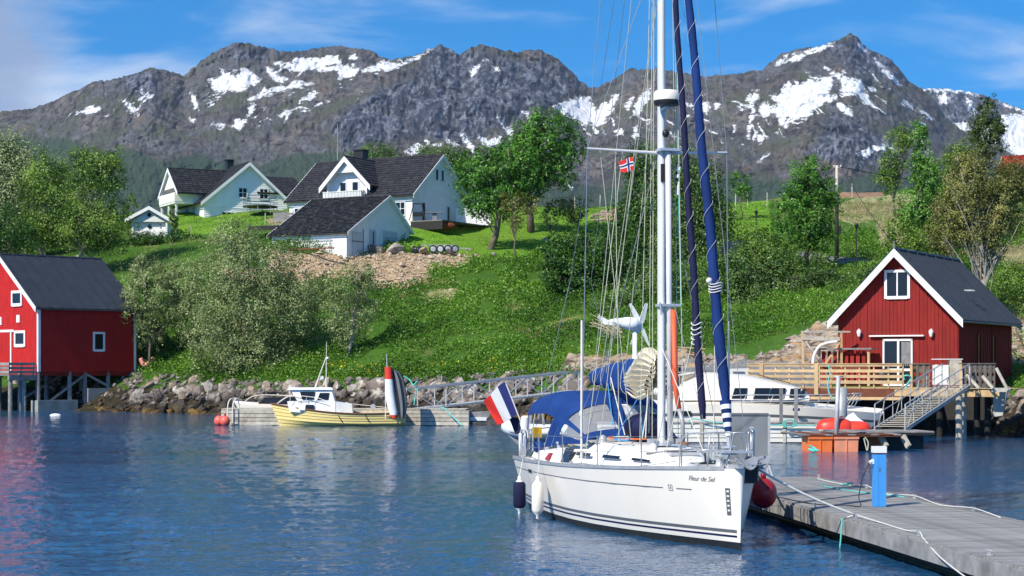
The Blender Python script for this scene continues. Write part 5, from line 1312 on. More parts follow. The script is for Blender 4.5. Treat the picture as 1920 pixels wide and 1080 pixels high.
MB().box(-.15, 3.0, -2.75, 2.75, 1.6, 1.8).build('balcony_floor', M['white'], wing)
for s in (-1, 1): MB().box(-.15, 3.0, s * 2.75 - .04, s * 2.75 + .04, 1.8, 2.75).build('balcony_parapet', M['cream'], wing)
MB().box(-.2, -.12, -2.78, 2.78, 1.8, 2.75).build('balcony_parapet', M['cream'], wing)
for y in (-2.5, 0, 2.5): MB().box(-.05, .15, y - .1, y + .1, -1.2, 1.6).build('balcony_post', M['white'], wing)
for s in (-2.6, 2.6): MB().box(0, .16, s - .08, s + .08, 2.75, 3.3).build('balcony_post', M['white'], wing)
# ground floor under the wing
MB().box(3.2, 7.2, -2.6, 2.6, -1.0, 1.6).build('lower_wall', M['housewhite'], wing)
for u in (3.3, 5.6): window(hA, dA, 'F', u, 1.0, .8, .8, .1, 2, 1)
# small dormer roof piece at the rear right
roof_plane(hA, (3.2, -6.3, 5.1), (3.2, -1.0, 5.1), (-.2, -7.0, 2.9), (-.2, -1.0, 2.9), 'tile', M['roof'], pitch=.36)
MB().box(.2, 6, -6.4, -4.4, -.8, 2.9).build('rear_wall', M['housewhite'], hA)
# trampoline beside it
tp = empty('trampoline', W(488, 396, 186), 0, 'round trampoline with a black safety net beside the left white house', 'trampoline')
rr_ = 1.75
ring = lambda r, z, n=28: [(r * math.cos(2 * math.pi * k / n), r * math.sin(2 * math.pi * k / n), z) for k in range(n + 1)]
MB().tube(ring(rr_, .45), .07, 6, cap=False).build('jumping_frame', M['black'], tp, True); MB().lathe([(rr_ - .1, .43), (rr_ - .1, .46)], n=24).build('jumping_mat', M['black'], tp)
for z in (.75, 1.1, 1.4): MB().tube(ring(rr_, z + .1), .028, 5, cap=False).build('net_ring', M['black'], tp)
for k in range(8):
    c_, s_ = math.cos(k * .785), math.sin(k * .785); MB().tube([(rr_ * c_, rr_ * s_, -.3), (rr_ * c_, rr_ * s_, 1.55)], .035, 6).build('pole', M['galv'], tp)

# ---------------------------------------------------------------- small white playhouse / well house
ph = empty('playhouse', W(281, 441, 174), R(4), 'small white wooden playhouse with a low gable roof and diamond windows', 'playhouse')
s_ = 174 / F
ph2 = {}
def phx(px): return (px - 281) * s_
def phz(py): return (441 - py) * s_
mbp = MB(); mbp.box(phx(249), phx(313), .25, 3.4, phz(446), phz(416)); mbp.build('back_wall', M['housewhite'], ph)
for x in (249, 312): MB().box(phx(x) - .08, phx(x) + .08, -.1, .08, phz(446), phz(415)).build('porch_post', M['white'], ph)
MB().box(phx(250), phx(311), -.06, .02, phz(443), phz(434)).build('porch_rail', M['white'], ph)
MB().hexa([(phx(244), -.1, phz(416)), (phx(318), -.1, phz(416)), (phx(318), .1, phz(416)), (phx(244), .1, phz(416)), (phx(280), -.1, phz(394)), (phx(282), -.1, phz(394)), (phx(282), .1, phz(394)), (phx(280), .1, phz(394))]).build('gable', M['white'], ph)
for xe, sg in ((236, -1), (321, 1)):
    a = Vector((phx(280.5), 0, phz(388))); b = Vector((phx(xe), 0, phz(411)))
    for j in range(1):
        MB().hexa([(b.x, -.45, b.z - .16), (a.x, -.45, a.z - .16), (a.x, 3.6, a.z - .16), (b.x, 3.6, b.z - .16), (b.x, -.45, b.z), (a.x, -.45, a.z), (a.x, 3.6, a.z), (b.x, 3.6, b.z)]).build('roof', M['greywood'], ph)
    MB().hexa([(b.x, -.52, b.z - .34), (a.x, -.52, a.z - .3), (a.x, -.46, a.z - .3), (b.x, -.46, b.z - .34), (b.x, -.52, b.z + .02), (a.x, -.52, a.z + .05), (a.x, -.46, a.z + .05), (b.x, -.46, b.z + .02)]).build('bargeboard', M['white'], ph)
for (x, y, yy) in ((280, 403, -.14), (280, 425, .2)):
    MB().bar((phx(x), yy, phz(y) - .22), (phx(x), yy, phz(y) + .22), .01, .01).lathe([(.24, -.02), (.24, .02)], (phx(x), yy, phz(y)), 4, axis=(0, 1, 0)).build('diamond_window', M['pane'], ph)
for x in (260, 300): MB().box(phx(x) - .05, phx(x) + .05, .18, .24, phz(427), phz(419)).build('lamp', M['greywood'], ph)

# ---------------------------------------------------------------- main white house
thB = R(150); xB = Vector((math.cos(thB), math.sin(thB), 0)); yB = Vector((-math.sin(thB), math.cos(thB), 0))
hBl = Vector((-6.5, 162, 16.0))
hB = empty('white_house', hBl, thB, 'big white house with a dormer balcony and a black tiled roof, middle of the hilltop', 'house')
LBh, yf, yb = 13.4, 4.6, 4.2
dB = (LBh, yf, yb)
block(hB, LBh, yf, yb, 2.75, 2.95, 6.4, M['housewhite'], 'h', .17, M['roof'], 'tile', over=.45, gover=.4, rp=.36, barge=.26, z0=-1.2)
corner_boards(hB, LBh, yf, yb, 2.75, 2.95, z0=-1.0)
for u in (.32, -.62): window(hB, dB, 'G0', u + .3, 4.6, .42, .95, .09)
window(hB, dB, 'G0', 2.85, .95, .5, 1.9, .12); window(hB, dB, 'G0', -1.3, 1.0, .42, 1.7, .12)
window(hB, dB, 'F', 12.4, 1.2, .8, 1.2, .1, 2, 2); window(hB, dB, 'F', 1.2, 1.3, .9, 1.1, .1, 2, 2)
MB().box(8.2, 9.2, -.5, .4, 6.0, 7.35).build('chimney', M['black'], hB); MB().box(8.1, 9.3, -.6, .5, 7.35, 7.43).build('chimney_cap', M['black'], hB)
# dormer: its own little gabled block, ridge running back into the roof
dor = empty('dormer', (6.95, 0, 0), 0); dor.parent = hB; dor.location = (6.95, 4.75, 0); dor.rotation_euler = (0, 0, R(-90))
FLAT[0] = True
block(dor, 4.6, 2.2, 2.2, 4.0, 4.0, 6.15, M['housewhite'], 'h', .17, M['roof'], 'tile', over=.6, gover=.35, rp=.36, barge=.42, z0=2.0, walls='F B')
FLAT[0] = False
MB().add([(.55, -2.2, 2.0), (.55, 2.2, 2.0), (.55, 2.2, 4.0), (.55, 0, 6.1), (.55, -2.2, 4.0), (.65, -2.2, 2.0), (.65, 2.2, 2.0), (.65, 2.2, 4.0), (.65, 0, 6.1), (.65, -2.2, 4.0)], [(4, 3, 2, 1, 0), (5, 6, 7, 8, 9), (0, 1, 6, 5), (1, 2, 7, 6), (2, 3, 8, 7), (3, 4, 9, 8), (4, 0, 5, 9)]).build('dormer_front', M['housewhite'], dor)
for y in (-.62, .72):
    f_ = MB(); f_.box(.46, .54, y - .38, y + .38, 2.5, 4.05); f_.build('balcony_door', M['white'], dor); MB().box(.44, .458, y - .29, y + .29, 2.6, 3.95).build('door_pane', M['pane'], dor)
MB().add([(-.05, -1.3, 4.8), (-.05, 1.3, 4.8), (-.05, 0, 6.0), (.05, -1.3, 4.8), (.05, 1.3, 4.8), (.05, 0, 6.0)], [(2, 1, 0), (3, 4, 5), (0, 1, 4, 3), (1, 2, 5, 4), (2, 0, 3, 5)]).build('gable_panel', M['white'], dor)
MB().box(-.75, .5, -2.1, 2.1, 2.05, 2.2).build('balcony_floor', M['white'], dor)
bal = MB()
for k in range(26): bal.box(-.74, -.71, -2.05 + k * .161, -2.05 + k * .161 + .11, 2.2, 3.0)
for s in (-1, 1):
    for k in range(8): bal.box(-.7 + k * .16, -.6 + k * .16, s * 2.07 - .015, s * 2.07 + .015, 2.2, 3.0)
bal.build('baluster', M['white'], dor, kind='stuff')
MB().box(-.78, -.66, -2.1, 2.1, 3.0, 3.06).build('balcony_rail', M['white'], dor)
# terrace at the gable end, white fence, antenna
te = empty('house_terrace', hBl, thB, 'low dark timber terrace at the right gable of the big white house', 'terrace')
for k in range(12): MB().box(-3.4 + k * .28, -3.15 + k * .28, -3.5, 5.0, .05, .12).build('deck_board', M['greywood'], te)
MB().box(-3.4, -.1, 4.9, 5.0, -.7, .05).build('skirt', M['pile'], te)
fe = empty('white_fence', W(856, 416, 163), 0, 'short white picket fence right of the big house', 'fence')
for k in range(18): MB().box(k * .17 * .95, k * .17 * .95 + .11, 0, .03, -.2, 1.25).build('picket', M['white'], fe)
MB().box(-.05, 3.1, .03, .09, .9, 1.0).build('rail', M['white'], fe); MB().box(-.05, 3.1, -.04, -.005, -.3, .75).build('panel', M['white'], fe)
tag(MB().tube([W(633, 300, 170), W(633, 232, 170)], [.06, .04], 6).build('antenna_mast', M['greywood']), 'thin tall mast behind the big white house', 'mast')
sh = MB().ball((0, 0, 0), .5, (2.2, 1, .75), 14, 8).build('rust_shrub', M['shrubred'], None, True); sh.location = W(832, 424, 157); tag(sh, 'low rust-brown shrub on the terrace edge of the big house', 'shrub')
sw = empty('swing_seat', W(783, 414, 158), 0, 'dark swing frame against the shaded gable of the big house', 'swing')
for s in (-1, 1):
    MB().tube([(s * .7, -.5, 0), (s * .35, 0, 1.5)], .045, 6).build('leg', M['black'], sw); MB().tube([(s * .7, .5, 0), (s * .35, 0, 1.5)], .045, 6).build('leg', M['black'], sw)
MB().tube([(-.4, 0, 1.5), (.4, 0, 1.5)], .05, 6).build('crossbar', M['black'], sw); MB().box(-.4, .4, -.2, .2, .4, .75).build('seat', M['dark'], sw)
tb = empty('garden_table', W(815, 414, 158), 0, 'grey garden table on the terrace of the big house', 'table')
MB().box(-.8, .8, -.4, .4, .68, .74).build('tabletop', M['greypanel'], tb); MB().box(-.2, .2, -.2, .2, 0, .68).build('pedestal', M['greypanel'], tb)

# ---------------------------------------------------------------- garage
hGl = Vector((-10.5, 151, 12.75)); hG = empty('garage', hGl, thB, 'white garage with a black tiled catslide roof in front of the big house', 'garage')
LG, gf, gb = 7.6, 5.9, 3.3
dG = (LG, gf, gb)
block(hG, LG, gf, gb, 1.6, 2.25, 4.9, M['housewhite'], 'h', .17, M['roof'], 'tile', over=.3, gover=.3, rp=.3, barge=.2, z0=-.9)
MB().box(-.10, -.03, -1.35, .85, -.1, 1.95).build('garage_door', M['doorgrey'], hG)
for z in (.4, .9, 1.4): MB().box(-.115, -.101, -1.33, .83, z, z + .03).build('door_groove', M['grey'], hG)
f_ = MB(); 
for a in ((-1.5, -1.36, -.1, 2.1), (.86, 1.0, -.1, 2.1)): f_.box(-.12, -.02, a[0], a[1], a[2], a[3])
f_.box(-.12, -.02, -1.36, .86, 1.96, 2.1); f_.build('door_frame', M['white'], hG)
sd = MB().box(-.09, -.03, 1.8, 2.7, -.1, 1.95).build('side_door', M['doorgrey'], hG); MB().box(-.105, -.091, 2.15, 2.3, .4, 1.8).build('door_pane', M['pane'], sd)
MB().box(-.08, -.03, 3.7, 5.2, -.3, 1.6).build('barn_door', M['doorgrey'], hG); MB().box(-.1, -.081, 3.6, 5.3, .8, .88).build('hinge_bar', M['grey'], hG); MB().box(-.1, -.081, 3.62, 3.7, -.3, 1.9).build('door_post', M['grey'], hG)
MB().box(-.2, -.02, -2.6, -2.45, -.2, 2.1).build('downpipe', M['white'], hG)
# ladder and bench planks along its front wall
la = empty('ladder', hGl, thB, 'long ladder hung level along the white front wall of the garage', 'ladder')
for z in (.35, .95): MB().box(1.4, 6.6, gf + .12, gf + .17, z, z + .06).build('rail', M['alu'], la)
for k in range(17): MB().box(1.6 + k * .3, 1.63 + k * .3, gf + .13, gf + .16, .51, .95).build('rung', M['alu'], la)
for x in (1.5, 4.2, 6.4): MB().box(x, x + .05, gf + .18, gf + .25, -.6, .9).build('leg', M['galv'], la)
tag(MB().box(-.3, .3, -.1, .1, 0, .1).build('drain_board', M['brownwood']), 'reddish base plank under the ladder', 'plank'); bpy.data.objects['drain_board'].location = W(575, 468, 145.4); bpy.data.objects['drain_board'].scale = (9, 1, 1); bpy.data.objects['drain_board'].rotation_euler = (0, 0, thB)
# boulders, tyres, low wall by the garage
for px_, py_, w_, l_ in ((657, 468, 1.3, 'pale boulder at the near corner of the garage'), (704, 468, 1.4, 'brown boulder before the side door of the garage'), (745, 468, 1.5, 'flat boulder before the garage door'), (618, 470, .9, 'round boulder below the right end of the ladder'),
                       (578, 472, .8, 'small boulder below the ladder'), (795, 470, .9, 'pale boulder left of the stacked wheels'), (843, 472, .8, 'whitish boulder leaning on the wheels'), (925, 478, .7, 'flat stone at the lawn edge right of the wheels'), (1024, 452, 1.2, 'grey boulder beside the big dark bush'), (1160, 405, 1.6, 'rock outcrop on the hilltop lawn')):
    D_ = 148.5 if py_ > 460 and px_ < 900 else (150 if px_ < 1000 else (155 if px_ < 1100 else 176))
    ro = share('boulder', ROCKS[(px_ // 7) % 10], None, W(px_, py_, D_), (.3, .2, px_), (w_ * .62, w_ * .5, w_ * .40)); tag(ro, l_, 'boulder')
lw = empty('stone_edging', W(760, 474, 151), 0, 'low grey block wall behind the stacked wheels', 'wall')
for k in range(9):
    MB().box(k * .62, k * .62 + .59, 0, .35, -.2, .45 - .02 * (k % 3)).build('block', M['concrete'], lw)
    if 2 <= k <= 6: MB().box(k * .62 + .05, k * .62 + .62, .02, .33, .455, .7).build('block', M['concrete'], lw)
def wheel(px, py, D, lab, dx=0):
    w = empty('wheel', W(px, py, D), R(dx), lab, 'wheel', 'car wheels stored by the garage')
    prof = [(.20, -.10), (.30, -.11), (.335, -.07), (.34, 0), (.335, .07), (.30, .11), (.20, .10)]
    MB().lathe(prof, (0, 0, 0), 24, axis=(0, 1, 0)).build('tyre', M['black'], w, 40)
    m = MB(); m.lathe([(.205, -.115), (.22, -.105), (.20, -.06), (.17, -.03)], (0, 0, 0), 20, axis=(0, 1, 0))
    for k in range(5):
        c_, s_ = math.cos(k * 1.2566 + .3), math.sin(k * 1.2566 + .3); m.bar((0, -.12, 0), (.2 * c_, -.12, .2 * s_), .07, .03, up=(0, 1, 0))
    m.build('rim', M['alu'], w)
for px_, l_, r_ in ((812, 'leftmost upright spoked wheel of the four', 5), (826, 'second upright spoked wheel from the left', -4), (840, 'third spoked wheel, behind the whitish boulder', 6), (853, 'rightmost spoked wheel of the row', 25), (786, 'leftmost wheel leaning low beside the garage', 55), (777, 'half hidden tyre nearest the garage', 65)):
    wheel(px_, 467 + (2 if px_ < 800 else 0), 148.8 if px_ != 840 else 149.1, l_, r_)
gt = empty('grey_deck', W(500, 424, 152), R(-25), 'grey raised platform edge left of the garage', 'platform')
for k in range(6): MB().box(-1.5 + k * .5, -1.03 + k * .5, -.6, 1.2, -.12, .0).build('deck_board', M['greywood'], gt)
MB().box(-1.5, 1.5, -.65, -.6, -.4, -.02).build('skirt', M['pile'], gt)
gf_ = empty('board_fence', W(530, 418, 156), 0, 'short grey board fence between the two white houses', 'fence')
for k in range(3): MB().box(-.8, .9, 0, .04, .1 + k * .28, .34 + k * .28).build('board', M['greywood'], gf_)
for x in (-.8, .2, .9): MB().box(x - .04, x + .04, .05, .12, -.3, 1.1).build('post', M['greywood'], gf_)
# red house at the right edge
hr = empty('red_house', W(1975, 330, 186), R(150), 'red house with an orange-red roof at the upper right edge', 'house')
block(hr, 5, 1.6, 1.6, 1.0, 1.0, 2.2, M['darkred'], 'h', .2, M['darkred'], 'rib', over=.3, gover=.3, rp=.5, z0=-2)
# ================================================================ the yacht; local x = metres aft of the stem, y = starboard, z = above the water
AL = R(14)
yr = empty('sailing_yacht', (4.0, 31.6, 0), R(104), 'white sailing yacht with blue canopy and two furled blue headsails moored at the pontoon', 'sailboat')
LOA = 10.2
hs = [0, .25, .6, 1.2, 2.0, 3.0, 4.2, 5.5, 7.0, 8.6, 10.2]
hd = [.10, .32, .53, .82, 1.14, 1.42, 1.63, 1.74, 1.75, 1.68, 1.52]
hw = [.015, .10, .22, .44, .74, 1.06, 1.33, 1.47, 1.47, 1.36, 1.15]
hz = [1.43, 1.42, 1.41, 1.385, 1.35, 1.31, 1.27, 1.23, 1.20, 1.17, 1.15]
def hull_b(s, z):
    d, w, zz = np.interp(s, hs, hd), np.interp(s, hs, hw), np.interp(s, hs, hz)
    if z >= 0: return float(w + (d - w) * (z / zz) ** .75)
    return float(w * math.sqrt(max(0, 1 - (z / -.55) ** 2)))
def hull_x(s, z): return s - .06 * max(z, 0) * max(0, 1 - s) + (.10 * z if s > 10 else 0)
zl = [-.5, -.25, 0, .06, .125, .150, .205, .245, .285, .345, .40, .6, .8, .95]
LV = [('antifouling', 'antifoul', 0, 4), ('boot_stripe', 'gel', 4, 6), ('boot_stripe', 'navy', 6, 7), ('boot_stripe', 'gel', 7, 8), ('boot_stripe', 'grey', 8, 9)]
st = list(np.linspace(0, 1.2, 9)) + list(np.linspace(1.5, 10.2, 26))
def hull_strip(z0, z1, side, n=1):
    rows = []
    for k in range(n + 1):
        row = []
        for s in st:
            top = float(np.interp(s, hs, hz)); a = min(z0, top) if z0 is not None else top; 
            b = top if z1 is None else z1
            z = a + (b - a) * k / n
            row.append((hull_x(s, z), side * hull_b(s, z), z))
        rows.append(row)
    return rows
hm_ = MB()
def both(z0, z1, mi, n=1):
    for sd in (1, -1):
        r_ = hull_strip(z0, z1, sd, n); hm_.grid(r_ if sd > 0 else r_[::-1], mi)
both(-.5, .125, 1, 6); both(.125, .205, 0); both(.205, .245, 2); both(.245, .285, 0); both(.285, .345, 3)
both(.345, None, 0, 8)
# stem: a narrow rounded nose joining the two sides; the stripes stop short of it
nose = []
for z in [-.5, -.2, 0, .125, .3, .6, .9, 1.2, 1.36, 1.43]:
    b = hull_b(0, z) if z > -.5 else .0
    nose.append([(hull_x(0, z), b, z), (hull_x(0, z) - .05, b * .45, z), (hull_x(0, z) - .065, 0, z), (hull_x(0, z) - .05, -b * .45, z), (hull_x(0, z), -b, z)])
hm_.grid(nose, lambda i, j: 1 if i < 3 else 0)
# transom
tr = []
for z in (-.5, -.2, 0, .2, .5, .8, 1.15): 
    b = hull_b(10.2, z); x = hull_x(10.2, z); tr.append([(x, b * q, z) for q in (1, .5, 0, -.5, -1)])
hm_.grid(tr, 0)
hull = hm_.build('hull', [M['gel'], M['antifoul'], M['navy'], M['grey']], yr, 50)
# thin pinstripe, broken by a vent and ending before the logo, then a dash
def on_hull(s, z, out=.004):
    e = .02; b = hull_b(s, z); db = (hull_b(s + e, z) - hull_b(s - e, z)) / (2 * e); dz = (hull_b(s, z + e) - hull_b(s, z - e)) / (2 * e)
    n = Vector((-db, 1, -dz)).normalized()
    return Vector((hull_x(s, z), b, z)) + n * out
def ribbon(s0, s1, zf, wd, name, m, k=40, out=.004):
    rows = [[on_hull(s0 + (s1 - s0) * i / k, zf(s0 + (s1 - s0) * i / k) + q * wd / 2, out) for i in range(k + 1)] for q in (-1, 1)]
    return MB().sheet(rows, .002).build(name, m, hull)
pz = lambda s: float(np.interp(s, [0, 10.2], [1.02, .93])) + .0
ribbon(1.55, 8.0, pz, .018, 'pinstripe', M['grey']); ribbon(8.55, 10.1, pz, .018, 'pinstripe', M['grey'], 12); ribbon(.85, 1.2, pz, .018, 'pinstripe', M['grey'], 6)
ribbon(8.05, 8.5, lambda s: pz(s) , .10, 'hull_vent', M['steel'], 6, .006); ribbon(8.12, 8.42, lambda s: pz(s), .06, 'hull_vent', M['dark'], 6, .012)
# sponsor plate near the stem: a dark vertical strip with light marks
pl = MB(); rows = [[on_hull(.09 + .075 * q, 1.08 - .48 * k / 8, .006) for q in (0, 1)] for k in range(9)]; pl.sheet(rows, .002).build('draft_plate', M['grey'], hull)
for k in range(5): 
    rows = [[on_hull(.105 + .04 * q, 1.04 - .085 * k - .03 * e, .010) for q in (0, 1)] for e in (0, 1)]; MB().sheet(rows, .002).build('draft_mark', M['white'], hull)
def hull_text(body, s_right, z0, size, shear, m, name):
    cu = bpy.data.curves.new(name, 'FONT'); cu.body = body; cu.size = size; cu.shear = shear; cu.space_character = .92; cu.align_x = 'RIGHT'; cu.resolution_u = 3
    t = bpy.data.objects.new(name + '_curve', cu); COL.objects.link(t)
    bpy.context.view_layer.update()
    me = bpy.data.meshes.new_from_object(t.evaluated_get(bpy.context.evaluated_depsgraph_get()))
    bpy.data.objects.remove(t); me.name = name
    for v in me.vertices: v.co = on_hull(s_right - v.co.x, z0 + v.co.y, .006)
    me.materials.clear(); me.materials.append(m)
    o = bpy.data.objects.new(name, me); COL.objects.link(o); o.parent = hull
    return o
hull_text('Fleur de Sel', .34, 1.18, .125, .4, M['grey'], 'boat_name')
lg = MB()
for a, b in (((1.30, 1.0), (1.30, 1.10)), ((1.40, 1.0), (1.40, 1.10)), ((1.30, 1.1), (1.40, 1.1)), ((1.30, 1.0), (1.40, 1.0)), ((1.33, 1.03), (1.37, 1.07)), ((1.37, 1.03), (1.33, 1.07))): lg.bar(on_hull(a[0], a[1] - .03, .004), on_hull(b[0], b[1] - .03, .004), .010, .006)
lg.build('maker_emblem', M['grey'], hull)
# anchor locker notch: dark recess on the port bow top, seen over the stem
MB().hexa([(-.12, -.30, 1.17), (.42, -.52, 1.17), (.42, -.10, 1.17), (-.10, -.06, 1.17), (-.13, -.30, 1.455), (.42, -.56, 1.455), (.42, -.08, 1.455), (-.11, -.06, 1.455)]).build('anchor_locker', M['dark'], yr)

# deck, toe rail, coachroof, cockpit
def deck_row(s, z_add=0, sc=1.0, n=9):
    d = float(np.interp(s, hs, hd)) * sc; z = float(np.interp(s, hs, hz)) + z_add
    return [(hull_x(s, 1.3), d * math.sin(q), z + .05 * math.cos(q) * d / 1.7) for q in np.linspace(-math.pi / 2, math.pi / 2, n)]
dm = MB(); dm.grid([deck_row(s, -.035) for s in st if s <= 7.1], 0)
dm.grid([[(s, y, float(np.interp(s, hs, hz)) - .035) for y in np.linspace(-1, -.62, 3) * float(np.interp(s, hs, hd))] for s in np.linspace(7.1, 10.1, 8)], 0)
dm.grid([[(s, y, float(np.interp(s, hs, hz)) - .035) for y in np.linspace(.62, 1, 3) * float(np.interp(s, hs, hd))] for s in np.linspace(7.1, 10.1, 8)], 0)
dm.box(7.1, 10.1, -1.06, 1.06, .55, .62)
deck = dm.build('deck', M['deckwhite'], yr, 40)
for sd in (1, -1):
    tr_ = MB(); rows = [[], [], [], []]
    for s in st[1:]:
        d = float(np.interp(s, hs, hd)); z = float(np.interp(s, hs, hz)); x = hull_x(s, 1.3)
        for k, (dy, dz) in enumerate(((0.012, -.03), (.012, .035), (-.03, .035), (-.03, -.03))): rows[k].append((x, sd * (d + dy), z + dz))
    tr_.grid(rows + [rows[0]], 0); tr_.build('toe_rail', M['galv'], yr)
# coachroof: lofted cross-sections
cs = [(2.3, .18, .02), (2.7, .42, .16), (3.3, .62, .27), (4.3, .84, .36), (5.4, .98, .41), (6.4, 1.05, .44), (7.1, 1.08, .46), (7.25, 1.08, .46)]
def cr_sec(s, w, h, n=17):
    z = float(np.interp(s, hs, hz)) - .02; out = []
    for q in np.linspace(-1, 1, n):
        a = abs(q); y = math.copysign(w * (1.16 - .16 * min(1, (1 - a) * 6)), q) * (a if a < .85 else a) if a > .8 else q * w * 1.0
        hh = h * (1 - max(0, (a - .80) / .20) ** 1.3) + .03 * (1 - a * a)
        out.append((s, (q * w * (1 + .16 * max(0, (a - .8) / .2))), z + hh))
    return out
crm = MB(); crm.grid([cr_sec(*c_) for c_ in cs], 0)
crm.add(cr_sec(*cs[-1]) + [(7.25, 0, 1.15)], [tuple(range(17)) + (17,)])
roofc = crm.build('coachroof', M['deckwhite'], yr, 45)
for s0, s1 in ((3.1, 3.7), (4.15, 4.9), (5.5, 6.3)):      # long dark side windows
    for sd in (1, -1):
        rows = []
        for q in (.30, .58):
            row = []
            for i in range(7):
                s = s0 + (s1 - s0) * i / 6; w = float(np.interp(s, [c[0] for c in cs], [c[1] for c in cs])); h = float(np.interp(s, [c[0] for c in cs], [c[2] for c in cs])); z = float(np.interp(s, hs, hz)) - .02
                row.append((s, sd * (w * (1.16 - .13 * q) + .012), z + h * (.22 + .6 * q) + .01))
            rows.append(row)
        MB().sheet(rows if sd > 0 else rows[::-1], .006).build('portlight', M['pane'], yr)
def hatch(s, w, l, z=None, name='hatch'):
    z = z or float(np.interp(s, hs, hz)) + float(np.interp(s, [c[0] for c in cs], [c[2] for c in cs])) + .02
    MB().box(s - l / 2 - .04, s + l / 2 + .04, -w / 2 - .04, w / 2 + .04, z - .04, z + .025).box(s - l / 2, s + l / 2, -w / 2, w / 2, z + .026, z + .04, 1).build(name, [M['alu'], M['pane']], yr)
hatch(3.1, .5, .5); hatch(5.3, .4, .45); hatch(1.7, .45, .45, 1.40)
for s_, y_ in ((6.0, .68), (3.4, .45)):      # dorade vent cowls
    z_ = float(np.interp(s_, hs, hz)) + float(np.interp(s_, [c[0] for c in cs], [c[2] for c in cs]))
    MB().lathe([(.17, 0), (.18, .03), (.12, .045)], (s_, y_, z_ - .01), 18).ball((s_, y_, z_ + .07), .085, (1, 1, 1.1)).build('vent', M['steel'] if y_ == .68 else M['deckwhite'], yr, 40)
# cockpit coamings, winches, instrument panels
for sd in (1, -1):
    MB().hexa([(7.2, sd * 1.06, 1.13), (9.6, sd * 1.05, 1.10), (9.6, sd * 1.32, 1.10), (7.2, sd * 1.34, 1.13), (7.2, sd * 1.04, 1.50), (9.6, sd * 1.06, 1.32), (9.6, sd * 1.20, 1.32), (7.2, sd * 1.20, 1.50)]).build('coaming', M['deckwhite'], yr)
    for s_ in (7.7, 8.7): MB().lathe([(.085, 0), (.09, .02), (.06, .05), (.06, .13), (.085, .15), (.085, .18), (.03, .2)], (s_, sd * 1.14, 1.42 - (s_ - 7.7) * .07), 14).build('winch', M['steel'], yr, 40)
MB().hexa([(7.85, 1.345, 1.20), (8.15, 1.345, 1.20), (8.15, 1.37, 1.20), (7.85, 1.37, 1.20), (7.85, 1.235, 1.36), (8.15, 1.24, 1.34), (8.15, 1.26, 1.34), (7.85, 1.26, 1.36)]).build('instrument_cover', M['redball'], yr)
MB().hexa([(6.6, 1.26, 1.20), (7.1, 1.26, 1.20), (7.1, 1.29, 1.20), (6.6, 1.29, 1.20), (6.6, 1.12, 1.50), (7.1, 1.14, 1.5), (7.1, 1.17, 1.5), (6.6, 1.15, 1.5)]).build('side_window', M['pane'], yr)
whl = MB(); wc = Vector((8.75, .35, 1.55))
whl.tube([wc + Vector((.04 * math.sin(t), .42 * math.cos(t), .42 * math.sin(t))) for t in np.linspace(0, 2 * math.pi, 28)], .018, 6, cap=False)
for k in range(6): whl.tube([wc, wc + Vector((0, .41 * math.cos(k * 1.047), .41 * math.sin(k * 1.047)))], .01, 5)
whl.build('steering_wheel', M['steel'], yr); MB().hexa([(8.8, .15, .6), (9.05, .15, .6), (9.05, .55, .6), (8.8, .55, .6), (8.82, .2, 1.6), (9.0, .2, 1.6), (9.0, .5, 1.6), (8.82, .5, 1.6)]).build('binnacle', M['deckwhite'], yr)
MB().box(9.0, 9.1, -.1, .25, 1.55, 1.95).build('chart_plotter', M['black'], yr)

# canopy: blue sprayhood with clear windows, joined to a bimini over the cockpit
def arch(s, hw_, zb, zt, lean=0.0, n=24, p=2.6, s_top=None):
    out = []
    for i in range(n + 1):
        t = math.pi * i / n; c_, s_ = math.cos(t), math.sin(t)
        y = hw_ * math.copysign(abs(c_) ** (2 / p), c_); h = abs(s_) ** (2 / p)
        out.append(Vector((s + lean * h, y, zb + (zt - zb) * h)))
    return out
AR = [arch(6.05, 1.05, 1.62, 1.78), arch(7.1, 1.14, 1.58, 2.20, -.5, p=3), arch(8.15, 1.20, 1.50, 2.52, -1.15, p=3.2), arch(8.55, 1.26, 1.44, 2.63, -1.15, p=3.4), arch(8.6, 1.29, 1.40, 2.69, -.3, p=4), arch(9.3, 1.32, 1.35, 2.68, p=4), arch(9.95, 1.32, 1.35, 2.61, p=4)]
def patch(a, b, i0, i1, k=3): return [[a[i].lerp(b[i], q / k) for i in range(i0, i1 + 1)] for q in range(k + 1)]
# top canvas
top = MB(); rows = []
for a, b in zip(AR[3:-1], AR[4:]): rows += patch(a, b, 3, 21)[:-1]
rows.append([AR[-1][i] for i in range(3, 22)]); top.sheet(rows, .012)
rows = []
for a, b in zip(AR[2:3], AR[3:4]): rows += patch(a, b, 0, 24)
top.sheet(rows, .012); top.build('bimini_canvas', M['canvas'], yr, True)
# sprayhood frame strips and its clear panels
fr_ = MB(); fr_.sheet(patch(AR[0], AR[1], 0, 24)[:2], .012); fr_.sheet([[AR[1].__getitem__(i).lerp(AR[2][i], q) for i in range(25)] for q in (.72, 1.0)], .012)
for i0 in (0, 3, 11, 20, 23):
    w_ = 1 if i0 in (0, 23) else 1
    rows = patch(AR[0], AR[1], i0, i0 + w_) [:-1] + patch(AR[1], AR[2], i0, i0 + w_); fr_.sheet(rows, .012)
fr_.build('sprayhood_canvas', M['canvas'], yr, True)
cl_ = MB(); 
for i0, i1 in ((1, 3), (4, 11), (12, 20), (21, 23)):
    rows = patch(AR[0], AR[1], i0, i1)[1:-1] + patch(AR[1], AR[2], i0, i1)[:3]; cl_.sheet(rows, .004)
cl_.build('sprayhood_window', M['clear'], yr, True)
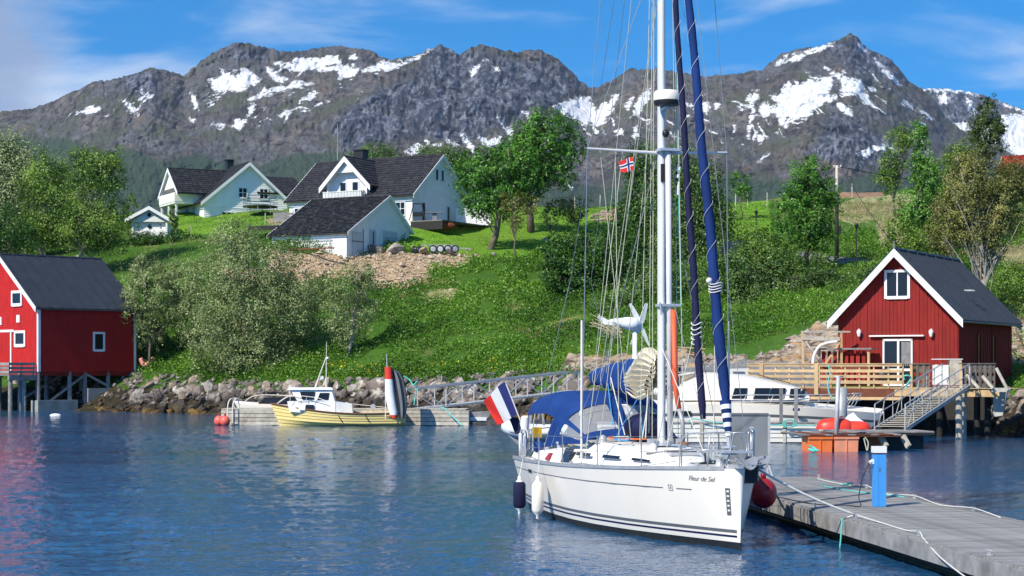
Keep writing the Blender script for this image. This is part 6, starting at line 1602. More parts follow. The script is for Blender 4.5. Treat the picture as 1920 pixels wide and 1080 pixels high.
# clear aft side curtains
for sd, I in ((1, (0, 6)), (-1, (18, 24))):
    P = [AR[6][0 if sd > 0 else 24], AR[6][3 if sd > 0 else 21], AR[6][5 if sd > 0 else 19]]; Q = [p + Vector((-.35, 0, 0)) for p in P]
    MB().sheet([P, Q], .005).build('clear_curtain', M['clear'], yr)
    MB().sheet([[p + Vector((.0, 0, 0)) for p in P], [p + Vector((-.10, 0, 0)) for p in P]], .014).build('curtain_edge', M['canvas'], yr)
for A_ in (AR[2], AR[3], AR[5], AR[6]): MB().tube([p + Vector((0, 0, -.02)) for p in A_], .014, 6, cap=False).build('canopy_hoop', M['steel'], yr)
MB().ball((7.7, .75, 1.75), .33, (.6, .7, 1.35), 12, 8).build('cream_cushion', M['sail'], yr, True)

# mast, boom, sails
mx = 4.23
ms = MB(); rows = []
for z in (1.70, 16.3):
    rows.append([(mx + .125 * math.cos(t) * (1 if math.cos(t) > 0 else .85), .075 * math.sin(t), z) for t in np.linspace(0, 2 * math.pi, 20, endpoint=False)])
ms.grid(rows, 0, close=True); mast_ = ms.build('mast', M['mast'], yr, True)
MB().lathe([(.2, 0), (.2, .06), (.13, .1)], (mx, 0, 1.66), 14).build('mast_collar', M['steel'], yr)
for y in (.28, -.28, .2, -.15): MB().box(mx - .1 - abs(y) * .5, mx + .05 - abs(y) * .5, y - .05, y + .05, 1.70, 1.80).build('turning_block', M['steel'], yr)
MB().tube([(mx - .22, -.11, 1.76), (mx - .20, -.07, 7.55)], .058, 12).build('spinnaker_pole', M['mast'], yr, True)
for z in (4.42, 7.5): MB().box(mx - .30, mx + .02, -.30, .12, z, z + .05).build('pole_bracket', M['steel'], yr)
MB().tube([(mx - .3, .13, 4.5), (mx - .3, .10, 4.25)], .02, 5).build('pole_bracket', M['steel'], yr)
for z, w_, sw in ((7.48, 1.47, .22), (11.6, 1.1, .18)):
    for sd in (1, -1): MB().tube([(mx, sd * .07, z), (mx + sw, sd * w_, z + .08)], [.035, .02], 8).build('spreader', M['mast'], mast_)
MB().lathe([(.22, 0), (.26, .02), (.27, .05), (.27, .09)], (mx - .36, 0, 8.38), 24, axis=(0, 0, 1)).build('radar_base', M['black'], yr, 40)
MB().lathe([(.275, 0), (.28, .03), (.27, .15), (.24, .19), (.17, .205)], (mx - .36, 0, 8.47), 24).build('radar_dome', M['gel'], yr, 40)
MB().bar((mx - .1, 0, 8.32), (mx - .42, 0, 8.36), .1, .05).build('radar_bracket', M['steel'], yr)
MB().ball((mx - .2, -.02, 7.85), .07, (1, 1, 1.2), 12, 8).build('deck_light', M['black'], yr, True); MB().box(mx - .17, mx - .1, -.04, .05, 6.9, 7.25).build('mast_light', M['black'], yr)
# boom with blue cover and flaked cream mainsail
b0, b1 = Vector((mx + .15, 0, 2.72)), Vector((9.1, 0, 3.0))
MB().tube([b0, b1], .075, 10).build('boom', M['mast'], yr, True)
cov = []
for k in range(13):
    t = k / 12; c = Vector((5.75, 0, 2.80)).lerp(Vector((8.95, 0, 3.0)), t); hgt = .50 * (1 - t) ** .8 + .12; wd_ = .20 * (1 - t * .45)
    cov.append([(c.x, wd_ * math.copysign(abs(math.cos(a)) ** .8, math.cos(a)) + .015 * math.sin(k * 2.1 + a * 3), c.z + (hgt * math.sin(a) if math.sin(a) > 0 else .17 * math.sin(a)) + .012 * math.sin(k * 1.7 + a * 2)) for a in np.linspace(0, 2 * math.pi, 20, endpoint=False)])
cm = MB(); cm.grid(cov, 0, close=True); cm.add(cov[0], [tuple(range(20))]); cm.add(cov[-1], [tuple(range(20))[::-1]]); cm.build('boom_cover', M['canvas'], yr, True)
for s_ in (6.3, 7.1, 7.9, 8.6):
    t = (s_ - 5.75) / 3.2; c = Vector((s_, 0, 2.80 + .2 * t)); hgt = .50 * (1 - t) ** .8 + .14; wd_ = .22 * (1 - t * .45)
    MB().tube([(c.x, wd_ * math.cos(a), c.z + (hgt * math.sin(a) if math.sin(a) > 0 else .2 * math.sin(a))) for a in np.linspace(0, 2 * math.pi, 18)], .006, 5, cap=False).build('cover_lashing', M['rope'], yr)
fl = MB(); 
for side in (1, -1):
    rows = []
    nk = 9 * 8
    for j in range(nk + 1):
        q = j / nk; ph = q * 9 * 2 * math.pi
        row = []
        for i in range(11):
            t = i / 10; x = mx + .22 + 1.42 * t
            zt = 3.62 - .20 * (2 * t - 1) ** 2 - .10 * t; z = 2.66 + (zt - 2.66) * q + .05 * math.sin(ph + 1.2) - .10 * math.sin(math.pi * t) * (1 - q) * 1.3
            y = side * (.10 + .16 * (1 - q * .35) * (.5 + .5 * math.sin(ph + t * 1.3 * side)) + .05 * math.sin(t * 5 + j * .1))
            y *= (1 - .75 * q ** 5)
            row.append((x, y, z))
        rows.append(row)
    fl.grid(rows if side > 0 else rows[::-1], 0)
fl.build('flaked_mainsail', M['sail'], yr, True)
# navy sail bag and hatch on the coachroof
MB().ball((5.35, -.05, 1.98), .36, (1.5, 1.25, .85), 18, 10).build('sail_bag', M['canvasdark'], yr, True)
MB().tube(smooth_path([(5.9, .5, 1.78), (5.5, .7, 1.76), (5.0, .5, 1.76), (4.8, .1, 1.76)]), .016, 6).build('orange_line', M['orange'], yr)
MB().tube(smooth_path([(5.3, .62, 1.78), (5.0, .72, 1.76), (4.6, .6, 1.75), (4.9, .45, 1.77)]), .02, 6).build('blue_line', M['bluerope'], yr)
# furled headsails: a tapering twisted roll with its spiral lashing
def furl(p0, p1, r0, r1, name, m, tip=None, t0=.0):
    p0, p1 = Vector(p0), Vector(p1); n_ = 46; pts = []; rr_ = []
    for k in range(n_ + 1):
        t = k / n_; pts.append(p0.lerp(p1, t) + Vector((0, 0, 0))); f = min(1, (t + .012) / .04); rr_.append((r0 + (r1 - r0) * t) * (.55 + .45 * f) * (1 + .05 * math.sin(k * 1.9)))
    mb = MB(); n = 16; base = []
    d = (p1 - p0).normalized(); u = d.cross(Vector((0, 1, 0))).normalized(); w = d.cross(u)
    for k in range(n_ + 1):
        base.append([pts[k] + (u * math.cos(a + k * .55) + w * math.sin(a + k * .55)) * rr_[k] * (1 + .13 * math.sin(a)) for a in np.linspace(0, 2 * math.pi, n, endpoint=False)])
    mb.grid(base, 0, close=True); o = mb.build(name, m, yr, True)
    sp_ = [p0.lerp(p1, t) + (u * math.cos(t * 120) + w * math.sin(t * 120)) * ((r0 + (r1 - r0) * t) * 1.10 + .003) for t in np.linspace(.02, .75, 480)]
    MB().tube(sp_, .0036, 4, cap=False).build('lashing', M['rope'], o)
    return o
g0, g1 = Vector((.50, 0, 1.98)), Vector((mx - .1, 0, 16.1)); furl(g0 + (g1 - g0) * .045, g1, .105, .05, 'furled_genoa', M['sailblue'])
s0_, s1_ = Vector((1.72, 0, 1.62)), Vector((mx - .1, 0, 14.3)); furl(s0_ + (s1_ - s0_) * .05, s1_, .075, .045, 'furled_staysail', M['canvasdark'])
for k in range(8):      # white and navy bands at the foot of the genoa
    a, b = g0 + (g1 - g0) * (.000 + k * .0056), g0 + (g1 - g0) * (.000 + (k + 1) * .0056); r_ = .05 + .055 * (k / 8) ** .7
    MB().tube([a, b], [r_, r_ + .006], 14).build('foot_band', M['white'] if k % 2 == 0 else M['sailblue'], yr)
for p, nme in ((g0, 'furling_drum'), (s0_, 'furling_drum')):
    MB().tube([p - Vector((.06, 0, .42)), p], .018, 8).lathe([(.05, 0), (.15, .01), (.15, .03), (.06, .04), (.06, .13), (.15, .14), (.15, .16), (.04, .18)], p - Vector((.04, 0, .34)), 18).build(nme, M['black'] if p is s0_ else M['steel'], yr, 40)
MB().tube([g0 - Vector((0, 0, .2)), g0 + (g1 - g0) * .012], .035, 8).build('tack_swivel', M['steel'], yr)
kn = g0 + (g1 - g0) * .185
for k in range(4): MB().tube([kn + Vector((.12 * math.cos(t), .12 * math.sin(t), .05 * k + .02 * math.sin(t * 2))) for t in np.linspace(0, 6.28, 16)], .012, 5, cap=False).build('sheet_turn', M['rope'], yr)
MB().ball(kn + Vector((0, .12, .2)), .06, (1, 1, 1)).build('clew_knot', M['rope'], yr, True)
kn2 = s0_ + (s1_ - s0_) * .19
for k in range(5): MB().tube([kn2 + Vector((.10 * math.cos(t), .10 * math.sin(t), -.09 * k + .03 * math.sin(t * 2))) for t in np.linspace(0, 6.28, 16)], .011, 5, cap=False).build('sheet_turn', M['rope'], yr)
# standing and running rigging
rig = []
cp = 1.56
def line(a, b, r, m, name='stay', sg=0): 
    pts = [Vector(a), Vector(b)] if not sg else sag(a, b, sg, 8)
    MB().tube(pts, r, 5, cap=False).build(name, M[m], yr)
for sd in (1, -1):
    line((mx + .34, sd * cp, 1.30), (mx + .22, sd * 1.47, 7.56), .010, 'wire', 'shroud'); line((mx + .22, sd * 1.47, 7.56), (mx + .18, sd * 1.1, 11.68), .007, 'wire', 'shroud'); line((mx + .18, sd * 1.1, 11.68), (mx, sd * .06, 16), .006, 'wire', 'shroud')
    line((mx + .34, sd * cp, 1.32), (mx + .335, sd * 1.553, 4.15), .022, 'gel', 'shroud_cover')
    line((mx + .55, sd * (cp - .05), 1.30), (mx + .08, sd * .07, 7.4), .006, 'wire', 'shroud'); line((mx + .22, sd * 1.47, 7.56), (mx, sd * .07, 11.5), .006, 'wire', 'shroud')
    line((10.1, sd * 1.2, 1.2), (10.0, sd * .25, 5.2), .006, 'wire', 'backstay')
line((10.0, .25, 5.2), (mx + .2, 0, 16.2), .006, 'wire', 'backstay'); line((10.0, -.25, 5.2), (mx + .2, 0, 16.2), .006, 'wire', 'backstay')
for a, b, m_ in (((mx + .9, .35, 1.8), (mx + .25, 1.2, 7.55), 'ropewire'), ((mx + 1.3, .9, 1.6), (mx + .15, .5, 7.5), 'ropewire'), ((mx + 2.2, .6, 3.0), (mx + .12, .06, 10.5), 'ropewire'), ((mx + 3.1, .2, 3.1), (mx + .12, .06, 10.4), 'ropewire'), ((mx + 1.2, .4, 2.9), (mx + .12, .07, 9.3), 'ropewire'),
                 ((8.9, 0, 3.1), (mx + .15, 0, 16.1), 'ropewire'), ((mx + .25, .18, 1.9), (mx + .15, .10, 15.5), 'ropewire'), ((mx + .4, .32, 1.7), (mx + .14, .1, 15.0), 'ropewire'), ((mx - .1, -.32, 1.8), (mx - .15, -.12, 15.5), 'ropewire'), ((mx - .15, -.42, 1.8), (mx - .15, -.15, 13.5), 'teal'), ((mx - .3, -.36, 1.8), (mx - .22, -.2, 12.5), 'rope'),
                 ((mx + .1, .16, 1.8), (mx + .1, .1, 16), 'ropewire'), ((mx + .1, .85, 1.7), (mx + .2, .9, 7.52), 'ropewire'), ((mx + .3, 1.5, 1.35), (mx + .18, .75, 7.52), 'ropewire'), ((1.0, .1, 1.5), (mx - .28, -.16, 4.5), 'wire'), ((7.3, 1.1, 1.5), (mx + .4, .08, 5.5), 'wire'), ((2.4, .75, 1.5), (mx - .2, -.1, 2.9), 'wire'),
                 ((.45, -.35, 1.5), (mx - .1, -.08, 15.9), 'wire'), ((1.75, .02, 1.65), (mx - .2, .1, 3.7), 'rope'), ((.62, .25, 1.5), (kn.x, kn.y, kn.z), 'rope'), ((2.3, .6, 1.5), (kn2.x, kn2.y, kn2.z), 'rope')):
    line(a, b, .0075 if m_ != 'wire' else .0055, m_, 'halyard' if m_ != 'wire' else 'stay')
for k, (a, b) in enumerate((((7.0, .2, 3.0), (6.0, .2, 1.8)), ((7.6, .1, 3.0), (6.2, .4, 2.0)), ((mx + .25, .2, 2.8), (mx + .1, .3, 1.8)), ((mx + .5, .15, 2.9), (5.6, .5, 1.8)), ((mx + .3, .1, 3.0), (mx + .15, .35, 1.8)), ((mx + .8, .2, 2.8), (mx + .3, .3, 1.85)))):
    line(a, b, .012, ('rope', 'bluerope')[k % 2], 'sheet')
MB().tube([(mx - .30, -.15, 4.35), (mx - .33, -.17, 2.9), (mx - .42, -.22, 2.4)], .055, 10).build('red_pole_sleeve', M['sleeve'], yr, True)
MB().tube([(mx - .42, -.22, 2.4), (mx - .52, -.26, 2.15), (mx - .55, -.26, 1.72)], .045, 8).build('sleeve_foot', M['galv'], yr, True)
MB().lathe([(.12, 0), (.12, .03), (.05, .05)], (mx - .55, -.26, 1.70), 12).build('brass_foot', M['teak'], yr)
# stanchions, lifelines, pulpit, pushpit
def rail_pt(s, side, h=0):
    return Vector((hull_x(s, 1.3), side * (float(np.interp(s, hs, hd)) - .05), float(np.interp(s, hs, hz)) + h))
SS = [1.05, 2.1, 3.7, 5.5, 7.4, 9.0]
for sd in (1, -1):
    for s_ in SS: MB().tube([rail_pt(s_, sd), rail_pt(s_, sd, .60)], .0125, 6).build('stanchion', M['wire'], yr)
    for h in (.58, .30):
        pts = []
        for a, b in zip(SS[:-1], SS[1:]): pts += sag(rail_pt(a, sd, h), rail_pt(b, sd, h), .015, 6)[:-1]
        pts.append(rail_pt(SS[-1], sd, h)); MB().tube(pts, .0045, 4, cap=False).build('lifeline', M['wire'], yr)
    MB().tube(sag(rail_pt(1.2, sd, .12), rail_pt(4.4, sd, .05), .08, 10) + sag(rail_pt(4.4, sd, .05), rail_pt(8.6, sd, .08), .06, 10), .008, 5).build('jackline', M['wire'], yr)
pu = MB()
for sd in (1, -1):
    pu.tube(smooth_path([rail_pt(1.1, sd, 0), rail_pt(1.0, sd, .56), rail_pt(.4, sd, .64), (-.05, sd * .16, 2.06), (-.10, sd * .14, 2.0), (.15, sd * .18, 1.47)], 5), .014, 6)
    pu.tube([rail_pt(.5, sd, .0), rail_pt(.45, sd, .62)], .013, 6); pu.tube([rail_pt(1.0, sd, .3), rail_pt(.45, sd, .33)], .012, 6)
pu.tube([(-.05, .16, 2.06), (-.05, -.16, 2.06)], .013, 6)
pu.build('pulpit', M['steel'], yr, True)
MB().box(-.05, .55, -.25, .3, 1.70, 1.735).build('pulpit_seat', M['steel'], yr)
# bow roller with two anchors
MB().box(-.28, .25, -.14, -.02, 1.44, 1.50).box(-.28, .2, .02, .12, 1.44, 1.50).build('bow_roller', M['steel'], yr)
def anchor(x, y, r, nm):
    m = MB()
    rows = []
    for i in range(7):
        u = i / 6; w_ = .20 * math.sin(math.pi * (.15 + .75 * u)); rows.append([(x - .10 + .42 * u * 1.0 - .1, y + w_ * q, 1.42 + .16 * math.sin(u * 2.2) - .14 * abs(q) * (1 - u) * 0 + .06 * q * q) for q in (-1, -.5, 0, .5, 1)])
    m.sheet(rows, .015); m.bar((x - .1, y, 1.5), (x + .45, y, 1.56), .03, .06)
    m.tube([(x - .15, y - .22, 1.5), (x - .15, y + .22, 1.5)], .012, 6)
    return m.build(nm, M['dinghy'], yr, 50)
anchor(-.12, -.10, 0, 'anchor'); anchor(.12, -.42, 0, 'anchor')
MB().lathe([(.09, 0), (.1, .03), (.07, .08), (.07, .16), (.1, .2), (.04, .24)], (.95, .0, 1.40), 16).build('windlass', M['steel'], yr, 40)
for s_ in (.7, 5.0, 9.4):
    for sd in (1, -1):
        p = rail_pt(s_, sd, .03); MB().tube([p - Vector((.11, 0, -.04)), p + Vector((.11, 0, .04))], .014, 6).box(p.x - .04, p.x + .04, p.y - .02, p.y + .02, p.z - .05, p.z + .04).build('cleat', M['steel'], yr)
# folded fender basket tubes at the bow, port side (seen against the grey panel)
for k in range(4):
    x = .9 + k * .35; y = -(float(np.interp(x, hs, hd))) + .1
    MB().tube(smooth_path([(x, y, 1.4), (x - .08, y - .02, 1.98), (x + .02, y, 2.08), (x + .10, y + .02, 1.98), (x + .04, y + .04, 1.42)], 4), .013, 6).build('fender_basket', M['steel'], yr, True)
pp = MB()
for sd in (1, -1):
    pp.tube(smooth_path([rail_pt(8.95, sd, 0), rail_pt(8.95, sd, .6), rail_pt(9.6, sd, .63), Vector((10.12, sd * 1.25, 1.78)), Vector((10.15, sd * .45, 1.78)), Vector((10.15, sd * .45, 1.16))], 5), .014, 6)
    pp.tube([rail_pt(9.6, sd, 0), rail_pt(9.6, sd, .62)], .013, 6); pp.tube([rail_pt(8.95, sd, .3), rail_pt(9.6, sd, .32), (10.12, sd * 1.25, 1.48), (10.15, sd * .45, 1.48)], .011, 6)
    pp.tube([(10.12, sd * 1.35, 1.15), (10.12, sd * 1.25, 1.78)], .013, 6)
pp.build('pushpit', M['steel'], yr, True)
MB().tube([(9.7, 1.47, 1.2), (9.7, 1.47, 1.72)], .075, 12).build('white_canister', M['white'], yr, True)
MB().box(9.72, 9.8, 1.0, 1.22, 1.62, 1.85).build('yellow_light_box', M['yellowpaint'], yr)
MB().lathe([(.09, 0), (.1, .02), (.1, .32), (.05, .36)], (10.0, 1.32, 1.75), 12).build('stern_canister', M['white'], yr, 40)
MB().ball((9.35, 1.15, 1.42), .2, (1.3, .8, .7), 12, 8).build('blue_winch_cover', M['canvas'], yr, True)
for k in range(3): MB().tube(smooth_path([(9.9, 1.35 - k * .12, 1.78), (9.95, 1.42 - k * .12, 1.5), (9.85, 1.36 - k * .12, 1.25), (9.8, 1.3 - k * .12, 1.5), (9.9, 1.3 - k * .1, 1.78)], 4), .014, 6).build('hanging_coil', M['rope'], yr)
# wind generator on a pole at the port quarter
wp = Vector((9.9, -1.28, 1.15)); MB().tube([wp, wp + Vector((0, 0, 2.95))], .055, 12).build('generator_pole', M['white'], yr, True)
AxL = Vector((0, -1, 0)); 
def wl_(px, py, D):      # world -> yacht local
    v = W(px, py, D) - Vector((4.0, 31.6, 0)); a = R(104)
    return Vector((v.x * math.cos(a) + v.y * math.sin(a), -v.x * math.sin(a) + v.y * math.cos(a), v.z))
Dg = 41.5; hub = wl_(1191, 608, Dg); back_ = wl_(1152, 603, Dg)
ax_ = (hub - back_).normalized(); Ln = (hub - back_).length
MB().lathe([(.02, -.62), (.05, -.5), (.10, -.36), (.14, -.22), (.155, -.1), (.15, .02), (.11, .06), (.08, .10), (.03, .15)], hub, 16, axis=ax_).build('generator_body', M['white'], yr, True)
tf = [wl_(1156, 596, Dg), wl_(1140, 600, Dg), wl_(1122, 590, Dg), wl_(1121, 596, Dg), wl_(1132, 608, Dg), wl_(1156, 610, Dg)]
o_ = ax_.cross(Vector((0, 0, 1))).normalized() * .015
MB().add([p + o_ for p in tf] + [p - o_ for p in tf], [tuple(range(6)), tuple(range(6, 12))[::-1]] + [(i, i + 6, (i + 1) % 6 + 6, (i + 1) % 6) for i in range(6)]).build('generator_tail', M['white'], yr)
bd = (ax_ * .62 + ax_.cross(Vector((0, 0, 1))) * .79).normalized()
u_ = bd.cross(Vector((0, 0, 1))).normalized(); v_ = bd.cross(u_) * -1
hubf = hub + ax_ * .12
for tgt in ((1181, 569), (1207, 586), (1210, 632), (1184, 642)):
    T = wl_(*tgt, Dg) - hubf; T = T.normalized() * .52 if T.length < .52 else T
    w_ = T.cross(Vector((-.95, .2, 0)) + ax_ * .5).normalized(); t_ = T.normalized()
    q_ = [(0.0, .03), (.12, .06), (.3, .05), (.52, .022)]
    L_ = T.length / .52
    rows = [[hubf + t_ * a * L_ + w_ * b + ax_ * (.02 if b > 0 else 0), hubf + t_ * a * L_, hubf + t_ * a * L_ - w_ * b] for a, b in q_]
    MB().sheet(rows, .012).build('generator_blade', M['white'], yr)

# fenders
def fender(px, py_top, py_bot, D, cover_m, label):
    s = D / F; h = (py_bot - py_top) * s; r = .125
    f_ = empty('fender', W(px, py_bot, D), 0, label, 'fender', None)
    prof = [(.02, 0), (.035, .03), (.03, .08), (r * .75, .14), (r, .20), (r, h - .20), (r * .75, h - .14), (.04, h - .08), (.04, h - .02), (.015, h)]
    MB().lathe(prof, (0, 0, 0), 20).build('body', M['gel'] if cover_m is None else M['white'], f_, True)
    if cover_m: MB().lathe([(r * .8, .15), (r + .012, .21), (r + .012, h - .19), (r * .8, h - .13)], (0, 0, 0), 20).build('cover', M[cover_m], f_, True)
    top_ = W(px + (6 if px < 990 else 3), 862, D + .3) - Vector(f_.location)
    MB().tube([(0, 0, h - .02), top_], .008, 5).build('line', M['rope'], f_)
fender(974, 892, 965, 39.3, 'canvasdark', 'fender in a navy cover hanging nearest the yacht stern')
fender(1008, 893, 974, 37.6, None, 'bare white fender hanging forward of the navy one')
# French ensign on its staff
stf = MB().tube([W(986, 815, 41.2), W(949, 720, 41.2)], .014, 6).build('flag_staff', M['white']); tag(stf, 'white staff leaning off the yacht stern that carries the French flag', 'flagpole')
def flag_patch(h0, h1, f0, f1, D, bands, wav=.06, nu=24, nv=10):
    h0, h1, f0, f1 = [W(*p, D) for p in (h0, h1, f0, f1)]
    rows = []
    for j in range(nv + 1):
        v = j / nv; row = []
        for i in range(nu + 1):
            u = i / nu; p = h0.lerp(h1, v).lerp(f0.lerp(f1, v), u)
            p = p + Vector((0, 1, 0)) * wav * math.sin(u * 7 + v * 2.4) * (u + .15) + Vector((0, 0, 1)) * (.35 * wav * math.sin(u * 5.5 + v))
            row.append(p)
        rows.append(row)
    m = MB(); m.sheet(rows, .003, lambda i, j: bands(min(max((j + .5) / nu, 0), .999), min(max((i + .5) / nv, 0), .999))); return m
ff = flag_patch((946, 716), (972, 778), (906, 750), (932, 797), 41.2, lambda u, v: 0 if u < .33 else 1 if u < .66 else 2, .07).build('french_flag', [M['flagblue'], M['flagwhite'], M['flagred']], None, True)
tag(ff, 'French tricolour flag flying from the yacht stern', 'flag')
sf = MB().sheet([[W(954 + 3 * k, 781 + 8 * k, 41.4) + Vector((0, .05 * (k % 2), 0)) for k in range(5)], [W(972 + 2 * k, 783 + 8 * k, 41.3) for k in range(5)]], .01).build('blue_cloth', M['canvasdark'], None, True); tag(sf, 'narrow navy cloth strip hanging under the French flag', 'cloth')
def nor(u, v):
    return 0 if (.30 < u < .42 or .44 < v < .56) else 1 if (.24 < u < .48 or .34 < v < .66) else 2
nf = flag_patch((1187, 294), (1188, 320), (1160, 302), (1164, 323), 35.2, nor, .03, 50, 30).build('norwegian_flag', [M['flagblue'], M['flagwhite'], M['flagred']], None, True)
tag(nf, 'small Norwegian courtesy flag flying below the left spreader', 'flag')
bg = MB()
for k in range(5): bg.sheet([[W(1278 - k * 1.6, 306 + k * 7, 35.6), W(1270 - k * .8, 306 + k * 7 + 1, 35.7)], [W(1277 - k * 1.6, 312 + k * 7, 35.6), W(1268 - k * .8, 313 + k * 7, 35.7)]], .01, k % 2)
bg.build('windsock', [M['black'], M['white']]); tag(bpy.data.objects['windsock'], 'tiny black and white striped streamer right of the mast', 'streamer')
bb_ = MB().sheet([[W(1272, 340, 35.6), W(1273, 341, 35.6)], [W(1266, 364, 35.7), W(1272, 366, 35.6)]], .008).build('pennant', M['white']); tag(bb_, 'little white pennant below the striped streamer', 'pennant')
# grey dinghy hung on davits behind the stern
di = empty('inflatable_dinghy', W(972, 815, 43.2), R(-8), 'grey inflatable dinghy hanging behind the yacht stern', 'dinghy'); di.scale = (.8, .8, .8)
tb_ = MB(); 
tb_.tube(smooth_path([(2.3, -.45, .1), (0.6, -.45, .1), (-.05, -.3, .16), (-.32, 0, .24), (-.05, .3, .16), (.6, .45, .1), (2.3, .45, .1)], 6), .21, 14)
tb_.build('tube', M['dinghylight'], di, True); MB().hexa([(0, -.3, -.28), (2.2, -.4, -.28), (2.2, .4, -.28), (0, .3, -.28), (-.28, -.3, .0), (2.2, -.45, .0), (2.2, .45, .0), (-.28, .3, .0)]).build('bottom', M['dinghy'], di)
MB().tube(smooth_path([(2.3, -.66, .05), (.6, -.66, .05), (-.15, -.45, .1), (-.52, 0, .18)], 5), .03, 6).build('rub_strake', M['dinghy'], di)
for x in (.8, 2.0): MB().tube([(x, 0, .1), (x, -.9, 1.0), (x, -1.6, .5)], .03, 6).build('davit', M['steel'], di)

# ---------------------------------------------------------------- concrete-and-timber pontoon in front
dA_, dB_ = Vector((5.4, 37.6, 0)), Vector((6.9, 24.3, 0)); dd_ = (dB_ - dA_).normalized(); far = dA_ - dd_ * 6.7
pt = empty('pontoon', (far.x, far.y, 0), math.atan2(dd_.y, dd_.x), 'long grey timber-decked pontoon in the lower right corner', 'pontoon')
PLn, PW = 32.0, 2.95
bm_ = box_mesh('deck_board', .135, PW, .035, M['greywood'])
for k in range(int(PLn / .145)):
    share('deck_board', bm_, pt, (.07 + k * .145, PW / 2, .4825 + .002 * ((k * 7) % 3 - 1)), (0, 0, 0))
for y0_, y1_ in ((-.05, -.005), (PW + .005, PW + .05)): MB().box(0, PLn, y0_, y1_, .20, .47).build('side_board', M['greywood'], pt)
MB().box(-.05, -.005, -.05, PW + .05, .2, .47).build('end_board', M['greywood'], pt)
MB().box(.1, PLn, .12, PW - .12, .12, .44).build('frame', M['pile'], pt)
for y in (.55, PW - .55):
    MB().tube([(.1, y, .0), (PLn, y, .0)], .30, 16).build('float_tube', M['black'], pt, True)
    MB().box(.1, PLn, y - .325, y + .325, -.05, .035).build('algae_band', M['algae'], pt)
def cleat(x, y, p_=pt, z=.502):
    m = MB(); m.tube([(x - .10, y, z + .07), (x + .10, y, z + .07)], .014, 6); m.tube([(x - .04, y, z), (x - .04, y, z + .07)], .012, 6); m.tube([(x + .04, y, z), (x + .04, y, z + .07)], .012, 6); m.box(x - .06, x + .06, y - .03, y + .03, z, z + .012)
    m.build('cleat', M['galv'], p_)
for x in (.6, 4.4, 7.6, 10.9, 14, 17.5, 20.5, 24): cleat(x, PW - .12)
for x in (6.7, 9.6, 12.2, 15.6, 18.6, 22): cleat(x, .14)
def DK(x, y, z=.51): 
    a = pt.rotation_euler.z; return Vector((far.x + x * math.cos(a) - y * math.sin(a), far.y + x * math.sin(a) + y * math.cos(a), z))
# blue service pedestal
pd = empty('service_pedestal', W(1648, 950, 34.9), R(4), 'blue shore-power pedestal with a white cap on the pontoon', 'power pedestal')
pd.location.z = .505
MB().box(-.115, .115, -.10, .10, 0, 1.02).build('column', M['postblue'], pd); MB().box(-.06, -.055 + .02, -.106, -.101, .02, 1.0).build('seam', M['postblue'], pd)
MB().box(-.12, .12, -.105, .105, 1.021, 1.045).build('dark_band', M['canvasdark'], pd); MB().box(-.125, .125, -.11, .11, 1.046, 1.17).build('cap', M['white'], pd)
MB().tube([(-.115, -.02, .88), (-.20, -.05, .86)], .035, 10).box(-.15, -.115, -.06, .02, .83, .92).build('plug', M['white'], pd); MB().box(.115, .15, -.05, .03, .85, .92).build('socket', M['white'], pd)
MB().box(-.02, .0, -.104, -.101, .68, .76).build('keyhole', M['grey'], pd)
pw = Vector(pd.location)
cbl = MB().tube(smooth_path([pw + Vector((-.2, -.06, .86)), pw + Vector((-.34, -.1, .55)), pw + Vector((-.42, -.15, .2)), pw + Vector((-.40, -.2, .02)), pw + Vector((-.6, .1, .012)), pw + Vector((-1.2, .5, .012)), DK(6.8, .1), Vector((5.45, 36.6, .52)), Vector((5.0, 36.2, .8)), Vector((4.4, 34.2, 1.35))], 8), .010, 6).build('power_cable', M['black']); tag(cbl, 'thin black power cable from the pedestal to the yacht', 'cable')
# mooring lines
def rope_obj(pts, r, m, lab, n=6, cat='rope'): return tag(MB().tube(smooth_path(pts, n), r, 7).build('mooring_rope', M[m], None, True), lab, cat)
bow = Vector((4.35, 32.0, 1.42))
cl1 = DK(12.2, .14, .57); cl2 = DK(6.7, .14, .57); cl3 = DK(15.6, .14, .57)
rope_obj(sag(bow, cl1, .06, 8), .022, 'rope', 'thick white mooring line from the yacht bow to the pontoon edge', 2)
rope_obj(sag(bow - Vector((0, 0, .1)), cl2, .03, 6), .02, 'black', 'black mooring line from the bow to the nearest pontoon cleat', 2)
rope_obj(sag(cl2, cl1 + Vector((-.2, .1, -.1)), .30, 10)[:9] + [cl1], .013, 'rope', 'slack pale line drooping along the pontoon side', 2)
rope_obj([cl1, DK(13.4, .25, .52), DK(14.8, .2, .52), cl3, DK(16.2, .02, .50), DK(17.5, -.12, .30), DK(19.5, -.2, .1), DK(21.5, -.1, .12)], .013, 'rope', 'pale line lying along the pontoon edge in the lower right corner')
rope_obj([DK(.9, PW - .25), DK(2.0, PW - .3), DK(3.6, PW - .2), DK(4.4, PW - .12, .56), DK(6.2, PW - .3), DK(7.6, PW - .12, .56), DK(9.4, PW - .22), DK(10.9, PW - .12, .56), DK(12.4, PW - .18)], .010, 'rope', 'thin white rope along the far edge of the pontoon')
rope_obj([DK(3.0, PW - .75), DK(3.6, PW - .9), DK(4.4, PW - .85), DK(5.6, PW - .7), DK(7.2, PW - .2)], .014, 'teal', 'turquoise rope lying on the pontoon behind the pedestal')
rope_obj([DK(3.3, PW - .35), DK(3.7, PW - .25, .56), DK(4.0, PW - .35, .60), DK(3.7, PW - .45, .54), DK(3.4, PW - .4)], .018, 'teal', 'small turquoise coil at the far edge of the pontoon')
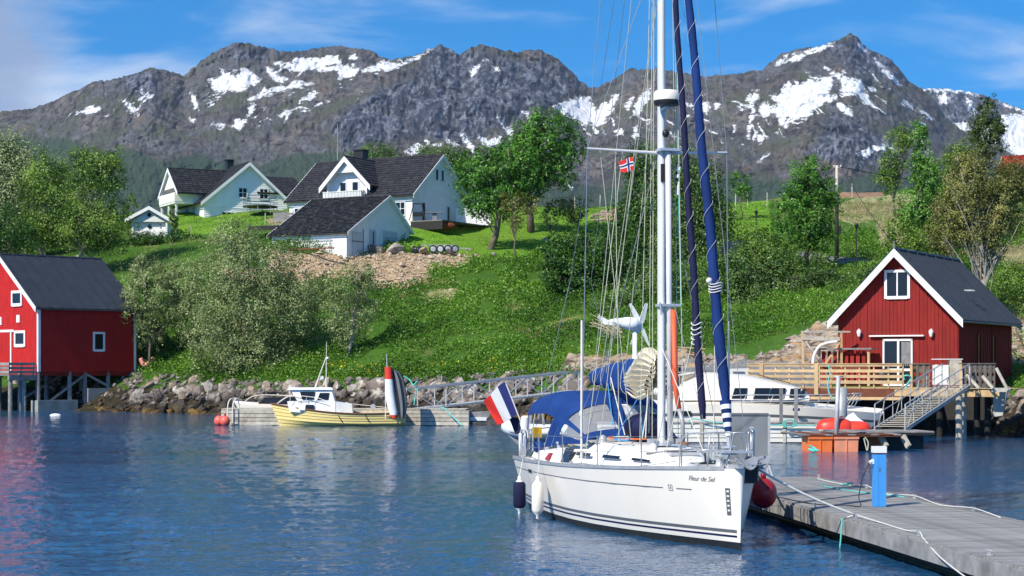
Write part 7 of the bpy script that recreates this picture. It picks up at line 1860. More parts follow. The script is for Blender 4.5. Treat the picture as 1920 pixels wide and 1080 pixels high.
rope_obj([cl1 + Vector((-.25, -.1, -.06)), cl1 + Vector((-.28, -.16, -.35)), cl1 + Vector((-.30, -.18, -.52)), cl1 + Vector((-.33, -.2, -.75))], .016, 'teal', 'green knotted rope end hanging down the pontoon side')
rb_ = MB().ball((0, 0, 0), .27, (1, 1, 1.12), 20, 14).lathe([(.05, .27), (.06, .38), (.03, .4)], (0, 0, 0), 10).build('buoy_fender', M['redball'], None, True); rb_.location = (4.98, 35.5, .72); tag(rb_, 'dark red ball fender squeezed between the yacht bow and the pontoon', 'fender')
# grey panel on legs at the far end
gp = empty('steel_panel', W(1406, 862, 44.6), R(-6), 'upright grey steel panel on thin legs at the far end of the pontoon', 'panel')
MB().box(-.46, .44, -.04, .04, .02, 1.10).build('plate', M['greypanel'], gp); MB().box(-.50, .46, -.06, .06, 1.101, 1.16).build('top_lip', M['grey'], gp)
for a, b in (((.42, 0, .02), (.44, 0, -.46)), ((.43, 0, .02), (.58, -.1, -.47)), ((-.42, 0, .02), (-.44, 0, -.46))): MB().bar(a, b, .05).build('leg', M['galv'], gp)
MB().box(-.50, -.461, -.05, .05, -.1, 1.1).build('side_post', M['galv'], gp); MB().box(.441, .50, -.05, .05, -.1, 1.1).build('side_post', M['galv'], gp)

# ---------------------------------------------------------------- left pontoon, yellow boat and its neighbours
lp = empty('timber_float', W(415, 797, 100.8), math.atan2(-1.0, 14), 'weathered timber float behind the yellow boat', 'float')
s_ = 100.8 / F; LPn = (880 - 415) * s_
for k in range(4): MB().box(0, LPn, -.04, 0, .02 + k * .215, .205 + k * .215).build('side_board', M['palewood'], lp)
MB().box(.05, LPn - .05, .01, 2.3, -.25, .80).build('float_core', M['pile'], lp)
db_ = box_mesh('deck_board', .19, 2.4, .04, M['palewood'])
for k in range(int(LPn / .2)): share('deck_board', db_, lp, (.1 + k * .2, 1.17, .90), (0, 0, 0))
MB().box(LPn, LPn + .04, -.04, 2.35, .02, .84).build('end_board', M['greywood'], lp)
def lad(px, D, par=None):
    m = MB(); 
    for dx in (0, .28): 
        m.tube(smooth_path([(dx, 0, -.2), (dx, -.02, 1.0), (dx + .10, .15, 1.42), (dx + .24, .3, 1.42), (dx + .30, .45, 1.0), (dx + .30, .45, .85)], 5), .032, 6)
    for z in (.1, .4, .7): m.tube([(0, 0, z), (.28, 0, z)], .022, 5)
    return m
o = lad(425, 100.4).build('swim_ladder', M['gel'], None, True); o.location = W(427, 797, 100.4); tag(o, 'white hooped swim ladder at the left end of the timber float', 'ladder')
for px_, py_, l_ in ((411, 789, 'left one of two coral pink buoys by the swim ladder'), (422, 791, 'right one of two coral pink buoys by the swim ladder')):
    b = empty('mooring_buoy', W(px_, py_, 100.2 - (px_ == 422) * .3), 0, l_, 'buoy', 'coral buoys at the float'); b.location.z = .24
    MB().ball((0, 0, 0), .29, (1, 1, 1.05), 18, 12).build('ball', M['coral'], b, True); MB().lathe([(.05, .27), (.06, .38), (.03, .4)], (0, 0, 0), 8).build('eye', M['redball'], b)

def simple_hull(Lh, beam, fb_bow, fb_mid, fb_st, sheer_ext=0, rake=.5, n=22, m=6, transom=.75, strakes=0, flare=.25, pw=1.9):
    """returns rows of points; x=0 at the bow, +x aft"""
    rows = []
    for i in range(n + 1):
        u = i / n; s = u * Lh
        w = beam / 2 * (1 - (1 - min(u / .55, 1)) ** pw) if u < .55 else beam / 2 * (1 - (1 - transom) * ((u - .55) / .45) ** 2)
        z1 = fb_mid + (fb_bow - fb_mid) * max(0, 1 - u / .7) ** 1.8 + (fb_st - fb_mid) * max(0, (u - .5) / .5) ** 1.6
        row = []
        for j in range(m + 1):
            t = j / m; z = -.25 + (z1 + .25) * t; ww = w * ((1 - flare) + flare * t) * (min(1, .35 + t * 1.6))
            row.append((s - rake * t * (1 - u) ** 2 + rake * .6 * (1 - t) * max(0, .25 - u) * 2, ww, z))
        rows.append(row)
    return rows
def hull_mesh(rows, mi=0):
    m = MB(); m.grid(rows, mi); m.grid([[(x, -y, z) for x, y, z in r] for r in rows][::-1], mi)
    e = rows[-1]; m.grid([[(x, y * q, z) for q in (1, 0, -1)] for x, y, z in e], mi); return m
D_ = 99.2; s_ = D_ / F
yb_ = empty('yellow_boat', W(508, 798, D_), R(2), 'small yellow clinker motorboat with a white wheelhouse', 'motorboat'); yb_.location.z = 0
Ly = (745 - 520) * s_
rows = simple_hull(Ly + .35, 2.3, 1.24, .68, .72, rake=.45, n=26, m=7, transom=.66, flare=.22)
rows = [[(x + .45, y, z) for x, y, z in r] for r in rows]
# clinker: each strake is its own lapped run of planking
for j in range(7):
    for sd in (1, -1):
        k = MB(); a = [(r[j][0], sd * (r[j][1] + .035), r[j][2]) for r in rows]; b = [(r[j + 1][0], sd * (r[j + 1][1] + .0), r[j + 1][2]) for r in rows]; c_ = [(r[j][0], sd * r[j][1], r[j][2]) for r in rows]
        k.grid([a, b] if sd < 0 else [b, a], 0); k.grid([c_, a] if sd < 0 else [a, c_], 1); k.build('strake', [M['yellow'], M['brownwood']], yb_)
hull_mesh(rows).build('inner_hull', M['yellow'], yb_, 50)
g = MB(); 
for sd in (1, -1): g.tube([(r[-1][0], sd * (r[-1][1] + .03), r[-1][2]) for r in rows], .045, 6)
g.build('gunwale', M['brownwood'], yb_)
bxm = lambda px: (px - 508) * s_
bzm = lambda py: (798 - py) * s_
# deck and wheelhouse
MB().grid([[(r[-1][0], r[-1][1] * q, r[-1][2] + .04 * (1 - q * q)) for q in (-1, -.5, 0, .5, 1)] for r in rows[:14]]).build('foredeck', M['white'], yb_)
MB().hexa([(bxm(545), -.72, .8), (bxm(630), -.85, .6), (bxm(630), .85, .6), (bxm(545), .72, .8), (bxm(540), -.55, bzm(752)), (bxm(630), -.72, bzm(752)), (bxm(630), .72, bzm(752)), (bxm(540), .55, bzm(752))]).build('cabin', M['white'], yb_)
for x0_, x1_, nm in ((562, 575, 'porthole_light'), (575, 591, 'porthole')):
    MB().hexa([(bxm(x0_), -.87, bzm(768)), (bxm(x1_) - .02, -.87, bzm(768)), (bxm(x1_) - .02, -.80, bzm(768)), (bxm(x0_), -.80, bzm(768)), (bxm(x0_), -.81, bzm(758)), (bxm(x1_) - .02, -.81, bzm(758)), (bxm(x1_) - .02, -.76, bzm(758)), (bxm(x0_), -.76, bzm(758))]).build('porthole', M['pane'] if x0_ > 570 else M['white'], yb_)
wh = MB(); wh.hexa([(bxm(560), -.66, bzm(752)), (bxm(629), -.72, bzm(752)), (bxm(629), .72, bzm(752)), (bxm(560), .66, bzm(752)), (bxm(545), -.52, bzm(730)), (bxm(622), -.6, bzm(730)), (bxm(622), .6, bzm(730)), (bxm(545), .52, bzm(730))]); whs = wh.build('wheelhouse', M['white'], yb_)
MB().hexa([(bxm(540), -.66, bzm(730)), (bxm(626), -.72, bzm(730)), (bxm(626), .72, bzm(730)), (bxm(540), .66, bzm(730)), (bxm(543), -.6, bzm(726.5)), (bxm(622), -.66, bzm(726)), (bxm(622), .66, bzm(726)), (bxm(543), .6, bzm(726.5))]).build('wheelhouse_roof', M['white'], yb_)
def ypane(x0, x1, xt0, xt1, y0, y1):
    o1 = -.735 + (752 - y0) * .0052; o2 = -.735 + (752 - y1) * .0052
    MB().hexa([(bxm(x0), o1, bzm(y0)), (bxm(x1), o1, bzm(y0)), (bxm(x1), o1 + .02, bzm(y0)), (bxm(x0), o1 + .02, bzm(y0)), (bxm(xt0), o2, bzm(y1)), (bxm(xt1), o2, bzm(y1)), (bxm(xt1), o2 + .02, bzm(y1)), (bxm(xt0), o2 + .02, bzm(y1))]).build('pane', M['pane'], whs)
ypane(596, 617, 601, 619, 749, 736); ypane(568, 590, 564, 592, 748, 734)
MB().hexa([(bxm(558), -.5, bzm(750)), (bxm(560), -.5, bzm(750)), (bxm(560), .5, bzm(750)), (bxm(558), .5, bzm(750)), (bxm(544.5), -.45, bzm(733)), (bxm(547), -.45, bzm(733)), (bxm(547), .45, bzm(733)), (bxm(544.5), .45, bzm(733))]).build('windscreen', M['pane'], whs)
MB().hexa([(bxm(630), -.8, .6), (bxm(662), -.5, .6), (bxm(662), .5, .6), (bxm(630), .8, .6), (bxm(630), -.7, bzm(752)), (bxm(660), -.45, bzm(757)), (bxm(660), .45, bzm(757)), (bxm(630), .7, bzm(752))]).build('engine_box', M['white'], yb_)
mb = MB()
mb.tube([(bxm(611), 0, bzm(728)), (bxm(612), 0, bzm(640))], [.03, .012], 6); mb.tube([(bxm(590), -.3, bzm(728)), (bxm(611), 0, bzm(670))], .025, 6); mb.tube([(bxm(590), .3, bzm(728)), (bxm(611), 0, bzm(670))], .025, 6); mb.tube([(bxm(598), 0, bzm(712)), (bxm(612), 0, bzm(712))], .02, 5)
mb.build('radio_mast', M['gel'], yb_); MB().ball((bxm(614), 0, bzm(671)), .07).build('mast_lamp', M['white'], yb_, True); MB().lathe([(.1, 0), (.13, .04), (.09, .14), (.04, .2)], (bxm(604), 0, bzm(711)), 12).build('horn', M['white'], yb_, True)
hr_ = MB()
for sd in (-1, 1): hr_.tube(smooth_path([(bxm(520), sd * .2, bzm(756)), (bxm(545), sd * .6, bzm(742)), (bxm(590), sd * .92, bzm(744)), (bxm(612), sd * 1.0, bzm(750))], 5), .02, 5); 
for px_ in (545, 560, 575, 590): hr_.tube([(bxm(px_), -.75, bzm(757)), (bxm(px_) + .05, -.8, bzm(743))], .015, 5)
hr_.build('hand_rail', M['gel'], yb_); MB().lathe([(.13, -.06), (.15, 0), (.13, .06)], (bxm(700), -.5, bzm(762)), 14, axis=(0, 1, 0)).build('line_hauler', M['galv'], yb_)
MB().tube([(bxm(662), -.4, bzm(757)), (bxm(740), -.4, bzm(765))], .015, 5).build('tiller_line', M['gel'], yb_)
MB().box(bxm(634), bxm(742), -1.0, 1.0, .55, .60).build('cockpit_sole', M['yellow'], yb_)
for px_ in (640, 690): MB().tube([(bxm(px_ - 4), -1.13, .62), (bxm(px_ + 4), -1.12, .2)], .02, 5).build('side_line', M['black'], yb_)
# striped upright float pair behind the stern
sp_ = empty('upright_kayak', W(738, 786, 98.0), 0, 'tall red and white kayak standing upright at the yellow boat stern', 'kayak')
s_ = 98.0 / F
def uk(px, py, dy=0): return Vector(((px - 738) * s_, dy, (786 - py) * s_))
def taper(path, wdt, dep, mats, nm):
    rows = []
    for (px, py), w_ in zip(path, wdt): c = uk(px, py, dep); rows.append([c + Vector((w_ * s_ * math.cos(a), .16 * min(1, w_ / 5) * math.sin(a), 0)) for a in np.linspace(0, 2 * math.pi, 12, endpoint=False)])
    m = MB(); k = len(rows); m.grid(rows, lambda i, j: 1 if (i < 2 or i >= k - 2) else (1 if j in (5,) else 0), close=True); m.add(rows[0], [tuple(range(12))]); m.add(rows[-1], [tuple(range(12))[::-1]]); return m.build(nm, mats, sp_, True)
taper([(728, 688), (728.5, 700), (729, 711), (731, 740), (734, 760), (737, 772), (738, 778), (739, 784)], [7, 7, 7.5, 8.5, 8.5, 8, 7, 5], 0, [M['white'], M['redplastic']], 'hull')
rows = []
for (px, py), w_ in zip([(737, 692), (741, 698), (745, 712), (749, 735), (752, 755), (753, 770), (753, 784)], [2, 8, 12, 12.5, 11.5, 9, 5]): c = uk(px, py, .25); rows.append([c + Vector((w_ * s_ * math.cos(a), .2 * math.sin(a), 0)) for a in np.linspace(0, 2 * math.pi, 14, endpoint=False)])
MB().grid(rows, lambda i, j: j % 2, close=True).build('striped_float', [M['greypanel'], M['black']], sp_)
MB().tube([uk(725, 664), uk(726, 690)], .04, 6).build('pole', M['galv'], sp_); MB().box(uk(722, 740).x, uk(723.5, 740).x, -.02, .02, 0, uk(0, 700).z).build('side_pole', M['gel'], sp_)
sb = empty('speedboat', W(456, 795, 103.8), R(3), 'little white speedboat with a low windscreen hidden behind the yellow boat bow', 'speedboat'); sb.location.z = .25
rows = simple_hull(4.6, 1.8, .95, .8, .75, rake=.5, n=16, transom=.9); hull_mesh(rows).build('hull', M['gel'], sb, 50); MB().grid([[(r[-1][0], r[-1][1] * q, r[-1][2] + .10 * (1 - q * q)) for q in (-1, -.5, 0, .5, 1)] for r in rows]).build('deck', M['gel'], sb, True)
MB().hexa([(.9, -.6, .95), (3.2, -.7, .9), (3.2, .7, .9), (.9, .6, .95), (1.4, -.4, 1.25), (3.0, -.55, 1.28), (3.0, .55, 1.28), (1.4, .4, 1.25)]).build('windscreen', M['pane'], sb); MB().tube(smooth_path([(.1, -.2, 1.0), (.9, -.6, 1.38), (3.2, -.8, 1.3), (4.2, -.8, .9)], 5), .022, 5).build('rail', M['gel'], sb)
mw = empty('tarpaulin_pack', W(776, 795, 100.3), 0, 'black tarpaulin sheet hung over the float right of the upright kayak', 'tarpaulin'); MB().box(-.42, .36, -.06, .0, .05, .86).build('sheet', M['black'], mw); MB().box(-.40, .36, .0, .6, .95, .99).build('top_flap', M['black'], mw)
sb2 = tag(MB().hexa([(0, 0, 0), (1.5, 0, .05), (1.5, .8, .05), (0, .8, 0), (0, -.1, .55), (1.75, -.05, .60), (1.75, .9, .60), (0, .9, .55)]).build('small_skiff', M['greywood']), 'dark little skiff moored at the right end of the timber float', 'skiff'); sb2.location = W(862, 790, 100.5); sb2.location.z = .15
MB().box(.0, 1.5, -.13, -.06, .1, .3).build('white_strake', M['white'], sb2)
rope_obj([W(820, 768, 100.2), W(832, 765, 100), W(845, 778, 99.5), W(868, 798, 98.4)], .03, 'teal', 'turquoise line from the timber float down into the water', 5)
rope_obj([W(757, 705, 101.2), W(768, 712, 101.2), W(775, 722, 101), W(783, 715, 101), W(780, 735, 101.2), W(776, 760, 101.2)], .035, 'teal', 'turquoise rope bundle hanging on the gangway foot', 5)

# ---------------------------------------------------------------- truss gangway
def truss(A, B, wdt, h, nb, lab, m='alu', tube_=.035, diag=True):
    A, B = Vector(A), Vector(B); g = empty('gangway', A, 0, lab, 'gangway'); d = B - A; Lg = d.length; u = d.normalized(); side = Vector((-u.y, u.x, 0)).normalized(); up = Vector((0, 0, 1))
    for sd in (-1, 1):
        o_ = side * wdt / 2 * sd
        for z, nm in ((0, 'chord'), (h, 'top_rail'), (h * .5, 'mid_rail')):
            if z == h * .5 and diag: continue
            MB().bar(o_ + up * z, o_ + d + up * z, .07, .09).build(nm, M[m], g)
        for k in range(nb + 1):
            p = o_ + d * k / nb; MB().bar(p, p + up * h, .06).build('upright', M[m], g)
            if diag and k < nb:
                q = o_ + d * (k + 1) / nb; a, b = (p + up * h, q) if k % 2 == 0 else (p, q + up * h); MB().bar(a, b, .055).build('diagonal', M[m], g)
    n = int(Lg / .3); pm = MB().bar(-side * (wdt / 2 - .05), side * (wdt / 2 - .05), .24, .03).mesh('tread', M['galv'])
    for k in range(n): share('tread', pm, g, d * (k + .5) / n + up * .03)
    return g
truss(W(772, 768, 101.5), W(1074, 733, 109), 1.1, 1.18, 6, 'long aluminium truss gangway from the timber float up to the shore')
# right-hand gangway with tubular railings and cleated treads
gA, gB = W(1668, 803, 72), W(1792, 722, 80.8)
g = empty('gangway', gA, 0, 'steep ribbed gangway with tube railings up to the right terrace', 'gangway'); d = gB - gA; u = d.normalized(); side = Vector((-u.y, u.x, 0)).normalized(); up = Vector((0, 0, 1)); wd = 1.25
for sd in (-1, 1):
    o_ = side * wd / 2 * sd; MB().bar(o_ - up * .06, o_ + d - up * .06, .07, .16).build('stringer', M['galv'], g)
    MB().tube([o_ + up * .0, o_ + up * .95 + u * .05, o_ + d + up * .95, o_ + d], .026, 7).build('handrail', M['galv'], g); MB().tube([o_ + up * .5, o_ + d + up * .5], .018, 6).build('mid_rail', M['galv'], g)
    for k in range(1, 8): p = o_ + d * k / 8; MB().tube([p, p + up * .95], .02, 6).build('baluster', M['galv'], g)
    for k in range(3): p = o_ + d * (k * .25 + .05); MB().tube([p + up * .05, p + d * .1 + up * .92], .015, 5).build('brace', M['galv'], g)
pm = MB().bar(-side * .58, side * .58, .22, .025).mesh('tread', M['palewood']); n = 26
for k in range(n): share('tread', pm, g, d * (k + .5) / n + up * (.04 if k > 10 else .04))

# ---------------------------------------------------------------- floats and platforms on the right
def box_float(name, lab, px0, px1, D, pyb, top_z, depth, rz, m, nb=4, cat='float'):
    s = D / F; o = empty(name, ((px0 - CX) * s, D, 0), rz, lab, cat); Lx = (px1 - px0) * s
    for k in range(nb): MB().box(0, Lx, -.04, 0, .04 + k * (top_z - .06) / nb, (k + 1) * (top_z - .06) / nb + .01).build('side_board', M[m], o)
    MB().box(.04, Lx - .04, .01, depth, -.3, top_z - .05).build('core', M['pile'], o)
    bb = box_mesh('deck_board', .24, depth, .035, M['greywood'])
    for k in range(int(Lx / .25)): share('deck_board', bb, o, (.13 + k * .25, depth / 2, top_z), (0, 0, 0))
    return o
bf_ = box_float('timber_float', 'cream-sided float carrying the white cabin cruiser', 1120, 1545, 76.5, 832, .84, 1.6, R(0), 'cream')
for px_ in (1245, 1315, 1380, 1470, 1540): x = (px_ - 1120) * 76.5 / F; MB().box(x - .07, x + .07, -.09, -.045, .02, .84).build('upright', M['palewood'], bf_)
for px_ in (1465, 1493):
    x = (px_ - 1120) * 76.5 / F; MB().box(x - .07, x + .07, .0, .12, .8, 2.35).build('mooring_post', M['greywood'], bf_)
rope_obj([W(1290, 793, 76.3), W(1300, 785, 76.3), W(1340, 792, 76.3), W(1400, 795, 76.3), W(1455, 797, 76.3), W(1530, 798, 76.3)], .025, 'teal', 'turquoise rope laid along the cream float')
rope_obj([W(1480 + 14 * math.cos(t) * (1 - t * .03), 797 + 7 * math.sin(t) - 3, 76.1) for t in np.linspace(0, 16, 30)], .025, 'teal', 'turquoise coil hung on the float post', 2)
pf_ = empty('work_float', ((1515 - CX) * 68.4 / F, 68.4, 0), R(6), 'raft on orange floats carrying the red kayak', 'raft'); s_ = 68.4 / F
for k, (x0, x1, m_, l_) in enumerate(((1516, 1562, 'orange', None), (1566, 1612, 'paleorange', 'faded pinkish float box'), (1655, 1690, 'orange', None))):
    a, b = (x0 - 1515) * s_, (x1 - 1515) * s_
    if k == 2: y_ = 1.6
    else: y_ = 0
    bxo = MB().hexa([(a + .03, y_, -.3), (b - .03, y_, -.3), (b - .03, y_ + 1.0, -.3), (a + .03, y_ + 1.0, -.3), (a, y_, .56), (b, y_, .56), (b, y_ + 1.0, .56), (a, y_ + 1.0, .56)]).box((a + b) / 2 - .02, (a + b) / 2 + .02, y_ - .03, y_ - .002, -.05, .54).box(a - .02, b + .02, y_ - .04, y_ - .005, .48, .56).build('float_box', M[m_], pf_)
    if l_: bxo['label'] = l_
for k in range(13): MB().box(-.2 + k * .3, .07 + k * .3, .0, 3.4, .62, .66).build('deck_board', M['brownwood'] if k % 3 else M['greywood'], pf_)
for y_ in (.02, 1.4, 3.2): MB().box(-.2, 3.7, y_, y_ + .12, .565, .615).build('frame_beam', M['brownwood'], pf_)
for x_ in (.9, 2.0, 2.2): MB().ball((x_, .1, .70), .06, (1, 1, .7), 8, 6).build('bolt', M['black'], pf_)
pl2 = empty('landing_raft', ((1600 - CX) * 70 / F, 70.4, 0), R(10), 'grey landing stage under the foot of the ribbed gangway', 'landing stage')
for k in range(10): MB().box(k * .33, k * .33 + .31, -.4, 2.4, .66, .71).build('deck_board', M['greywood'], pl2)
MB().box(0, 3.3, -.42, -.36, .56, .66).build('fascia', M['pile'], pl2); MB().box(.2, 3.0, 0, 2.2, -.2, .5).build('float_core', M['black'], pl2)
for px_ in (1655, 1697):
    tag(MB().bar(W(px_ - 4, 818, 69.2), W(px_ + 7, 838, 68.9), .12, .22).build('fender_plank', M['palewood']), 'pale slanting plank %s under the landing stage' % ('on the left' if px_ < 1670 else 'on the right'), 'plank')
# red kayak-like boat
rk_ = empty('red_kayak', W(1580, 797, 69.2), R(-8), 'red plastic sit-on kayak lying upside down on the raft', 'kayak'); s_ = 69.6 / F
def hump(x0, x1, z0, z1, y, wy, nm, m_):
    rows = []
    for i in range(13):
        u_ = i / 12; x = x0 + (x1 - x0) * u_; f_ = (1 - abs(2 * u_ - 1) ** 3.2) ** .45; rows.append([(x, y + wy * f_ * math.cos(a), z0 + (z1 - z0) * f_ * max(0, math.sin(a)) ** .7) for a in np.linspace(0, math.pi, 11)])
    MB().grid(rows).build(nm, m_, rk_, 60)
hump(-1.05, .45, -.16, .27, 0, .42, 'hull', M['redplastic']); hump(-.35, 1.12, -.16, .16, .1, .40, 'hull', M['redplastic'])
MB().box(-.7, .8, -.2, -.15, -.02, .03).build('keel_strake', M['redplastic'], rk_); MB().bar((-.85, -.05, .16), (.0, -.05, .33), .16, .05).build('keel_rib', M['redplastic'], rk_)
for px_, D_, lab, y0_ in ((1567, 68.8, 'tall galvanised pole standing on the orange raft', 812), (1578, 77.5, 'thick grey mooring pile behind the cruiser bow', 800)):
    m = MB(); p0, p1 = W(px_, y0_, D_), W(px_ + (5 if px_ == 1567 else 0), 706 if px_ == 1567 else 727, D_)
    m.tube([p0 - Vector((0, 0, .6)), p1], .085 if px_ == 1567 else .24, 12)
    if px_ == 1567: m.bar(p1 - Vector((.18, 0, 0)), p1 + Vector((.18, 0, 0)), .06)
    tag(m.build('mooring_pole', M['galv'], None, True), lab, 'pole')
rope_obj([W(1553, 684, 83.6), W(1556, 700, 83.4), W(1552, 720, 83), W(1557, 742, 80), W(1572, 750, 78)], .03, 'teal', 'turquoise rope hanging from the terrace railing')
rope_obj([W(1696, 712, 83.6), W(1694, 706, 83.6), W(1702, 704, 83.5), W(1708, 708, 83.6), W(1704, 716, 83.6), W(1700, 722, 83.6), W(1698, 735, 83.4)], .035, 'teal', 'turquoise loop tied at the terrace corner')
rope_obj([W(1620, 822, 68.2), W(1623, 835, 68.2), W(1626, 845, 68.2), W(1628, 830, 68.2), W(1622, 820, 68.2)], .025, 'ropewire', 'cream rope bundle at the corner of the raft')
rope_obj([W(1517, 835, 68.2), W(1522, 838, 68.2), W(1530, 842, 68.1), W(1526, 846, 68.1), W(1516, 842, 68.2), W(1536, 845, 68)], .04, 'teal', 'green tangled rope at the left orange float')
tl = MB().sheet([[W(1580, 790, 71.6), W(1590, 778, 71.8), W(1600, 773, 72)], [W(1592, 792, 71.4), W(1604, 786, 71.4), W(1610, 784, 71.6)], [W(1600, 795, 71.2), W(1614, 794, 71.2), W(1622, 792, 71.3)]], .02).build('white_tarpaulin', M['dinghylight'], None, True); tag(tl, 'crumpled white tarpaulin between the cruiser bow and the red kayak', 'tarpaulin')

# ---------------------------------------------------------------- white cabin cruiser
D_ = 79.5; s_ = D_ / F
cb_ = empty('cabin_cruiser', ((1618 - CX) * s_, D_, 0), R(178), 'white cabin cruiser with a long low cabin moored below the terrace', 'motorboat')
Lc = (1618 - 1165) * s_
rows = simple_hull(Lc, 3.2, 1.18, 1.66, 1.55, rake=.9, n=26, m=14, transom=.88, flare=.14, pw=2.1)
ch = MB(); ch.grid(rows, lambda i, j: 1 if j == 10 else 0); ch.grid([[(x, -y, z) for x, y, z in r] for r in rows][::-1], lambda i, j: 1 if j == 10 else 0); e = rows[-1]; ch.grid([[(x, y * q, z) for q in (1, 0, -1)] for x, y, z in e], 0)
chull = ch.build('hull', [M['gel'], M['grey']], cb_, 50)
MB().grid([[(r[-1][0], r[-1][1] * q, r[-1][2] + .22 * (1 - q * q)) for q in (-1, -.6, -.2, .2, .6, 1)] for r in rows]).build('deck', M['gel'], cb_, True)
cx_ = lambda px: (1618 - px) * s_
cz_ = lambda py: CH + (HY - py) * s_
# wheelhouse: lofted along its length; profile from the photograph (column, roof row, sill row)
prof = [(1512, 739, 741), (1505, 731, 741), (1480, 722, 741), (1440, 712, 742), (1400, 705, 742), (1360, 701, 742), (1330, 700, 742), (1310, 702, 742), (1285, 715, 742), (1262, 738, 742)]
rw = []
for px_, pr, ps in prof:
    zt, zb = cz_(pr), cz_(750); w_ = 1.22
    rw.append([(cx_(px_), w_ * 1.02, zb), (cx_(px_), w_ * .94, zb + (zt - zb) * .55), (cx_(px_), w_ * .86, zb + (zt - zb) * .88), (cx_(px_), w_ * .55, zt), (cx_(px_), 0, zt + .05), (cx_(px_), -w_ * .55, zt), (cx_(px_), -w_ * .86, zb + (zt - zb) * .88), (cx_(px_), -w_ * .94, zb + (zt - zb) * .55), (cx_(px_), -w_ * 1.02, zb)])
chs = MB().grid(rw).build('wheelhouse', M['gel'], cb_, 40)
def cpane(x0, x1, xt0, xt1, y0=742, y1=727):
    for sd in (1,):
        o0, o1 = 1.27, 1.21
        MB().hexa([(cx_(x0), o0, cz_(y0)), (cx_(x1), o0, cz_(y0)), (cx_(x1), o0 - .06, cz_(y0)), (cx_(x0), o0 - .06, cz_(y0)), (cx_(xt0), o1, cz_(y1)), (cx_(xt1), o1, cz_(y1)), (cx_(xt1), o1 - .06, cz_(y1)), (cx_(xt0), o1 - .06, cz_(y1))]).build('pane', M['pane'], chs)
cpane(1368, 1395, 1374, 1397, 746, 727); cpane(1408, 1434, 1412, 1440, 747, 727); cpane(1436, 1464, 1442, 1468, 746, 727); cpane(1474, 1490, 1477, 1497, 744, 728); cpane(1492, 1500, 1499, 1506, 743, 729)
MB().box(cx_(1292), cx_(1250), 1.57, 1.60, 1.15, 1.32).build('hull_window', M['pane'], chull)
MB().sheet([[(cx_(1300), 0.9, cz_(700)), (cx_(1300), -.9, cz_(700))], [(cx_(1275), .95, cz_(704)), (cx_(1275), -.95, cz_(704))]], .06).build('roof_spoiler', M['gel'], cb_)
MB().bar((cx_(1420), .3, cz_(706) + .08), (cx_(1480), .3, cz_(720) + .05), .3, .03).build('roof_hatch', M['pane'], cb_)
rl = MB()
for z_, nm in ((740, 0), (752, 1)):
    rl.tube(smooth_path([(cx_(1350), 1.35, cz_(756) + (.25 if z_ == 740 else .0)), (cx_(1380), 1.45, cz_(z_)), (cx_(1480), 1.42, cz_(z_ + 0)), (cx_(1560), 1.0, cz_(z_ - 1)), (cx_(1608), .35, cz_(738 + (z_ - 740))), (cx_(1612), 0, cz_(738 + (z_ - 740)))], 6), .028, 6)
for px_ in (1385, 1400, 1435, 1455, 1480, 1505, 1525, 1545, 1565, 1582): 
    yy = 1.45 - max(0, (px_ - 1480)) * .008; rl.tube([(cx_(px_), yy, cz_(760)), (cx_(px_ + 9), yy, cz_(741))], .02, 5)
for k in range(4): rl.tube(smooth_path([(cx_(1576 + k * 8), .6 - k * .15, cz_(764)), (cx_(1592 + k * 7), .6 - k * .15, cz_(740)), (cx_(1599 + k * 5), .6 - k * .15, cz_(738)), (cx_(1600 + k * 5), .5 - k * .15, cz_(744))], 4), .022, 5)
rl.build('bow_rail', M['steel'], cb_, True)
MB().ball((cx_(1440), .3, cz_(745)), .3, (1.6, .6, .35), 12, 8).build('red_seat', M['redball'], cb_, True)
MB().box(cx_(1492), cx_(1479), 1.585, 1.60, cz_(769), cz_(764)).build('hull_badge', M['navy'], chull)
# picnic table, upturned skiff, stone block wall, bench planks on the gravel
pc = empty('picnic_table', W(1295, 712, 98), R(3), 'timber picnic table with benches on the gravel', 'picnic table'); pc.location.z = float(ground(pc.location.x, 98))
for k in range(4): MB().box(-.95, .95, -.36 + k * .18, -.20 + k * .18, .72, .76).build('table_board', M['palewood'], pc)
for s in (-1, 1):
    MB().box(-.95, .95, s * .75 - .12, s * .75 + .12, .42, .46).build('bench', M['palewood'], pc)
    MB().bar((s * .6, -.55, 0), (s * .6, -.15, .72), .06, .1).build('leg', M['pile'], pc); MB().bar((s * .6, .55, 0), (s * .6, .15, .72), .06, .1).build('leg', M['pile'], pc); MB().bar((s * .6, -.85, .4), (s * .6, .85, .4), .05, .1).build('crosspiece', M['pile'], pc)
sk = empty('beached_skiff', W(1384, 700, 99), R(0), 'small white skiff lying on the gravel left of the terrace', 'skiff'); sk.location.z = float(ground(sk.location.x, 99))
MB().hexa([(-.45, -.4, 0), (.45, -.4, 0), (.45, .4, 0), (-.45, .4, 0), (-.6, -.45, .42), (.55, -.45, .45), (.55, .45, .45), (-.6, .45, .42)]).build('hull', M['white'], sk)
MB().box(-.35, .3, -.47, -.452, .2, .27).build('name_stripe', M['grey'], sk)
sw_ = empty('stone_wall', W(1240, 757, 93), 0, 'retaining wall of big squared stone blocks below the picnic table', 'wall')
blk = [(0, 0, 1.0, .9), (1.05, 0, .75, .62), (1.85, 0, .9, .85), (2.8, 0, .9, .8), (-.9, 0, .85, .9), (-1.8, 0, .85, .7), (0, .95, .95, .85), (1.0, .68, 1.0, 1.0), (2.05, .92, .85, .82), (-.95, .95, .9, .7), (-2.7, 0, .85, .9), (-1.9, .75, .9, .7), (-3.6, 0, .85, .8), (-4.5, 0, .85, .8), (2.95, .85, .9, .8), (-2.8, .95, .85, .7), (3.75, 0, .9, .9), (3.9, .95, .9, .7)]
import bmesh as _bm
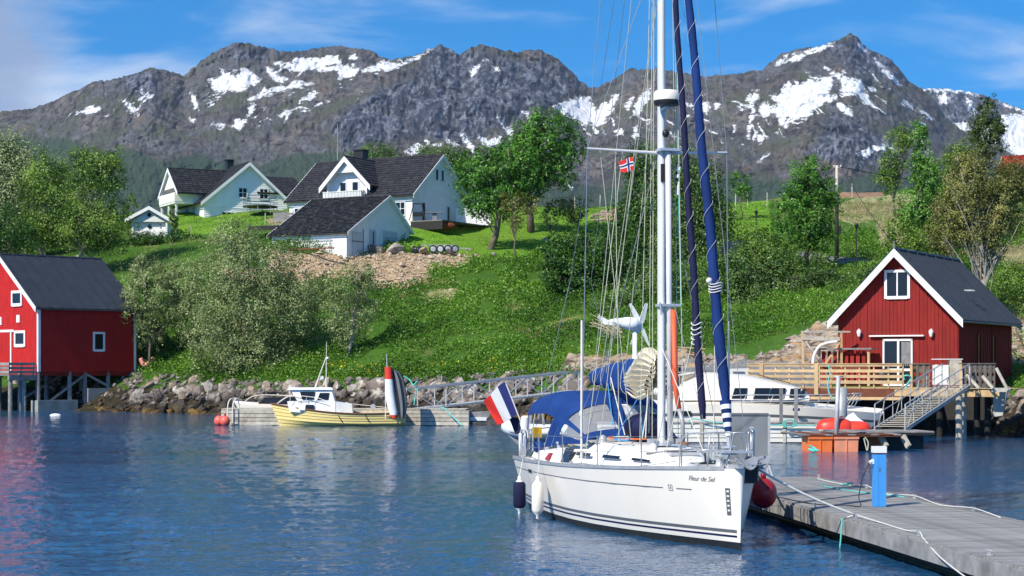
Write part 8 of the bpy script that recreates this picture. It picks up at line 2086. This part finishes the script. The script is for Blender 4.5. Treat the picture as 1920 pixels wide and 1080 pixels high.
def block_mesh(w_, h_, sd_):
    b = _bm.new(); _bm.ops.create_cube(b, size=1); _bm.ops.bevel(b, geom=b.edges[:], offset=.14, segments=2, affect='EDGES')
    r_ = random.Random(sd_)
    for v in b.verts: v.co.x *= w_; v.co.y *= .8; v.co.z *= h_; v.co += Vector((r_.uniform(-.03, .03), r_.uniform(-.03, .03), r_.uniform(-.03, .03)))
    me = bpy.data.meshes.new('stone_block'); b.to_mesh(me); b.free(); me.materials.append(M['stone']); return me
for k, (x, z, w_, h_) in enumerate(blk): share('stone_block', block_mesh(w_, h_, k), sw_, (x + w_ / 2, 0, z + h_ / 2 - .2))
for k, (a, b) in enumerate((((1262, 650), (1322, 654)), ((1265, 660), (1322, 668)))):
    tag(MB().bar(W(*a, 104), W(*b, 104), .08, .06).build('loose_plank', M['wood']), ('upper' if k == 0 else 'lower') + ' loose yellow plank on the bank behind the picnic table', 'plank')
# ---------------------------------------------------------------- posts, lamps, wires, fences
up_ = empty('utility_pole', W(1569, 490, 138), 0, 'wooden utility pole with a transformer box and wires', 'utility pole'); s_ = 138 / F
MB().tube([(0, 0, -.5), (0, 0, 125 * s_)], [.15, .15], 12).build('lower_pole', M['pile'], up_, True); MB().tube([(0, 0, 90 * s_), (0, 0, 180 * s_)], [.13, .10], 12).build('upper_pole', M['palewood'], up_, True)
MB().box(.12, .32, -.12, .12, 50 * s_, 66 * s_).build('meter_box', M['pile'], up_); MB().bar((-.25, 0, 176 * s_), (.35, 0, 176 * s_), .08).build('crossarm', M['greywood'], up_)
for x in (-.2, .05, .3): MB().lathe([(.04, 0), (.06, .06), (.03, .14)], (x, 0, 176 * s_ + .04), 8).build('insulator', M['white'], up_)
tp_ = Vector(up_.location) + Vector((.3, 0, 177 * s_))
tag(MB().tube(sag(tp_, W(1960, 350, 150), .5, 12), .03, 5).build('overhead_wire', M['black']), 'black wire from the utility pole towards the red house', 'wire')
tag(MB().tube(sag(tp_, W(1690, 475, 112), .3, 12), .025, 5).build('overhead_wire', M['black']), 'wire slanting down from the utility pole to the right boathouse', 'wire')
for px_, pt_, pb_, D_, l_ in ((1606, 420, 487, 130, 'black lantern lamp post right of the utility pole'), (1418, 395, 440, 150, 'black lantern lamp post at the hilltop lawn edge')):
    lpz = empty('lamp_post', W(px_, pb_, D_), 0, l_, 'lamp post'); h_ = (pb_ - pt_) * D_ / F
    MB().tube([(0, 0, -.5), (0, 0, h_ - .35)], [.05, .035], 8).build('post', M['black'], lpz); MB().lathe([(.06, -.38), (.10, -.3), (.15, -.1), (.17, -.08), (.05, .02), (.02, .08)], (0, 0, h_), 8).build('lantern', M['black'], lpz)
fps = [(80, 470, 'between the left birches'), (108, 468, 'second from the left under the birches'), (128, 470, 'third from the left under the birches'), (228, 490, 'leaning, leftmost above the boathouse roof corner'), (254, 492, 'middle one above the boathouse roof corner'), (277, 490, 'leaning, rightmost above the boathouse roof corner'), (296, 505, 'lowest one before the willow bush'), (359, 432, 'thin, on the lawn above the hedge'), (497, 420, 'tall one left of the grey board fence'),
       (1078, 392, 'on the hilltop left of the mast'), (1125, 386, 'left of the pair on the hilltop lawn'), (1158, 386, 'right of the pair on the hilltop lawn'), (1438, 368, 'on the skyline right of the staked tree'), (1402, 374, 'stake right of the staked tree'), (1379, 376, 'stake left of the staked tree'), (1379, 448, 'pale stake by the road'), (1551, 470, 'orange stake left of the utility pole'), (1598, 352, 'tiny one on the earth bank skyline')]
for k, (px_, py_, l_) in enumerate(fps):
    D_ = 185 if py_ < 400 else (172 if py_ < 450 else 152); z_ = float(ground_px(px_, D_)); h_ = 1.2 if py_ > 400 else 1.4
    X_ = (px_ - CX) / F * D_; ln_ = .25 if 'leaning' in l_ else .03
    tag(MB().tube([(X_, D_, z_ - .3), (X_ - ln_ * (1 if k % 2 else -1), D_, z_ + h_)], .055, 6).build('fence_post', M['palewood']), 'weathered fence post, ' + l_, 'post', 'fence posts on the slope')
pk = empty('parked_car', W(1386, 487, 141), R(60), 'dark parked car half hidden in the bushes by the road', 'car')
cp_ = [(-2.1, .35), (-2.1, .85), (-1.5, .98), (-.9, 1.42), (.7, 1.45), (1.4, 1.0), (2.05, .85), (2.1, .35)]
rows = [[(x, y, z) for x, z in cp_] for y in (-.82, -.7, .7, .82)]; rows[0] = [(x, -.85, z * .97 if z < 1 else z - .05) for x, z in cp_]
MB().grid(rows).add([(x, -.85, z * .97 if z < 1 else z - .05) for x, z in cp_], [tuple(range(8))]).add([(x, .82, z) for x, z in cp_], [tuple(range(8))[::-1]]).build('body', M['canvasdark'], pk, 40)
MB().hexa([(-1.3, -.87, .98), (1.2, -.87, .98), (1.2, -.855, .98), (-1.3, -.855, .98), (-.85, -.87, 1.35), (.65, -.87, 1.35), (.65, -.855, 1.35), (-.85, -.855, 1.35)]).build('side_window', M['pane'], pk)
for x in (-1.35, 1.35):
    for s in (-1, 1): MB().lathe([(.2, -.1), (.32, -.1), (.32, .1), (.2, .1)], (x, s * .78, .32), 14, axis=(0, 1, 0)).build('wheel', M['black'], pk)
# dry branches on the slope and outcrop ledges
dbm = MB(); rr2 = random.Random(3)
for k in range(26):
    a = W(rr2.uniform(1105, 1130), rr2.uniform(588, 615), 122.5); b = W(rr2.uniform(1140, 1172), rr2.uniform(612, 634), 121.2); dbm.tube([a, a.lerp(b, .5) + Vector((0, 0, rr2.uniform(-.1, .2))), b], .016, 4)
tag(dbm.build('brush_pile', M['stone']), 'heap of bleached dead branches on the slope behind the wind generator', 'brush pile')
# ---------------------------------------------------------------- the air
hz_m = bpy.data.materials.new('haze'); hz_m.use_nodes = True; N, L = hz_m.node_tree.nodes, hz_m.node_tree.links; N.clear()
o_ = N.new('ShaderNodeOutputMaterial'); v_ = N.new('ShaderNodeVolumePrincipled'); v_.inputs['Color'].default_value = (.75, .86, 1.0, 1); v_.inputs['Density'].default_value = 2.0e-5; v_.inputs['Anisotropy'].default_value = .0
L.new(v_.outputs[0], o_.inputs['Volume'])
hb = MB().box(-9000, 9000, -300, 10500, -22, 1650).build('haze', hz_m); hb['kind'] = 'stuff'; hb['label'] = 'thin blue air haze over the whole bay'
SC.cycles.volume_max_steps = 8
SC.cycles.volume_step_rate = 10
